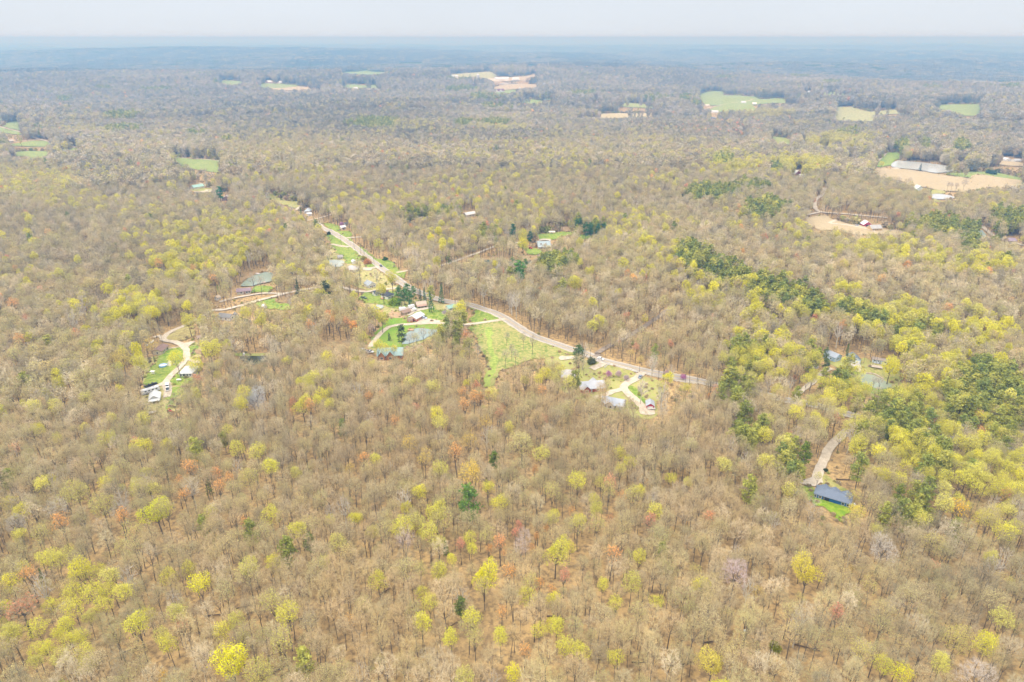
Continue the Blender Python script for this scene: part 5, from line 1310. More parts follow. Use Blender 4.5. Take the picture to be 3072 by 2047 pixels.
def board_fence(pts, label, hh=1.3, bay=2.6):
    w = [ground_at(p) for p in pts]
    line = spline(np.array([(v.x, v.y) for v in w]), 200.0) if len(w) < 3 else np.array([(v.x, v.y) for v in w])
    r = link(bpy.data.objects.new('board_fence', None)); r.location = w[0]; tag(r, label, 'fence')
    posts = []
    for i in range(len(line) - 1):
        L = np.hypot(*(line[i + 1] - line[i])); k = max(1, round(L / bay))
        posts += [line[i] + (line[i + 1] - line[i]) * j / k for j in range(k)]
    posts.append(line[-1])
    zs = height(np.array([p[0] for p in posts]), np.array([p[1] for p in posts])) + 0.35
    m = paint((0.80, 0.78, 0.74), .7)
    base = w[0]
    for p, z in zip(posts, zs):
        x, y, zz = p[0] - base.x, p[1] - base.y, z - base.z
        PB().box(x - .08, x + .08, y - .08, y + .08, zz - .5, zz + hh).obj('fence_post', m, r)
    for i in range(len(posts) - 1):
        a = Vector((posts[i][0] - base.x, posts[i][1] - base.y, zs[i] - base.z)); b = Vector((posts[i+1][0] - base.x, posts[i+1][1] - base.y, zs[i+1] - base.z))
        t = (b - a).normalized(); s = Vector((-t.y, t.x, 0)) * .03
        for z0 in (.25, .6, .95):
            v = [a - s, b - s, b + s, a + s]
            PB().add([p + Vector((0, 0, z0)) for p in v] + [p + Vector((0, 0, z0 + .24)) for p in v], [(3,2,1,0),(4,5,6,7),(0,1,5,4),(1,2,6,5),(2,3,7,6),(3,0,4,7)]).obj('board', m, r)
board_fence(cE((740,492),(822,418),(1000,466),(1180,515),(1285,560)), 'white board fence between the county road and the redbud yard')
board_fence(cE((1455,600),(1700,652),(1960,705),(2300,760)), 'white board fence along the county road east of the drive')

def canopy_swing(p, label):
    r = placed('garden_swing', (p[0] - 5, p[1]), (p[0] + 5, p[1]), label, 'swing')
    m = paint((0.80, 0.79, 0.75), .6)
    PB().add([(-1.5, -.9, 2.0), (1.5, -.9, 2.0), (1.5, .9, 2.25), (-1.5, .9, 2.25), (-1.5, -.9, 2.08), (1.5, -.9, 2.08), (1.5, .9, 2.33), (-1.5, .9, 2.33)], [(3,2,1,0),(4,5,6,7),(0,1,5,4),(1,2,6,5),(2,3,7,6),(3,0,4,7)]).obj('canopy', m, r)
    for x in (-1.4, 1.4):
        for y in (-.8, .8): PB().cyl((x, y, -.4), (x, y * .6, 2.15), .05, n=5).obj('leg', m, r)
    PB().box(-1.1, 1.1, -.3, .3, .5, .58).obj('seat', m, r); PB().box(-1.1, 1.1, .3, .36, .58, 1.1).obj('backrest', m, r)
canopy_swing(cA((335,815))[0], 'white canopied garden swing on the lawn west of the lane')

def tent(p, label):
    r = placed('tent', (p[0] - 5, p[1] + 2), (p[0] + 5, p[1] - 2), label, 'tent')
    PB().prism([(-2, -.3), (2, -.3), (0, 2.6)], -2.2, 2.2).obj('canvas', paint((0.72, 0.66, 0.52), .9), r)
    PB().prism([(-.5, 0), (.5, 0), (0, 1.5)], -2.23, -2.2).obj('flap', paint((0.35, 0.4, 0.5), .9), r)
    for y in (-2.2, 2.2): PB().cyl((0, y, 0), (0, y, 2.8), .04, n=5).obj('pole', TYRE, r)
tent(cA((640,650))[0], 'cream tent under the bright yellow tree on the lane lawn')

def round_pool(p, label):
    r = placed('swimming_pool', (p[0] - 5, p[1]), (p[0] + 5, p[1]), label, 'pool')
    n = 28; V = []; F = []
    for k in range(n):
        g = 2 * math.pi * k / n; c, s = math.cos(g), math.sin(g)
        V += [(2.6 * c, 2.6 * s, -.3), (2.6 * c, 2.6 * s, .9), (2.35 * c, 2.35 * s, .9), (2.35 * c, 2.35 * s, .6)]
    for k in range(n):
        k2 = (k + 1) % n
        for j in range(3): F.append((k*4+j, k2*4+j, k2*4+j+1, k*4+j+1))
    PB().add(V, F).obj('pool_wall', paint((0.25, 0.48, 0.80), .5), r)
    PB().cyl((0, 0, .55), (0, 0, .68), 2.36, n=28).obj('cover', paint((0.70, 0.80, 0.90), .4), r)
    PB().box(2.5, 3.0, -.3, .3, 0, 1.1).obj('ladder', paint((0.8, 0.8, 0.8)), r)
round_pool(cA((505,678))[0], 'round blue walled pool with pale cover on the lane lawn')

def gas_tank(p, label):
    r = placed('gas_tank', (p[0] - 5, p[1]), (p[0] + 5, p[1] - .3), label, 'gas tank')
    m = paint((0.82, 0.81, 0.78), .35)
    b = PB()
    for x0, x1, a, c in ((-1.3, 1.3, .55, .55), (-1.55, -1.3, .3, .55), (1.3, 1.55, .55, .3), (-1.65, -1.55, .05, .3), (1.55, 1.65, .3, .05)): b.cyl((x0, 0, .95), (x1, 0, .95), a, c, 14)
    b.obj('tank', m, r)
    PB().cyl((0, 0, 1.45), (0, 0, 1.7), .22, n=10).obj('valve_dome', m, r)
    for x in (-.9, .9): PB().box(x - .1, x + .1, -.4, .4, -.4, .5).obj('leg', paint((.4, .4, .4)), r)
gas_tank(cA((775,930))[0], 'white gas tank on the lawn below the pale grey house')

def utility_pole(p, label, h=11.0, col=(0.26, 0.21, 0.17), yaw=0.6):
    r = placed('utility_pole', (p[0] - 5, p[1]), (p[0] + 5, p[1]), label, 'utility pole'); r.rotation_euler.z = yaw
    m = paint(col, .9)
    PB().cyl((0, 0, -1), (0, 0, h), .17, .11, 8).obj('pole', m, r)
    if h < 14:
        a = PB().box(-1.2, 1.2, -.06, .06, h - .9, h - .76).obj('crossarm', m, r)
        for x in (-1.1, -.4, .4, 1.1): PB().cyl((x, 0, h - .76), (x, 0, h - .55), .05, n=6).obj('insulator', paint((.5, .5, .48), .3), a)
    else:
        for k in range(4): PB().box(-.9, .9, -.2, .2, h - 1.2 - k * 2.0, h - .9 - k * 2.0).obj('antenna', paint((.75, .75, .75)), r)
for i, (pt, nm) in enumerate([(cC((362,545))[0], 'by the second western drive'), (cC((577,612))[0], 'where the lawn drive meets the county road'), (cC((690,700))[0], 'on the road verge above the big lawn'),
                              (cC((745,718))[0], 'across the road from the orange bush'), (cC((912,878))[0], 'beside the mauve roofed house drive')]):
    utility_pole(pt, 'dark utility pole ' + nm)
utility_pole(cC((800,790))[0], 'pale new utility pole at the county road above the garage', 11, (0.72, 0.70, 0.66))
utility_pole(cT((520,265))[0], 'tall white mast at the top edge of the ridge pasture', 30, (0.75, 0.75, 0.75))
utility_pole(cT((1092,275))[0], 'tall white mast in front of the woods behind the ridge pasture', 34, (0.75, 0.75, 0.75))

def silo(p, label, h=30, rad=9):
    r = placed('silo', (p[0] - 5, p[1]), (p[0] + 5, p[1]), label, 'silo')
    PB().cyl((0, 0, -2), (0, 0, h), rad, n=16).obj('silo_wall', paint((0.55, 0.56, 0.58), .6), r)
    PB().cyl((0, 0, h), (0, 0, h + rad * .6), rad, .5, 16).obj('dome', paint((0.62, 0.63, 0.66), .5), r)
silo(cM((788,318))[0], 'grey silo rising behind the dark pine block by the tan fields', 26, 7)

def stone_edge(pts, label):
    w = spline(np.array([(ground_at(p).x, ground_at(p).y) for p in pts]), 0.9)
    z = height(w[:, 0], w[:, 1]) + 0.35
    r = link(bpy.data.objects.new('stone_wall', None)); r.location = (w[0][0], w[0][1], float(z[0])); tag(r, label, 'stone wall')
    base = None
    for i in range(len(w) - 1):
        a = math.atan2(w[i+1][1] - w[i][1], w[i+1][0] - w[i][0]); L = float(np.hypot(*(w[i+1] - w[i])))
        if base is None:
            base = PB().box(0, .9, -.45, .45, -.5, .5).obj('stone', paint((0.52, 0.44, 0.38), .95, 0, .3), r); o = base
        else:
            o = link(base.copy(), r)
        o.location = (w[i][0] - w[0][0], w[i][1] - w[0][1], float(z[i] - z[0]) + R_.uniform(-.08, .08)); o.rotation_euler.z = a + R_.uniform(-.1, .1); o.scale = (L / .93, R_.uniform(.8, 1.2), R_.uniform(.8, 1.1))
stone_edge(cF((1450,688),(1560,692),(1640,725),(1735,785)), 'curved stone wall along the upper edge of the pale green pond')

def block(name, p, size, col, label, cat):
    r = placed(name, (p[0] - 5, p[1]), (p[0] + 5, p[1]), label, cat)
    x, y, z = size
    PB().box(-x / 2, x / 2, -y / 2, y / 2, -.2, z).obj('case', paint(col, .5), r)
    PB().box(-x / 2 - .06, x / 2 + .06, -y / 2 - .06, y / 2 + .06, z, z + .1).obj('lid', paint(tuple(min(1, c * 1.05) for c in col), .5), r)
block('storage_box', q9((430,1228))[0], (1.1, .8, .6), (0.76, 0.80, 0.78), 'small white box lying alone on the forest floor', 'box')
block('water_tank', cG((232,985))[0], (1.0, 1.0, 1.5), (0.30, 0.48, 0.66), 'blue white tank on the grass west of the deep blue house', 'tank')
block('pump_box', cA((1865,495))[0], (1.0, 1.0, 1.4), (0.80, 0.80, 0.78), 'small white pump box on the bank of the dark pond', 'pump box')
block('cooling_unit', cG((1075,1180))[0], (1.2, 1.0, 1.1), (0.75, 0.74, 0.70), 'white cooling unit at the east end of the deep blue house', 'air conditioner')

# fallen trunks on the forest floor
log_spots = [(q9((480,690)), 14, 9), (q9((1880,290)), 20, 5), (q9((230,1290)), 10, 9), (q9((300,1335)), 35, 5), (q9((850,1335)), -20, 9), (q9((1150,180)), -4, 13), (q9((1850,830)), 60, 5),
             (q8((1470,1120)), 0, 6), (q8((760,1185)), 45, 5), (q8((1640,1300)), 30, 5), (q8((2150,1220)), 40, 8), (q8((300,950)), 45, 5), (q8((190,500)), 60, 6), (q8((2240,670)), 0, 5),
             (q7((1500,1110)), 8, 9), (q7((1700,1050)), 20, 10), (q7((2060,1140)), 15, 8), (q7((910,1350)), 30, 6), (q7((1900,1500)), 38, 8), (q7((900,755)), 0, 5), (q7((2240,880)), 10, 6), (q7((470,70)), 8, 8),
             (cA((1560,1025)), 0, 8), (q8((2070,1440)), -2, 7)]
for i, (pt, rot, L) in enumerate(log_spots):
    g = ground_at(pt[0], -.2)
    r = link(bpy.data.objects.new('fallen_log', None)); r.location = g; r.rotation_euler = (0, 0, math.radians(rot)); tag(r, None, 'log', 'fallen trunks on the forest floor')
    r['pt'] = pt[0]
    PB().cyl((-L / 2, 0, .25), (L / 2, 0, .2), .27, .12, 8).obj('trunk', paint((0.13, 0.09, 0.06), .95), r)
    for k in range(3):
        x = L * (.1 + .14 * k); s = 1 if k % 2 else -1
        PB().cyl((x, 0, .22), (x + .9, s * 1.1, .7), .06, .02, 5).obj('branch', paint((0.13, 0.09, 0.06), .95), r)
# ---------------------------------------------------------------- the forest
# outlines in the photograph that crowns keep off, as a raster with running sums
MW, MH = 1024, 682
S3 = MW / 3072.0
mask = np.zeros((MH + 1, MW + 1), np.float32)
yy, xx = np.mgrid[0:MH, 0:MW]
for poly in MASKS:
    P = np.array(poly, float) * S3
    lo = np.floor(P.min(0)).astype(int); hi = np.ceil(P.max(0)).astype(int) + 1
    x0, y0, x1, y1 = max(lo[0], 0), max(lo[1], 0), min(hi[0], MW), min(hi[1], MH)
    if x1 <= x0 or y1 <= y0: continue
    gx, gy = xx[y0:y1, x0:x1] + .5, yy[y0:y1, x0:x1] + .5
    ins = poly_dist(gx.ravel().astype(float), gy.ravel().astype(float), P).reshape(gx.shape) < 0.1
    mask[y0:y1, x0:x1] = np.maximum(mask[y0:y1, x0:x1], ins)
SAT = np.zeros((MH + 2, MW + 2)); SAT[1:, 1:] = mask.cumsum(0).cumsum(1)

def mask_share(u0, v0, u1, v1):
    a = np.clip(np.floor(u0 * S3).astype(int), 0, MW); b = np.clip(np.ceil(u1 * S3).astype(int), 0, MW)
    c = np.clip(np.floor(v0 * S3).astype(int), 0, MH); d = np.clip(np.ceil(v1 * S3).astype(int), 0, MH)
    b = np.maximum(b, a + 1); d = np.maximum(d, c + 1)
    b = np.minimum(b, MW + 1); d = np.minimum(d, MH + 1)
    s = SAT[d, b] - SAT[c, b] - SAT[d, a] + SAT[c, a]
    return s / np.maximum((b - a) * (d - c), 1)

def on_flat(x, y):
    """on a road, a building plot or a pond"""
    bad = np.zeros(len(x), bool)
    for poly, m0, m1, lev in FLAT:
        lo, hi = poly.min(0) - 2, poly.max(0) + 2
        k = np.nonzero((x > lo[0]) & (x < hi[0]) & (y > lo[1]) & (y < hi[1]))[0]
        if len(k): bad[k] |= poly_dist(x[k], y[k], poly) < 1.2
    for line, wd in ROAD_LINES:
        lo, hi = line.min(0) - wd, line.max(0) + wd
        k = np.nonzero((x > lo[0]) & (x < hi[0]) & (y > lo[1]) & (y < hi[1]))[0]
        if len(k):
            for i in range(0, len(line)):
                bad[k] |= (x[k] - line[i][0]) ** 2 + (y[k] - line[i][1]) ** 2 < (wd / 2 + 1.2) ** 2
    return bad

# regions of the photograph where a kind gathers: (u, v, half-width, half-height, turn, kind, strength)
ZONES = [
    # pines
    (2085,790,86,56,20,'p',0.97),(2160,825,92,50,20,'p',0.81),(2300,880,126,42,22,'p',0.94),(2400,915,80,40,15,'p',0.87),(2560,950,80,35,15,'p',0.81),(2765,1010,63,32,8,'p',0.60),(2640,985,69,32,10,'p',0.47),
    (2225,1100,57,60,0,'p',0.60),(2190,1180,69,50,0,'p',0.47),(2490,1130,51,68,0,'p',0.87),(2420,1075,34,50,0,'p',0.67),(2450,1085,23,37,0,'p',0.81),(2975,1165,126,77,10,'p',0.97),(2900,1230,103,62,0,'p',0.67),
    (2670,1255,103,62,0,'p',0.97),(2720,1310,103,50,10,'p',0.67),(2230,1310,69,45,0,'p',0.87),(2370,1400,55,60,0,'p',0.97),(2720,1545,92,82,25,'p',0.97),(2860,1590,57,62,0,'p',0.67),(2775,1395,69,50,0,'p',0.60),(2990,1300,92,75,0,'p',0.47),(2560,1420,34,50,0,'p',0.27),
    (2130,588,86,32,-5,'p',0.97),(2280,640,80,35,-8,'p',0.97),(2325,518,22,18,0,'p',0.96),(2165,495,40,18,0,'p',0.72),(2245,565,69,20,0,'p',0.67),
    (2830,690,143,32,5,'p',0.97),(3020,662,69,32,5,'p',0.94),(2990,720,80,27,0,'p',0.67),(2900,745,51,27,0,'p',0.67),
    (1395,985,36,60,-15,'p',0.97),(1390,1035,45,36,0,'p',0.84),(1425,1055,20,30,0,'p',0.97),(1340,1010,36,36,0,'p',0.30),(1655,808,58,26,0,'p',0.97),(1700,800,30,20,0,'p',0.72),
    (1215,875,36,34,0,'p',0.97),(1300,900,36,28,0,'p',0.60),(1270,650,90,18,0,'p',0.60),(1400,640,60,14,0,'p',0.48),
    (1120,378,95,17,0,'p',0.97),(1390,377,34,13,0,'p',0.97),(1490,377,60,11,0,'p',0.97),(1380,276,60,9,0,'p',0.97),(1380,240,56,9,0,'p',0.97),(1460,300,60,10,0,'p',0.72),(1640,300,30,8,0,'p',0.60),(1480,330,40,10,0,'p',0.72),
    (365,357,65,10,0,'p',0.97),(200,305,28,9,0,'p',0.97),(380,395,70,12,0,'p',0.60),(350,400,40,10,0,'p',0.48),(320,272,50,4,0,'p',0.96),(470,276,50,6,0,'p',0.84),(660,253,20,7,0,'p',0.97),(720,257,8,4,0,'p',0.97),
    (2055,303,20,11,0,'p',0.97),(2138,301,22,13,0,'p',0.97),(2085,320,14,10,0,'p',0.97),(2098,297,12,8,0,'p',0.97),(2700,445,26,22,0,'p',0.97),(2770,445,22,18,0,'p',0.72),(2875,452,26,20,0,'p',0.97),(2540,405,40,18,0,'p',0.54),(2790,270,40,6,0,'p',0.72),(3030,268,40,6,0,'p',0.72),(2490,255,30,5,0,'p',0.84),(2400,235,40,5,0,'p',0.60),(2170,240,30,4,0,'p',0.84),(1970,303,50,10,0,'p',0.48),(1750,290,40,8,0,'p',0.60),
    (2985,515,26,8,0,'p',0.97),(600,410,40,10,0,'p',0.36),(690,430,20,7,0,'p',0.72),(120,410,30,20,0,'p',0.36),(60,440,50,14,0,'p',0.60),(1450,715,14,20,0,'p',0.60),(1490,710,26,26,0,'p',0.48),
    (2560,1205,46,50,0,'p',0.27),(1760,1060,20,22,0,'p',0.60),(1750,720,20,20,0,'p',0.97),(1770,705,26,16,0,'p',0.84),(1800,690,26,16,0,'p',0.72),(1735,680,14,18,0,'p',0.97),
    # bright leafing
    (180,1850,180,160,0,'l',0.46),(560,1900,200,120,0,'l',0.22),(420,1480,140,70,0,'l',0.24),(560,780,170,70,-5,'l',0.42),(470,740,90,60,0,'l',0.39),(430,930,90,60,0,'l',0.24),(380,1080,90,60,0,'l',0.28),(600,1080,70,70,0,'l',0.28),
    (1100,960,60,60,0,'l',0.28),(1180,1050,80,50,0,'l',0.39),(1300,1010,60,60,0,'l',0.33),(2250,1100,140,90,0,'l',0.57),(2500,1180,150,90,0,'l',0.54),(2700,1080,90,70,0,'l',0.54),(2900,1000,130,70,10,'l',0.61),(2700,960,140,50,10,'l',0.41),(2850,1180,200,120,0,'l',0.47),
    (2950,1450,140,180,0,'l',0.47),(2650,1440,110,60,0,'l',0.34),(2400,1300,200,80,0,'l',0.27),(2280,960,120,60,0,'l',0.34),(2130,900,120,60,0,'l',0.34),(2530,860,60,40,0,'l',0.68),(2700,760,200,40,0,'l',0.41),(2900,800,170,50,0,'l',0.38),(2650,690,60,30,0,'l',0.54),
    (2400,500,120,30,0,'l',0.68),(2480,430,90,20,0,'l',0.74),(2560,440,60,24,0,'l',0.47),(2200,500,120,40,0,'l',0.47),(2250,350,140,14,0,'l',0.68),(2600,420,60,12,0,'l',0.54),(1560,470,300,50,0,'l',0.13),(1200,385,160,20,0,'l',0.39),(1500,390,120,14,0,'l',0.39),(1330,590,200,50,0,'l',0.15),
    (1500,640,300,60,0,'l',0.18),(1900,690,140,60,0,'l',0.22),(950,560,100,50,0,'l',0.17),(700,700,200,60,0,'l',0.31),(820,660,100,40,0,'l',0.22),(100,560,160,60,0,'l',0.31),(250,620,160,40,0,'l',0.15),(250,380,160,40,0,'l',0.22),(1650,1600,300,130,0,'l',0.17),(1500,1850,250,150,0,'l',0.11),(1700,1150,90,40,0,'l',0.28),(2020,1180,60,60,0,'l',0.41),(1180,880,60,50,0,'l',0.33),
    (180,1850,230,190,0,'l',.55),(100,1950,200,110,0,'l',.6),(600,1960,260,100,0,'l',.3),(2250,900,260,60,20,'l',.32),(2600,980,160,50,15,'l',.42),(2950,1180,140,110,0,'l',.45),(2740,1330,160,80,0,'l',.42),(1500,1750,350,280,0,'l',.13),(650,760,160,80,0,'l',.34),
    # pale budding
    (100,560,200,80,0,'b',0.56),(700,760,260,90,0,'b',0.31),(300,1050,300,110,0,'b',0.25),(800,950,300,90,0,'b',0.28),(1150,1040,120,80,0,'b',0.38),(1600,540,500,70,0,'b',0.16),(860,480,250,60,0,'b',0.35),(2600,600,260,90,0,'b',0.36),(2900,620,200,50,0,'b',0.30),(1400,1560,500,200,0,'b',0.15),(700,1450,300,120,0,'b',0.18),(2600,1250,400,200,0,'b',0.25),
    (1950,760,200,90,0,'b',0.20),(2350,780,300,90,0,'b',0.10),(1450,1180,260,80,0,'b',0.10),(2350,1650,400,200,0,'b',0.14),(900,440,300,50,0,'b',0.35),(1850,440,250,60,0,'b',0.25),
    (1500,1650,700,330,0,'b',.12),(250,1850,330,260,0,'b',.22),(500,1450,450,120,0,'b',.16),(2900,1250,260,160,0,'b',.25),
    # bare only
    (300,760,260,60,-6,'x',0.80),(250,690,260,50,0,'x',0.75),(700,620,160,40,0,'x',0.40),(2450,820,380,46,8,'x',0.85),(2850,880,240,46,8,'x',0.85),(2200,740,160,50,12,'x',0.70),(1250,500,240,22,0,'x',0.70),(1400,420,200,16,0,'x',0.60),(1900,900,180,70,10,'x',0.80),(1700,960,160,90,10,'x',0.80),(1400,760,80,50,0,'x',0.60),(1350,1120,200,50,0,'x',0.75),(800,1150,160,70,0,'x',0.70),(250,1300,300,90,0,'x',0.55),(850,1310,250,90,0,'x',0.35),(2300,1780,300,150,0,'x',0.45),(2750,1800,260,170,0,'x',0.50),(1150,1760,150,160,0,'x',0.55),(900,1700,150,160,0,'x',0.55),(2050,1500,180,90,0,'x',0.50),(1550,590,120,30,0,'x',0.30),(880,570,100,40,0,'x',0.50),(2600,330,200,16,0,'x',0.80),
    # orange and red maples
    (1600,1700,160,110,0,'r',0.08),(620,1440,120,50,0,'r',0.11),(80,1750,80,80,0,'r',0.13),(1400,1200,80,50,0,'r',0.10),(1420,1330,120,60,0,'r',0.08),(2150,390,170,26,0,'r',0.19),(950,990,80,40,0,'r',0.06),(500,800,80,40,0,'r',0.08),(1500,560,300,80,0,'r',0.02),(2940,1540,50,60,0,'r',0.08),(900,1250,200,60,0,'r',0.03),(1250,560,150,30,0,'r',0.03),
    # pale barked sycamores along the creek
    (620,620,140,40,0,'s',0.12),(780,600,90,50,0,'s',0.22),(880,640,60,40,0,'s',0.25),(1280,760,90,60,15,'s',0.24),(1500,860,150,60,15,'s',0.16),(1600,600,300,40,0,'s',0.08),(240,940,30,50,0,'s',0.50),(330,430,200,30,0,'s',0.10),(590,540,60,20,0,'s',0.30),(1420,1010,30,60,0,'s',0.20),(1950,1120,60,50,0,'s',0.20),
]

def field_probs(u, v, x, y):
    n1 = vnoise(x / 46, y / 46, 31); n2 = vnoise(x / 120, y / 120, 37); n3 = vnoise(x / 70, y / 70, 41)
    far = sstep(400, 150, v)
    pb = (0.21 + 0.10 * n2) * np.exp(0.9 * n1) * (1 - 0.25 * far)
    mid_ = 1 - 0.35 * sstep(900, 450, v)
    pb = pb * mid_
    pl = 0.035 * (1 - 0.7 * far) * np.exp(1.6 * n3)
    pr = 0.008 * (1 - 0.6 * far) * np.exp(1.2 * n1)
    pp = np.full(len(u), 0.0035) + 0.05 * far * (n2 > 0.35)
    ps = np.full(len(u), 0.014)
    ex = np.zeros(len(u))
    for cu, cv, ru, rv, rot, kind, st in ZONES:
        a = math.radians(rot); du, dv = u - cu, v - cv
        p, q = du * math.cos(a) + dv * math.sin(a), -du * math.sin(a) + dv * math.cos(a)
        w = st * (1 - sstep(0.55, 1.05, np.sqrt((p / ru) ** 2 + (q / rv) ** 2) + 0.18 * n1))
        if kind == 'p': pp = np.maximum(pp, w)
        elif kind == 'l': pl = np.maximum(pl, w * np.exp(0.7 * n3))
        elif kind == 'b': pb = pb + w
        elif kind == 'r': pr = np.maximum(pr, w)
        elif kind == 's': ps = np.maximum(ps, w)
        else: ex = np.maximum(ex, w)
    k = 1 - ex
    pr = pr * (np.hypot(u - 2495, v - 1510) > 110)
    return pb * k, pl * k, pr * (k * .8 + .2), pp, ps

def jgrid(r0, r1, s, rg, half=44.0):
    """jittered points on the ground between two distances within the view and a margin each side"""
    h = math.radians(half)
    X = np.arange(-r1 * math.sin(h), r1 * math.sin(h), s); Y = np.arange(r0 * math.cos(h) * 0.7, r1, s * 0.92)
    gx, gy = np.meshgrid(X, Y); gx = gx + (np.arange(len(Y)) % 2)[:, None] * s * .5
    x = (gx + rg.uniform(-.42, .42, gx.shape) * s).ravel(); y = (gy + rg.uniform(-.42, .42, gy.shape) * s).ravel()
    d = np.hypot(x, y)
    k = (d >= r0) & (d < r1) & (np.abs(np.arctan2(x, y)) < h)
    return x[k], y[k]

TINTS = {
    'bare': np.array([(0.47, 0.415, 0.24), (0.57, 0.475, 0.255), (0.56, 0.435, 0.255), (0.33, 0.29, 0.195), (0.66, 0.57, 0.40), (0.51, 0.45, 0.215)]),
    'bud': np.array([(0.60, 0.545, 0.22), (0.60, 0.52, 0.28), (0.66, 0.54, 0.23), (0.53, 0.51, 0.20), (0.62, 0.52, 0.30)]),
    'leaf': np.array([(0.71, 0.67, 0.08), (0.64, 0.61, 0.13), (0.75, 0.70, 0.06), (0.66, 0.62, 0.17)]),
    'red': np.array([(0.80, 0.42, 0.17), (0.76, 0.36, 0.21), (0.82, 0.50, 0.16), (0.70, 0.34, 0.22)]),
    'pine': np.array([(0.29, 0.31, 0.065), (0.36, 0.365, 0.075), (0.23, 0.275, 0.07), (0.43, 0.41, 0.09)]),
}
KINDS_ = ['bare_tree', 'budding_tree', 'leafing_tree', 'red_maple', 'pine_tree', 'sycamore_tree']
TK = ['bare', 'bud', 'leaf', 'red', 'pine', 'syc']
TINTS['syc'] = np.array([(0.56, 0.49, 0.40), (0.50, 0.44, 0.36)])

BRUSH = []
def scatter(r0, r1, s, rg, size=1.0, keep=0.97, half=44.0):
    x, y = jgrid(r0, r1, s, rg, half)
    z = height(x, y)
    hh = 15.5 * size
    u0, v0, zc = project(x, y, z)
    _, v1, _ = project(x, y, z + hh)
    w = 2.5 * size * FPX / zc
    crown_lo = v0 + (v1 - v0) * 0.45
    sh = mask_share(u0 - w, v1, u0 + w, crown_lo)
    sb = mask_share(u0 - 1, v0 - 1, u0 + 1, v0 + 1)
    ok = (sh < (0.07 if r0 < 1000 else 0.16) + 0.10 * rg.random(len(x)) ** 3) & (sb < 0.5) & (rg.random(len(x)) < keep) & ~on_flat(x, y)
    # thin the wood into small gaps
    gap = vnoise(x / 23, y / 23, 71) * 0.6 + vnoise(x / 60, y / 60, 73) * 0.4
    ok &= gap > -0.78
    _, v2, _ = project(x, y, z + 2.6)
    low = (~ok) & (sh >= 0.07) & (mask_share(u0 - w * .3, v2, u0 + w * .3, v0) < 0.25) & (rg.random(len(x)) < 0.8) & ~on_flat(x, y)
    BRUSH.append(np.column_stack([x[low], y[low], z[low]]))
    x, y, z = x[ok], y[ok], z[ok]
    u0, v0 = u0[ok], ((v0 + v1) / 2)[ok]
    pb, pl, pr, pp, ps = field_probs(u0, v0, x, y)
    r = rg.random(len(x))
    kind = np.zeros(len(x), int)
    c = pp.copy(); kind[r < c] = 4
    for p, k in ((pl, 2), (pr, 3), (ps, 5), (pb, 1)):
        kind[(r >= c) & (r < c + p)] = k
        c = c + p
    sc_ = rg.uniform(0.76, 1.2, len(x)) * size
    small = rg.random(len(x)) < 0.14
    sc_[small & (kind < 4)] *= 0.7
    sc_[kind == 5] *= 0.82
    sc_[kind == 4] *= 0.95
    tint = np.zeros((len(x), 3))
    grey = 0.5 + 0.5 * vnoise(x / 90, y / 90, 51)
    for k in range(6):
        q = np.nonzero(kind == k)[0]
        t = TINTS[TK[k]]
        i = rg.integers(0, len(t), len(q)); j = rg.integers(0, len(t), len(q)); m = rg.random(len(q))[:, None]
        tint[q] = (t[i] * m + t[j] * (1 - m)) * rg.uniform(0.86, 1.14, (len(q), 1))
    warm = np.clip(0.5 * (1 - sstep(0.5, 1.15, np.hypot((u0 - 1500) / 1250, (v0 - 1560) / 620))) + 0.35 * vnoise(x / 55, y / 55, 57), 0, 0.8)
    q = np.nonzero(kind == 0)[0]
    wq = (warm[q] * rg.uniform(0.3, 1.0, len(q)))[:, None]
    tint[q] = tint[q] * (1 - wq) + np.array([0.62, 0.45, 0.235]) * wq
    dw = sstep(450, 2300, np.hypot(x, y))[:, None]  # distance haze put into the crown tints: farther trees cooler and greyer
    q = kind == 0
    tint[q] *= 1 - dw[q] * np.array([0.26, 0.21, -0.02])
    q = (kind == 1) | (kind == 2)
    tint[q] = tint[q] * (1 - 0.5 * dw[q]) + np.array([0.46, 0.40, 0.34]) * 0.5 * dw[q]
    q = kind == 0
    tint[q] *= (0.86 + 0.24 * grey[q])[:, None] * (1 + 0.20 * vnoise(x[q] / 420, y[q] / 260, 91) * sstep(500, 1200, y[q]))[:, None] 
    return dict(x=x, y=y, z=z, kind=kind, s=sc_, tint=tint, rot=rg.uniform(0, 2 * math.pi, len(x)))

rgf = np.random.default_rng(12)
NEAR, MID, FAR1, FAR2 = 430.0, 1100.0, 2100.0, 4200.0
bands = [('n', scatter(95, NEAR, 5.0, rgf, 1.0, 0.97, 53)), ('m', scatter(NEAR, MID, 5.1, rgf, 1.04)),
         ('f', scatter(MID, FAR1, 6.0, rgf, 1.25)), ('f', scatter(FAR1, FAR2, 8.6, rgf, 1.7))]

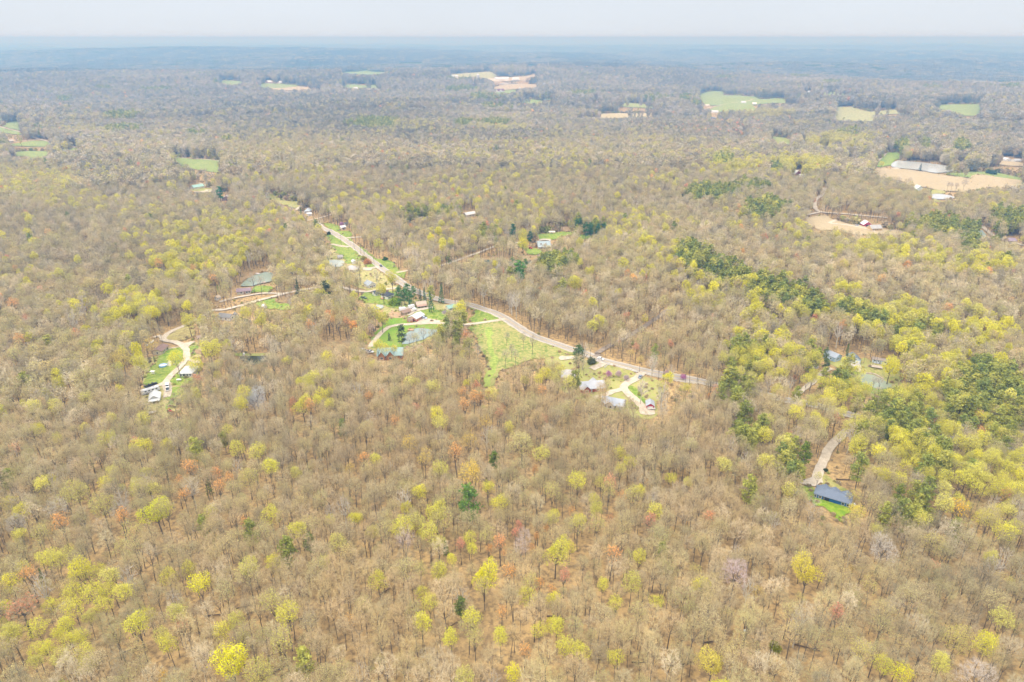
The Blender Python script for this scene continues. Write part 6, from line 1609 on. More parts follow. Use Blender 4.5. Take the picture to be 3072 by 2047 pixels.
# ---------------- trees singled out in the photograph: crown middle, kind, crown width in photograph pixels, tint, label
HAND = []
def ht(pts, kind, width, tint, labels=None):
    pts = list(pts)
    if not isinstance(width, (list, tuple)): width = [width] * len(pts)
    for i, p in enumerate(pts):
        HAND.append((p, kind, width[i], tint, labels[i] if labels else None))
BRIGHT = (0.80, 0.76, 0.03); BRIGHT2 = (0.70, 0.67, 0.09); GOLD = (0.82, 0.62, 0.11); ORANGE = (0.80, 0.45, 0.16); REDD = (0.76, 0.34, 0.22); PALE = (0.62, 0.57, 0.24); PINKISH = (0.54, 0.44, 0.38)
ht(q7((1390,930)), 'leafing_tree', 62, BRIGHT, ['irregular vivid yellow green tree standing alone amid grey bare trees'])
ht(q7((1560,1310)), 'leafing_tree', 118, BRIGHT, ['broadest vivid yellow tree near the bottom edge, dark leaning trunk beside it'])
ht(q7((520,970),(640,990),(745,980),(720,1060)), 'leafing_tree', [55,60,50,50], BRIGHT2)
ht(q7((1050,270)), 'leafing_tree', 98, (0.62, 0.62, 0.05), ['broad dome shaped bright green tree in the lower west woods'])
ht(q7((1870,430)), 'leafing_tree', 50, BRIGHT2)
ht(q7((1860,120)), 'leafing_tree', 56, BRIGHT2)
ht(q7((960,1230)), 'leafing_tree', 72, BRIGHT2)
ht(q7((680,840),(380,1060),(470,1220),(560,1280),(480,1300),(260,1370),(340,1380),(1170,1330),(270,1230),(420,1260)), 'leafing_tree', [46,46,52,50,46,50,48,56,56,48], BRIGHT2)
ht(q7((1870,1040),(1760,1420),(1960,1310)), 'budding_tree', [70,100,76], (0.66, 0.62, 0.14))
ht(q7((500,160),(680,270),(1140,390),(460,300),(290,570),(830,640),(1700,110),(910,520)), 'budding_tree', [84,78,62,60,56,50,64,56], (0.62, 0.58, 0.15))
ht(q7((1435,215)), 'spruce_tree', 26, (0.16, 0.22, 0.03), ['small dark green evergreen between the orange trees in the west woods'])
ht(q7((285,835)), 'spruce_tree', 20, (0.16, 0.22, 0.03), ['tiny dark evergreen just above the big red brown maple'])
ht(q7((110,975)), 'red_maple', 84, (0.52, 0.28, 0.16), ['biggest red brown maple, at the lower west edge of the woods'])
ht(q7((1300,90),(1240,190),(1510,240),(1580,180),(1270,290),(420,470),(200,850),(1690,485),(830,445)), 'red_maple', [48,30,38,34,38,50,50,34,44], ORANGE)
ht(q7((1140,1540)), 'red_maple', 36, (0.78, 0.50, 0.04), ['small golden orange tree cut by the bottom edge'])
ht(q7((100,420),(1200,990),(390,400),(830,390)), 'bare_tree', [70,50,60,50], (0.50, 0.45, 0.36))
ht(q8((980,770)), 'leafing_tree', 84, BRIGHT, ['most vivid yellow green tree at the centre of the lower woods'])
ht(q8((650,340),(1010,250),(420,550),(880,610),(1480,610),(1620,220),(260,870),(560,970),(610,1060),(1275,1000),(1800,930),(1890,1040),(2180,1040),(2050,730),(1360,1240),(1490,1230),(1560,1350),(1640,1390),(760,1320),(1100,1290),(1890,1430),(2270,185),(900,680)), 'leafing_tree',
   [70,42,60,40,84,56,50,40,48,52,42,42,42,44,46,56,60,56,58,56,50,34,40], BRIGHT2)
ht(q8((1190,1545)), 'leafing_tree', 54, BRIGHT, ['vivid yellow tree cut off by the bottom edge, nearest the middle'])
ht(q8((1010,570),(1630,520),(1450,270),(1770,480),(985,920),(1300,890),(540,800),(1840,260),(2000,290),(700,440),(920,1280)), 'budding_tree', [56,48,54,50,52,60,48,50,56,64,56], (0.64, 0.60, 0.16))
ht(q8((895,140)), 'leafing_tree', 56, GOLD, ['tall golden yellow tree above the bright green pine'])
ht(q8((880,350)), 'pine_tree', 58, (0.16, 0.26, 0.05), ['bright green bushy pine standing alone in the middle woods'])
ht(q8((822,1060)), 'pine_tree', 40, (0.17, 0.21, 0.05), ['lone round topped pine with visible trunk in the lower middle woods'])
ht(q8((722,640)), 'spruce_tree', 24, (0.12, 0.20, 0.03), ['small dark evergreen left of the red topped maple'])
ht(q8((1057,45)), 'pine_tree', 32, (0.16, 0.22, 0.04), ['dark green pine behind the tall golden yellow tree'])
ht(q8((1225,500),(1205,560),(825,640)), 'red_maple', [30,32,34], REDD)
ht(q8((1360,900),(1455,950),(1105,1105),(1150,830),(1260,1370),(1930,305),(1590,410),(1120,715),(1320,660),(1410,530),(150,40),(1020,660),(1340,600),(1330,115)), 'red_maple', [38,34,38,46,42,30,24,24,28,26,38,28,22,24], ORANGE)
ht(q8((1270,560),(440,620),(1240,660)), 'bare_tree', [52,64,54], PINKISH)
ht(q8((570,30),(60,100)), 'budding_tree', [54,36], GOLD)
ht(q9((880,745)), 'leafing_tree', 96, (0.72, 0.62, 0.08), ['wide golden yellow tree below the deep blue house'])
ht(q9((210,1380)), 'leafing_tree', 92, (0.74, 0.64, 0.12), ['large pale golden tree near the bottom edge by the white box'])
ht(q9((370,745)), 'bare_tree', 88, (0.60, 0.48, 0.46), ['pinkish white bare tree with a full round crown below the woods clearing'])
ht(q9((2060,1440)), 'bare_tree', 110, (0.58, 0.50, 0.42), ['large pale grey bare tree at the lower east corner'])
ht(q9((1400,545)), 'bare_tree', 90, (0.56, 0.50, 0.42), ['broad pale grey tree beside the pines east of the deep blue house'])
ht(q9((1910,1210),(2100,465),(1180,445),(810,1015),(1240,1400),(75,800),(1700,640),(1300,910),(1520,200)), 'budding_tree', [84,64,50,36,76,40,56,48,52], (0.66, 0.59, 0.15))
ht(q9((1920,345)), 'red_maple', 60, (0.78, 0.52, 0.06), ['orange yellow tree in the eastern pine mixed woods'])
ht(q9((1490,1530)), 'leafing_tree', 56, BRIGHT, ['vivid yellow green tree on the bottom edge of the south east woods'])
ht(q9((1790,180),(1910,190),(1500,190),(2030,260),(2200,110)), 'leafing_tree', [46,52,40,46,50], BRIGHT2)
ht(q9((635,1325)), 'shrub', 34, (0.36, 0.38, 0.03), ['round moss green bush on the forest floor near the bottom edge'])
ht(q9((450,930)), 'sycamore_tree', 66, (0.52, 0.46, 0.36), ['white barked sycamore with spreading limbs in the south woods'])
ht(q9((500,975),(1140,850)), 'budding_tree', [36, 24], GOLD)
ht(q9((1480,310)), 'pine_tree', 44, (0.20, 0.22, 0.04), ['olive pine at the top of the pine group east of the deep blue house'])
ht(q9((985,108)), 'shrub', 13, (0.06, 0.09, 0.02), ['little dark round shrub at the drive of the deep blue house'])
ht(q5((190,1180),(840,1150),(910,1175),(850,1225),(1390,1145),(790,1535),(960,1195),(370,1350)), 'red_maple', [26,30,40,40,32,50,28,30], ORANGE)
ht(q5((990,1355),(880,1475),(460,1515)), 'budding_tree', [40,50,50], (0.80, 0.58, 0.07))
ht(q5((1250,1330)), 'budding_tree', 100, (0.64, 0.58, 0.22), ['wide pale yellow tree at the centre of the middle woods'])
ht(q4((2120,1235),(2140,690),(2290,660),(75,475),(140,765),(1090,225),(1470,345),(1340,300)), 'red_maple', [40,26,28,40,34,30,28,22], ORANGE)
ht(q4((500,640)), 'sycamore_tree', 46, (0.60, 0.53, 0.43), ['tallest white sycamore at the west side, bare and pale'])
ht(q4((560,570)), 'sycamore_tree', 40, (0.58, 0.50, 0.42), ['pale bare sycamore right behind the tallest white sycamore'])
ht(q4((1760,1080)), 'bare_tree', 66, (0.52, 0.52, 0.52), ['silvery grey bare tree in front of the dark pond'])
ht(q4((1740,1150)), 'bare_tree', 50, (0.48, 0.48, 0.48), ['smaller silvery bare tree below the dark pond'])
ht(q4((2080,1180),(2190,1220),(2070,1090)), 'leafing_tree', [60,36,30], BRIGHT2)
ht(q4((1060,535)), 'leafing_tree', 52, BRIGHT, ['vivid yellow tree north of the lane in the west woods'])
ht(q4((925,540),(660,590),(895,210),(660,580)), 'leafing_tree', [40,26,26,22], BRIGHT2)
ht(q4((945,900)), 'leafing_tree', 48, BRIGHT2, ['yellow green tree west of the brown roofed mobile home lawn'])
ht(q4((820,835)), 'budding_tree', 56, (0.80, 0.66, 0.14), ['golden topped tree west of the brown roofed mobile home'])
ht(q4((1425,735)), 'leafing_tree', 72, BRIGHT2, ['wide yellow green tree behind the small brown shed at the lane fork'])
ht(q4((1220,915)), 'leafing_tree', 42, BRIGHT, ['vivid yellow tree on the lawn where the lane bends'])
ht(q4((1360,965)), 'leafing_tree', 44, BRIGHT2, ['yellow tree leaning over the pale grey house'])
ht(q4((1290,600),(1690,610),(1790,610),(400,1030),(1630,1540),(1610,330),(1050,140),(1050,215),(1180,230),(1640,215)), 'leafing_tree', [46,36,42,46,42,24,54,34,36,36], BRIGHT2)
ht(q4((780,915),(1040,815)), 'budding_tree', [30,40], GOLD)
ht(q4((2250,450)), 'pine_tree', 30, (0.085, 0.11, 0.04), ['dark round pine on the bare slope south of the lane'])
ht(q4((2050,430)), 'spruce_tree', 22, (0.07, 0.11, 0.04), ['dark narrow evergreen where the lane crosses the bare slope'])
ht(q4((1500,425)), 'spruce_tree', 10, (0.15, 0.3, 0.03), ['thin bright shrub at the wood edge by the purple roofed house'])
ht(q5((815,515)), 'leafing_tree', 42, BRIGHT, ['bright yellow tree beside the county road above the meadow'])
ht(q5((1255,75)), 'leafing_tree', 34, BRIGHT, ['tall yellow tree left of the cape house above the dark pond'])
ht(q5((1250,55)), 'leafing_tree', 28, BRIGHT2)
ht(q5((275,600)), 'leafing_tree', 38, BRIGHT2, ['yellow tree beside the dirt yard of the open barn'])
ht(q5((285,400)), 'leafing_tree', 38, BRIGHT2, ['yellow green tree in front of the white house on the lane'])
ht(q5((345,310)), 'leafing_tree', 44, BRIGHT2, ['yellow green tree covering the bend of the county road'])
ht(q5((2260,1070)), 'leafing_tree', 40, BRIGHT, ['vivid yellow tree by the county road fence east of the drive'])
ht(q5((375,520)), 'shrub', 30, (0.30, 0.42, 0.02), ['vivid green bush below the two storey white house'])
ht(q5((350,525)), 'shrub', 22, (0.30, 0.40, 0.02), ['second vivid green bush, the smaller one by the white house'])
ht(cD((690,920)), 'pine_tree', 27, (0.09, 0.12, 0.05), ['tall dark pine at the west end of the blue pond'])
ht(cD((497,968)), 'cedar_tree', 13, (0.012, 0.035, 0.02), ['nearly black cedar on the lawn inside the drive bend'])
ht(cD((1010,265)), 'spruce_tree', 15, (0.03, 0.11, 0.04), ['dark blue green spruce behind the brown log cabin'])
ht(cD((640,190),(735,240),(790,160),(895,220),(690,280),(820,290)), 'pine_tree', [20,22,22,18,20,20], (0.13, 0.25, 0.07))
ht(cD((1360,250),(1200,390),(830,395),(1085,280)), 'spruce_tree', [22,24,12,18], (0.09, 0.20, 0.07))
ht(cD((200,810)), 'bare_tree', 26, (0.56, 0.42, 0.38), ['pinkish bare tree on the lawn west of the drive bend'])
ht(cD((1760,900)), 'bare_tree', 34, (0.52, 0.40, 0.30), ['tan bare tree at the west edge of the meadow'])
ht(cD((1780,985)), 'red_maple', 30, (0.72, 0.34, 0.16), ['salmon orange tree at the west edge of the meadow'])
ht(cD((1980,1180)), 'sycamore_tree', 34, (0.60, 0.54, 0.42), ['pale tall sycamore at the lower west corner of the meadow'])
ht(cD((300,1160),(430,1210),(560,1200)), 'leafing_tree', [32,32,26], BRIGHT2)
ht(cD((1140,1080),(1540,1090),(1270,1220),(1560,1260),(940,1000)), 'budding_tree', [26,26,30,22,26], (0.60, 0.57, 0.2))
ht(cE((390,210)), 'sycamore_tree', 46, (0.66, 0.58, 0.46), ['large white sycamore against dark green brush where the side road begins'])
ht(cE((330,240)), 'pine_tree', 36, (0.12, 0.18, 0.06), ['dense dark green evergreen behind the large white sycamore'])
ht(cE((520,360)), 'shrub', 26, (0.16, 0.18, 0.07), ['green brush at the foot of the large white sycamore'])
ht(cE((1370,800)), 'sycamore_tree', 46, (0.66, 0.60, 0.52), ['leaning white sycamore with open limbs by the gravel drive'])
ht(cE((1720,920)), 'sycamore_tree', 56, (0.60, 0.52, 0.42), ['pale sycamore behind the red garage'])
ht(cE((1730,1180)), 'sycamore_tree', 46, (0.58, 0.52, 0.42), ['pale tall tree right of the red garage'])
ht(cE((820,570)), 'redbud_tree', 20, (0.55, 0.25, 0.45), ['pink redbud in the fenced yard, the most vivid one'])
ht(cE((985,570)), 'redbud_tree', 20, (0.58, 0.42, 0.48), ['pale pink redbud in the fenced yard'])
ht(cE((1120,640)), 'redbud_tree', 18, (0.52, 0.40, 0.46), ['faded mauve redbud by the drive entrance'])
ht(cE((1790,580)), 'redbud_tree', 22, (0.55, 0.36, 0.48), ['pale purple redbud on the far side of the county road'])
ht(cE((2070,625)), 'redbud_tree', 18, (0.58, 0.20, 0.50), ['deep magenta redbud beside the county road'])
ht(cE((1190,210),(1350,330)), 'budding_tree', [24,26], GOLD)
ht(cF((575,300)), 'redbud_tree', 22, (0.56, 0.28, 0.52), ['magenta redbud behind the light blue house'])
ht(cF((1900,430)), 'leafing_tree', 54, BRIGHT, ['bright yellow tree next to the pale blue mobile home'])
ht(cF((1920,380)), 'leafing_tree', 42, BRIGHT2)
ht(cF((450,830),(700,890),(1000,1120),(1290,700),(2020,1120),(2180,870),(1080,500),(150,350),(560,430)), 'leafing_tree', [32,36,38,36,42,46,22,40,42], BRIGHT2)
ht(cF((720,1170),(1270,1210)), 'budding_tree', [48,40], (0.68, 0.60, 0.22))
ht(cF((770,540),(765,420),(930,760),(1110,405)), 'pine_tree', [20,16,26,9], (0.15, 0.20, 0.06))
ht(cG((1180,160)), 'leafing_tree', 66, BRIGHT2, ['tall yellow green tree with white forked trunk north of the deep blue house'])
ht(cG((890,160)), 'budding_tree', 34, BRIGHT2, ['slim yellow green tree standing by the drive of the deep blue house'])
ht(cG((1100,1050)), 'budding_tree', 46, (0.66, 0.62, 0.14), ['pale yellow tree over the east end of the deep blue house'])
ht(cG((1090,1310)), 'leafing_tree', 44, (0.76, 0.66, 0.10), ['golden tree below the deep blue house lawn'])
ht(cG((560,790)), 'budding_tree', 26, BRIGHT2, ['thin yellow sapling at the west end of the deep blue house'])
ht(cG((360,440)), 'pine_tree', 40, (0.17, 0.22, 0.03), ['bright olive pine west of the blue house drive'])
ht(cH((880,870)), 'pine_tree', 44, (0.12, 0.27, 0.05), ['bright green pine cluster in front of the dark pond'])
ht(cH((780,830),(990,850)), 'pine_tree', [16,16], (0.13, 0.26, 0.05))
ht(cH((560,370),(960,380)), 'leafing_tree', [22,24], BRIGHT2)
ht(cH((790,340),(1060,400)), 'pine_tree', [24,18], (0.08, 0.17, 0.08))
ht(cH((1850,190),(1920,170),(2000,290),(2080,280),(2200,290),(2310,240)), 'pine_tree', [16,16,20,20,18,18], (0.07, 0.18, 0.06))
ht(cH((655,300),(1020,240),(835,1480)), 'sycamore_tree', [24,22,44], (0.62, 0.56, 0.48))
ht(cH((2070,900),(1830,1010),(1900,900)), 'leafing_tree', [34,50,24], BRIGHT2)
ht(cI((530,340)), 'pine_tree', 25, (0.08, 0.22, 0.06), ['round green tree beside the yard of the green roofed barn'])
ht(cI((1372,425)), 'cedar_tree', 9, (0.01, 0.06, 0.06), ['blue black cedar on the narrow green verge'])
ht(cI((1640,630)), 'spruce_tree', 11, (0.10, 0.25, 0.06), ['green evergreen beside the blue grey roofed house'])
ht(cI((1080,330),(1180,430),(750,240),(980,590),(1520,600)), 'sycamore_tree', [26,24,26,26,30], (0.62, 0.56, 0.48))
ht(cC((360,185)), 'redbud_tree', 14, (0.48, 0.24, 0.48), ['purple redbud behind the small pink cottage'])
ht(cC((680,240)), 'sycamore_tree', 24, (0.62, 0.54, 0.44), ['pale tall sycamore at the roadside drive'])
ht(cC((1470,700),(1320,550),(1060,480),(1740,1120),(1860,1150),(945,1020),(1600,720)), 'sycamore_tree', [34,24,20,28,30,30,30], (0.62, 0.53, 0.42))
ht(cC((265,930)), 'spruce_tree', 9, (0.05, 0.12, 0.06), ['narrow dark evergreen beside the pale round pond'])
ht(cC((1100,775)), 'shrub', 15, (0.09, 0.17, 0.04), ['dark green bush at the creek edge of the road lawn'])
ht(cC((790,825)), 'shrub', 22, (0.62, 0.32, 0.14), ['orange bush beside the county road garage'])
ht(cC((735,765)), 'shrub', 18, (0.38, 0.34, 0.07), ['olive bush by the county road above the orange bush'])
ht(cC((150,345)), 'shrub', 13, (0.05, 0.08, 0.03), ['dark roadside bush at the top of the long lawn'])
ht(cR((1325,280)), 'cedar_tree', 11, (0.03, 0.07, 0.05), ['dark leaning cedar on the near bank of the big pale pond'])
ht(cR((935,255)), 'leafing_tree', 15, BRIGHT2, ['yellow green tree at the bend of the far gravel road'])
ht(cR((785,55)), 'leafing_tree', 20, BRIGHT2)
ht(cR((2075,972)), 'spruce_tree', 8, (0.05, 0.12, 0.03), ['small dark evergreen beside the purple brown house road'])
ht(cR((2050,330),(2000,320),(2090,315)), 'shrub', [18,16,16], (0.08, 0.13, 0.05))
ht(cR((1600,450),(1640,455),(1690,450),(1220,410),(1110,395),(1770,430)), 'bare_tree', [13,12,14,14,16,18], (0.40, 0.34, 0.29))

ht(q5((1130,880),(1175,835),(1320,790),(1140,750),(1255,770),(1200,890)), 'bare_tree', [26,26,26,20,22,24], (0.42, 0.36, 0.29))
ht(cD((830,960),(890,930),(1060,890)) + cF((1590,790),(1690,820)) + cB((880,340),(1010,390)), 'bare_tree', [24,22,26,26,26,26,24], (0.50, 0.44, 0.34))
hand = []
CENTER = {'leafing_tree': .64, 'budding_tree': .66, 'bare_tree': .66, 'red_maple': .68, 'sycamore_tree': .6, 'pine_tree': .64, 'spruce_tree': .45, 'cedar_tree': .45, 'redbud_tree': .55, 'shrub': .4}
for (p, kind, wpx, tint, label) in HAND:
    s = 1.0
    for _ in range(3):
        w = unproject([p[0]], [p[1]], CENTER[kind] * TREE_H[kind] * s)[0]
        z = float(height(w[0], w[1])[0])
        _, _, zc = project(w[0], w[1], z + 10)
        s = wpx * float(zc) / FPX / (2 * TREE_R[kind]) * 1.02
    sz = min(max(s, 0.7), 1.25) if kind not in ('shrub', 'cedar_tree', 'spruce_tree', 'redbud_tree') else s
    bigv = s > 1.32 and kind + '_big' in SPEC
    if bigv: sz = 1.0
    hand.append(dict(big=bigv, x=w[0], y=w[1], z=z, kind=kind, s=s, sz=sz, tint=tint, label=label))
HX = np.array([(h['x'], h['y']) for h in hand])
HRAD = np.array([h['s'] * TREE_R[h['kind']] for h in hand])

# scattered trees give way to the singled-out ones, on the ground and in front of their crowns
hu, hv, hz = project(HX[:, 0], HX[:, 1], np.array([h['z'] + CENTER[h['kind']] * TREE_H[h['kind']] * h['sz'] for h in hand]))
hr = HRAD * FPX / hz
for lev, b in bands:
    keep = np.ones(len(b['x']), bool)
    u, v, zc = project(b['x'], b['y'], b['z'] + 12 * b['s'])
    r = 3.6 * b['s'] * FPX / zc
    for i in range(len(hand)):
        if lev == 'f' and hand[i]['y'] < 700: continue
        k = (b['x'] - HX[i, 0]) ** 2 + (b['y'] - HX[i, 1]) ** 2 < (0.85 * HRAD[i] + 1.6) ** 2
        front = (zc < hz[i]) & (np.abs(u - hu[i]) < hr[i] * .8 + r * .35) & (np.abs(v - hv[i]) < hr[i] * .75 + r * .4)
        keep &= ~(k | front)
    for k2 in ('x', 'y', 'z', 'kind', 's', 'tint', 'rot'): b[k2] = b[k2][keep]

# ---------------- which trees are objects of their own: the largest in view of each kind
LIMIT = {'bare_tree': 290, 'budding_tree': 230, 'leafing_tree': 150, 'red_maple': 80, 'pine_tree': 150, 'sycamore_tree': 50}
singles = []
from collections import defaultdict
cand = defaultdict(list)
for bi, (lev, b) in enumerate(bands[:2]):
    u, v, zc = project(b['x'], b['y'], b['z'] + 12 * b['s'])
    size = b['s'] * FPX / zc
    inv = (u > 8) & (u < 3064) & (v > 60) & (v < 2040)
    b['own'] = np.zeros(len(u), bool)
    for i in np.nonzero(inv)[0]:
        cand[KINDS_[b['kind'][i]]].append((-size[i], bi, i))
nh = defaultdict(int)
for h in hand: nh[h['kind']] += 1
for kind, lst in cand.items():
    lst.sort()
    for _, bi, i in lst[:max(0, LIMIT[kind] - nh[kind])]:
        b = bands[bi][1]; b['own'][i] = True
        s = float(b['s'][i])
        singles.append(dict(x=float(b['x'][i]), y=float(b['y'][i]), z=float(b['z'][i]), kind=kind, s=s, sz=s, tint=tuple(b['tint'][i]), label=None))
for lev, b in bands[2:]: b['own'] = np.zeros(len(b['x']), bool)

# ---------------- one object for all the rest of a kind
def instancer(name, pts, rot, scl, tint, idx, col, label, mesh_points=None):
    me = bpy.data.meshes.new(name)
    me.vertices.add(len(pts)); me.vertices.foreach_set('co', np.asarray(pts, np.float32).ravel())
    at = me.attributes.new('tint', 'FLOAT_COLOR', 'POINT'); at.data.foreach_set('color', np.column_stack([tint, np.ones(len(pts))]).astype(np.float32).ravel())
    at = me.attributes.new('turn', 'FLOAT_VECTOR', 'POINT'); at.data.foreach_set('vector', np.asarray(rot, np.float32).ravel())
    at = me.attributes.new('size', 'FLOAT_VECTOR', 'POINT'); at.data.foreach_set('vector', np.asarray(scl, np.float32).ravel())
    at = me.attributes.new('pick', 'INT', 'POINT'); at.data.foreach_set('value', np.asarray(idx, np.int32))
    me.update()
    o = link(bpy.data.objects.new(name, me)); tag(o, label, kind='stuff')
    ng = bpy.data.node_groups.new(name + '_scatter', 'GeometryNodeTree')
    ng.interface.new_socket('Geometry', in_out='INPUT', socket_type='NodeSocketGeometry')
    ng.interface.new_socket('Geometry', in_out='OUTPUT', socket_type='NodeSocketGeometry')
    n, l = ng.nodes, ng.links
    gi, go = n.new('NodeGroupInput'), n.new('NodeGroupOutput')
    ip, ci = n.new('GeometryNodeInstanceOnPoints'), n.new('GeometryNodeCollectionInfo')
    ci.inputs['Collection'].default_value = col; ci.inputs['Separate Children'].default_value = True; ci.inputs['Reset Children'].default_value = True
    ip.inputs['Pick Instance'].default_value = True
    def attr(nm, typ):
        a = n.new('GeometryNodeInputNamedAttribute'); a.data_type = typ; a.inputs['Name'].default_value = nm; return a.outputs['Attribute']
    l.new(gi.outputs[0], ip.inputs['Points']); l.new(ci.outputs[0], ip.inputs['Instance'])
    l.new(attr('pick', 'INT'), ip.inputs['Instance Index']); l.new(attr('turn', 'FLOAT_VECTOR'), ip.inputs['Rotation']); l.new(attr('size', 'FLOAT_VECTOR'), ip.inputs['Scale'])
    l.new(ip.outputs[0], go.inputs[0])
    md = o.modifiers.new('scatter', 'NODES'); md.node_group = ng
    return o

WOODS = {'bare_tree': ('bare_woods', 'leafless grey brown hardwood forest filling the valley'), 'budding_tree': ('budding_woods', 'pale yellow budding trees scattered through the whole forest'),
         'leafing_tree': ('leafing_woods', 'bright yellow green young trees scattered through the forest'), 'red_maple': ('maple_woods', 'orange and red flowering maples dotted through the forest'),
         'pine_tree': ('pine_woods', 'dark green pine stands in bands across the forest'), 'sycamore_tree': ('sycamore_woods', 'pale barked bare sycamores along the creek bottoms')}
for ki, kind in enumerate(KINDS_):
    X, S, T, RT, ID = [], [], [], [], []
    col, idx = PROTO[kind]
    for lev, b in bands:
        k = np.nonzero((b['kind'] == ki) & ~b['own'])[0]
        if not len(k): continue
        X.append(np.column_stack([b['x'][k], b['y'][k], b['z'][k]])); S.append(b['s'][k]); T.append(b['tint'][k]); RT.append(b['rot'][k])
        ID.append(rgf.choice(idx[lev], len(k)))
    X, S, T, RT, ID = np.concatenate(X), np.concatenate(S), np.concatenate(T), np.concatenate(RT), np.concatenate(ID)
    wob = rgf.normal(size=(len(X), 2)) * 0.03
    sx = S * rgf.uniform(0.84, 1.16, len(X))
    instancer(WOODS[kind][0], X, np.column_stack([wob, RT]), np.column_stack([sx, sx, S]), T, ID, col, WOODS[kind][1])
    print('woods', kind, len(X))

# ---------------- brush and saplings along the edges of the open ground
E = []
for poly in EDGES:
    d = float(np.hypot(*poly.mean(0)))
    if d > 2600: continue
    k = rgf.choice(len(poly), min(len(poly), int(len(poly) * 0.8)), replace=False)
    p = poly[k] + rgf.normal(size=(len(k), 2)) * max(1.6, d * 0.003)
    E.append(np.column_stack([p, height(p[:, 0], p[:, 1])]))
E = np.concatenate(E + BRUSH)
ES = rgf.uniform(0.2, 0.55, len(E))
# taller thicket closing the foot of the wood around the fields
for poly in EDGES:
    d = float(np.hypot(*poly.mean(0)))
    if d < 720: continue
    nrm = np.roll(poly, -1, 0) - np.roll(poly, 1, 0); nrm = np.stack([-nrm[:, 1], nrm[:, 0]], 1); nrm /= np.linalg.norm(nrm, axis=1)[:, None] + 1e-9
    test = poly_dist((poly + nrm * 3)[:, 0], (poly + nrm * 3)[:, 1], poly) < 0
    nrm[test] *= -1
    L = np.hypot(*(np.roll(poly, -1, 0) - poly).T).sum()
    n_ = int(L / 2.2)
    i = rgf.integers(0, len(poly), n_); t_ = rgf.random((n_, 1))
    p = poly[i] * (1 - t_) + poly[(i + 1) % len(poly)] * t_ + nrm[i] * rgf.uniform(2, 16, (n_, 1))
    s_ = rgf.uniform(1.1, 2.4, n_)
    z_ = height(p[:, 0], p[:, 1])
    a_, b_, c_ = project(p[:, 0], p[:, 1], z_); _, d_, _ = project(p[:, 0], p[:, 1], z_ + 3.2 * s_)
    k = (mask_share(a_ - 2, d_, a_ + 2, b_) < 0.2) & (poly_dist(p[:, 0], p[:, 1], poly) > 1)
    E = np.concatenate([E, np.column_stack([p, z_])[k]]); ES = np.concatenate([ES, s_[k]])
k = ~on_flat(E[:, 0], E[:, 1])
E, ES = E[k], ES[k]
bt = np.array([(0.52, 0.46, 0.20), (0.60, 0.47, 0.27), (0.50, 0.41, 0.27), (0.45, 0.46, 0.13), (0.58, 0.44, 0.28)])
bs = ES
dE = np.hypot(E[:, 0], E[:, 1])
instancer('brush_undergrowth', E, np.column_stack([np.zeros((len(E), 2)), rgf.uniform(0, 6.28, len(E))]), np.repeat(bs[:, None], 3, 1),
          bt[rgf.integers(0, len(bt), len(E))] * rgf.uniform(.8, 1.15, (len(E), 1)), np.where(dE < 500, rgf.choice(PROTO['shrub'][1]['m'], len(E)), rgf.choice(PROTO['shrub'][1]['f'], len(E))), PROTO['shrub'][0], 'low brush and saplings along lawns, roads and field edges')
print('brush', len(E))

# ---------------- the single trees
_first = {}
def plant(t, label, group):
    kind = t['kind']
    bg = t.get('big'); var = SPEC[kind + '_big'] if bg else SPEC[kind]
    tm, cm = var[R_.randrange(len(var))]
    key = (kind, tm.name)
    root = link(bpy.data.objects.new(kind, None)); root.empty_display_size = 1
    root.location = (t['x'], t['y'], t['z']); root.rotation_euler = (R_.gauss(0, .025), R_.gauss(0, .025), R_.uniform(0, 6.283)); sh = t['s'] * TREE_R[kind] / 5.4 if bg else t['s']
    root.scale = (sh, sh, t['sz'] if not bg else min(max(sh, .85), 1.1))
    if key not in _first:
        a = link(bpy.data.objects.new('trunk', tm), root); c = link(bpy.data.objects.new('crown', cm), root)
        _first[key] = (a, c)
    else:
        a, c = (o.copy() for o in _first[key])
        for o in (a, c): sc.collection.objects.link(o); o.parent = root
    c['tint'] = tuple(float(v) for v in t['tint'])
    tag(root, label, {'shrub': 'shrub'}.get(kind, 'tree'), group)
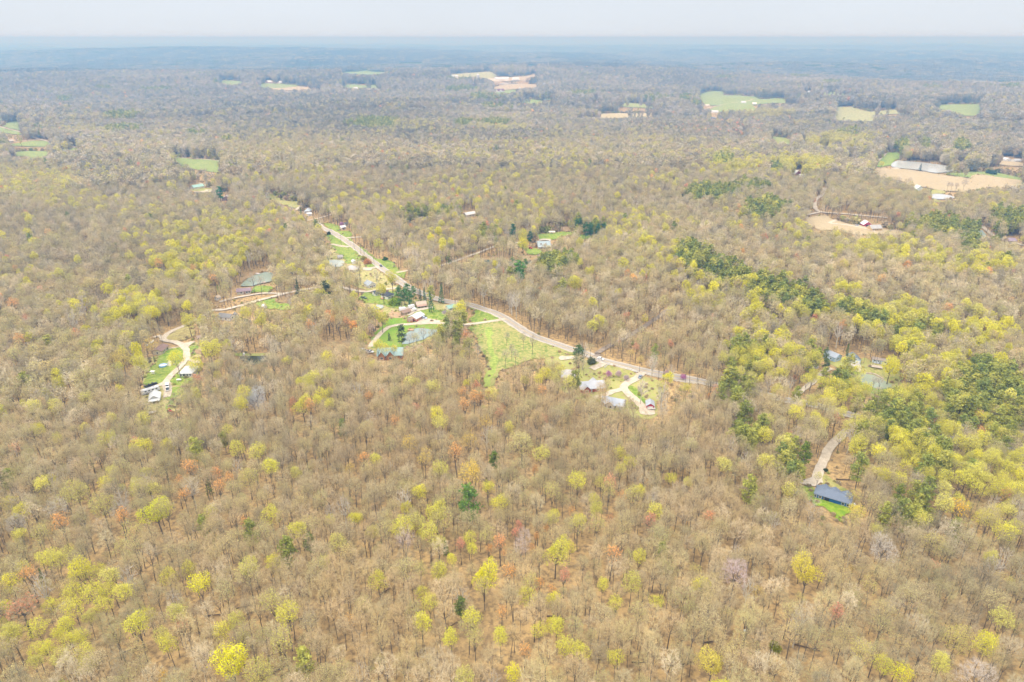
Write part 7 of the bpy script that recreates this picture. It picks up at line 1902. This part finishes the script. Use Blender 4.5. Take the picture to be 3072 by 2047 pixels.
# ---------------- labels that point to one tree each: by its look and by what it stands next to
MARKS = [(h['label'], h) for h in hand if h['label']]
def short(lbl):
    return lbl
LAND = []
def landmark(phrase, pt): LAND.append((phrase, pt[0], pt[1]))
for ph, pt in [('the deep blue house', cG((760,1080))), ('the pale blue mobile home', cF((1660,480))), ('the light blue garage', cF((1250,480))), ('the red garage', cE((1510,1130))), ('the red brick house', cE((550,850))),
    ('the white fence', cE((1000,480))), ('the big meadow', q5((1150,850))), ('the blue pond', cD((980,930))), ('the white roofed pole barn', cD((960,640))), ('the log house', cD((520,1310))), ('the brown log cabin', cD((990,430))),
    ('the two white houses', cC((1100,1400))), ('the lane fork', cA((890,320))), ('the brown roofed mobile home', cA((490,400))), ('the pale grey house', cA((890,780))), ('the white motorhome', cA((300,1110))), ('the dark pond', cA((2050,560))),
    ('the green pond', cB((1000,330))), ('the purple roofed house', cB((740,530))), ('the long white house', cB((480,950))), ('the cape house', cH((1300,530))), ('the long dark pond', cH((700,850))), ('the roadside lawns', cC((550,680))), ('the pale green pond', cF((1600,830))),
    ('the side road', q5((2000,740))), ('the county road bend', q5((350,300))), ('the grey metal barn', cE((870,1090))), ('the silvery bare tree', q4((1760,1080))), ('the vivid central yellow tree', q8((980,770))), ('the lone bright green pine', q8((880,350))),
    ('the round topped lone pine', q8((822,1060))), ('the broad green dome tree', q7((1050,270))), ('the irregular yellow tree', q7((1390,930))), ('the broadest vivid yellow tree', q7((1560,1310))), ('the big red brown maple', q7((110,975))), ('the small west evergreen', q7((1435,215))),
    ('the wide golden tree', q9((880,745))), ('the pinkish white bare tree', q9((370,745))), ('the pale golden tree', q9((210,1380))), ('the moss green bush', q9((635,1325))), ('the large pale grey corner tree', q9((2060,1440))), ('the broad pale grey tree', q9((1400,545))),
    ('the orange yellow eastern tree', q9((1920,345))), ('the tallest white sycamore', q4((500,640))), ('the wide pale yellow central tree', q5((1250,1330))), ('the vivid yellow lane tree', q4((1060,535))), ('the tall golden tree', q8((895,140))), ('the small golden bottom tree', q7((1140,1540))),
    ('the golden orange twin maples', q5((870,1170))), ('the eastern pine thicket', (2975, 1165)), ('the bottom west corner', (0, 2047)), ('the bottom east corner', (3072, 2047)), ('the middle of the bottom edge', (1536, 2047)), ('the large white sycamore', cE((390,210)))]:
    landmark(ph, pt[0] if isinstance(pt, list) else pt)
LU = np.array([(a, b) for _, a, b in LAND])
LOOK = {'bare_tree': 'bare', 'budding_tree': 'pale budding', 'leafing_tree': 'bright yellow green', 'red_maple': 'orange red', 'pine_tree': 'green pine', 'sycamore_tree': 'white barked', 'spruce_tree': 'dark evergreen', 'cedar_tree': 'dark cedar', 'redbud_tree': 'pink redbud', 'shrub': 'low'}
ORD = ['nearest', 'second', 'third', 'fourth', 'fifth', 'sixth', 'seventh', 'eighth', 'ninth', 'tenth', 'eleventh', 'twelfth', 'thirteenth', 'fourteenth', 'fifteenth', 'sixteenth', 'seventeenth', 'eighteenth', 'nineteenth', 'twentieth']
def tone(t):
    r, g, b = t['tint']; k = t['kind']
    if k == 'bare_tree':
        return 'pale grey' if r > .40 and r / b < 1.38 else 'tan brown' if r / b > 1.5 else 'grey brown' if r > .31 else 'dark grey'
    if k == 'budding_tree': return 'golden' if r / g > 1.18 else 'olive' if r < .55 else 'creamy'
    if k == 'leafing_tree': return 'vivid' if b < .08 else 'soft'
    if k == 'red_maple': return 'rusty' if g < .22 else 'orange'
    if k == 'pine_tree': return 'olive' if r > .15 else 'dark'
    return ''
def girth(t):
    w = t['s'] * TREE_R[t['kind']]
    q = {'bare_tree': (2.8, 3.4), 'budding_tree': (2.8, 3.4), 'leafing_tree': (2.8, 3.6)}.get(t['kind'], (2.5, 3.4))
    return 'narrow' if w < q[0] else 'broad' if w > q[1] else 'middling'
allt = hand + singles
for t in allt:
    u, v, zc = project(t['x'], t['y'], t['z'] + .65 * TREE_H[t['kind']] * t['sz'])
    t['u'], t['v'] = float(u), float(v)
    d = np.hypot(LU[:, 0] - t['u'], (LU[:, 1] - t['v']) * 1.6)
    t['lm'] = int(d.argmin()); t['ld'] = float(d.min())
    du, dv = t['u'] - LU[t['lm'], 0], (t['v'] - LU[t['lm'], 1]) * 1.6
    t['dir'] = ('right of' if du > 0 else 'left of') if abs(du) > abs(dv) else ('below' if dv > 0 else 'behind')
    t['key'] = (t['kind'], tone(t), girth(t), t['dir'], t['lm'])
byk = defaultdict(list)
for t in allt:
    if not t['label']: byk[t['key']].append(t)
NOUN = {'red_maple': 'maple', 'shrub': 'bush', 'pine_tree': 'pine', 'spruce_tree': 'evergreen', 'cedar_tree': 'cedar', 'redbud_tree': 'redbud', 'sycamore_tree': 'sycamore'}
for key, lst in byk.items():
    kind, tn, gi_, di, lm = key
    lst.sort(key=lambda t: t['ld'])
    for i, t in enumerate(lst):
        noun = NOUN.get(kind, 'tree')
        look = {'bare_tree': 'bare', 'budding_tree': 'budding', 'leafing_tree': 'yellow green', 'sycamore_tree': 'white barked', 'redbud_tree': 'pink', 'shrub': 'green'}.get(kind, '')
        words_ = ' '.join(w for w in (gi_ if gi_ != 'middling' else 'medium', tn, look, noun) if w)
        rank = '' if len(lst) == 1 else (', the %s' % ORD[i] if i == 0 else ', %s nearest' % ORD[min(i, 19)])
        t['label'] = '%s %s %s%s' % (words_, di, LAND[lm][0], rank)
GROUP = {'bare_tree': 'leafless hardwoods of the forest', 'budding_tree': 'pale budding trees of the forest', 'leafing_tree': 'yellow green leafing trees of the forest', 'red_maple': 'orange and red maples of the forest', 'pine_tree': 'pines of the forest',
         'sycamore_tree': 'white barked sycamores', 'spruce_tree': 'pointed evergreens', 'cedar_tree': 'dark cedars', 'redbud_tree': 'redbuds in flower', 'shrub': 'shrubs and bushes'}
for t in allt: plant(t, t['label'], GROUP[t['kind']])
# fallen trunks: name each by the nearest mark
cnt = defaultdict(int)
for o in [o for o in sc.objects if o.name.startswith('fallen_log')]:
    p = o['pt']; d = np.hypot(LU[:, 0] - p[0], (LU[:, 1] - p[1]) * 1.6); i = int(d.argmin())
    du, dv = p[0] - LU[i, 0], (p[1] - LU[i, 1]) * 1.6
    di = ('right of' if du > 0 else 'left of') if abs(du) > abs(dv) else ('below' if dv > 0 else 'behind')
    cnt[(i, di)] += 1; n = cnt[(i, di)]
    o['label'] = 'dark fallen trunk on leaf litter %s %s%s' % (di, LAND[i][0], '' if n == 1 else ', ' + ORD[n - 1] + ' one')
    del o['pt']

# ---------------- far stands and the far-off wood
fc = bpy.data.collections.new('far_stand_kit')
M_FAR = tinted('far_crowns', 0.0, 0.45, 0.13)
for i in range(4):
    T, C = clump(900 + i)
    fc.objects.link(bpy.data.objects.new('far_stand_%d' % i, part_mesh('far_stand', C, [M_FAR])))
x, y = jgrid(4150, 9000, 36.0, rgf, 43)
xb, yb = jgrid(9000, 17000, 62.0, rgf, 43)
fs = np.concatenate([np.ones(len(x)), np.full(len(xb), 1.75)])
x, y = np.concatenate([x, xb]), np.concatenate([y, yb])
z = height(x, y)
u, v, zc = project(x, y, z + 10)
w = 18 * FPX / zc
ok = (mask_share(u - w, v - 8, u + w, v + 1) < 0.3)
x, y, z, u, v, fs = x[ok], y[ok], z[ok], u[ok], v[ok], fs[ok]
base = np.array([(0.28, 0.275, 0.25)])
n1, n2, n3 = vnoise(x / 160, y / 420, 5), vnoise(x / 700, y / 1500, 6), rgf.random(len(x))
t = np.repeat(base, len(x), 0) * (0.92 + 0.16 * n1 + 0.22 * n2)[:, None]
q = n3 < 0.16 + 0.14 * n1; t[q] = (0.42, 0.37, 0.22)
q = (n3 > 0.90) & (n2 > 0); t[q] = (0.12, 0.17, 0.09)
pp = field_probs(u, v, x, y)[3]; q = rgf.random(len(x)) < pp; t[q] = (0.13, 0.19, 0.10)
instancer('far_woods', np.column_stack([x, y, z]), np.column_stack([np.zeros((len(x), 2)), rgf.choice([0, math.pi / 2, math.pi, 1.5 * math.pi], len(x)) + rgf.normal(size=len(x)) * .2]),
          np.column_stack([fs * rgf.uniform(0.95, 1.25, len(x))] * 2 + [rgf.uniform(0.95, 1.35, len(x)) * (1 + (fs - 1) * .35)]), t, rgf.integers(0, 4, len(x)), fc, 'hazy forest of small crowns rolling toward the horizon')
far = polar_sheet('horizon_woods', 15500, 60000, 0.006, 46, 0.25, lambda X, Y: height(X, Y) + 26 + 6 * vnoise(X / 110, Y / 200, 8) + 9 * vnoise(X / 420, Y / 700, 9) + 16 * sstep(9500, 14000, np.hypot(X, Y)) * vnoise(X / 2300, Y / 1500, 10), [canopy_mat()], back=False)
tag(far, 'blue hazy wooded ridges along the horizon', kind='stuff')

# ---------------- haze: the spring air of the whole valley
hb = PB().box(-70000, 70000, -2000, 70000, -130, 214)
hm, n, l = new_mat('haze')
o = n.new('ShaderNodeOutputMaterial'); p = n.new('ShaderNodeVolumePrincipled')
p.inputs['Color'].default_value = (0.175, 0.40, 0.72, 1)
p.inputs['Absorption Color'].default_value = (0.718, 0.509, 0.13, 1)
p.inputs['Density'].default_value = HAZE
p.inputs['Anisotropy'].default_value = 0.2
l.new(p.outputs[0], o.inputs['Volume'])
hz_ = hb.obj('haze', hm); tag(hz_, 'thin blue spring haze over the valley', kind='stuff')
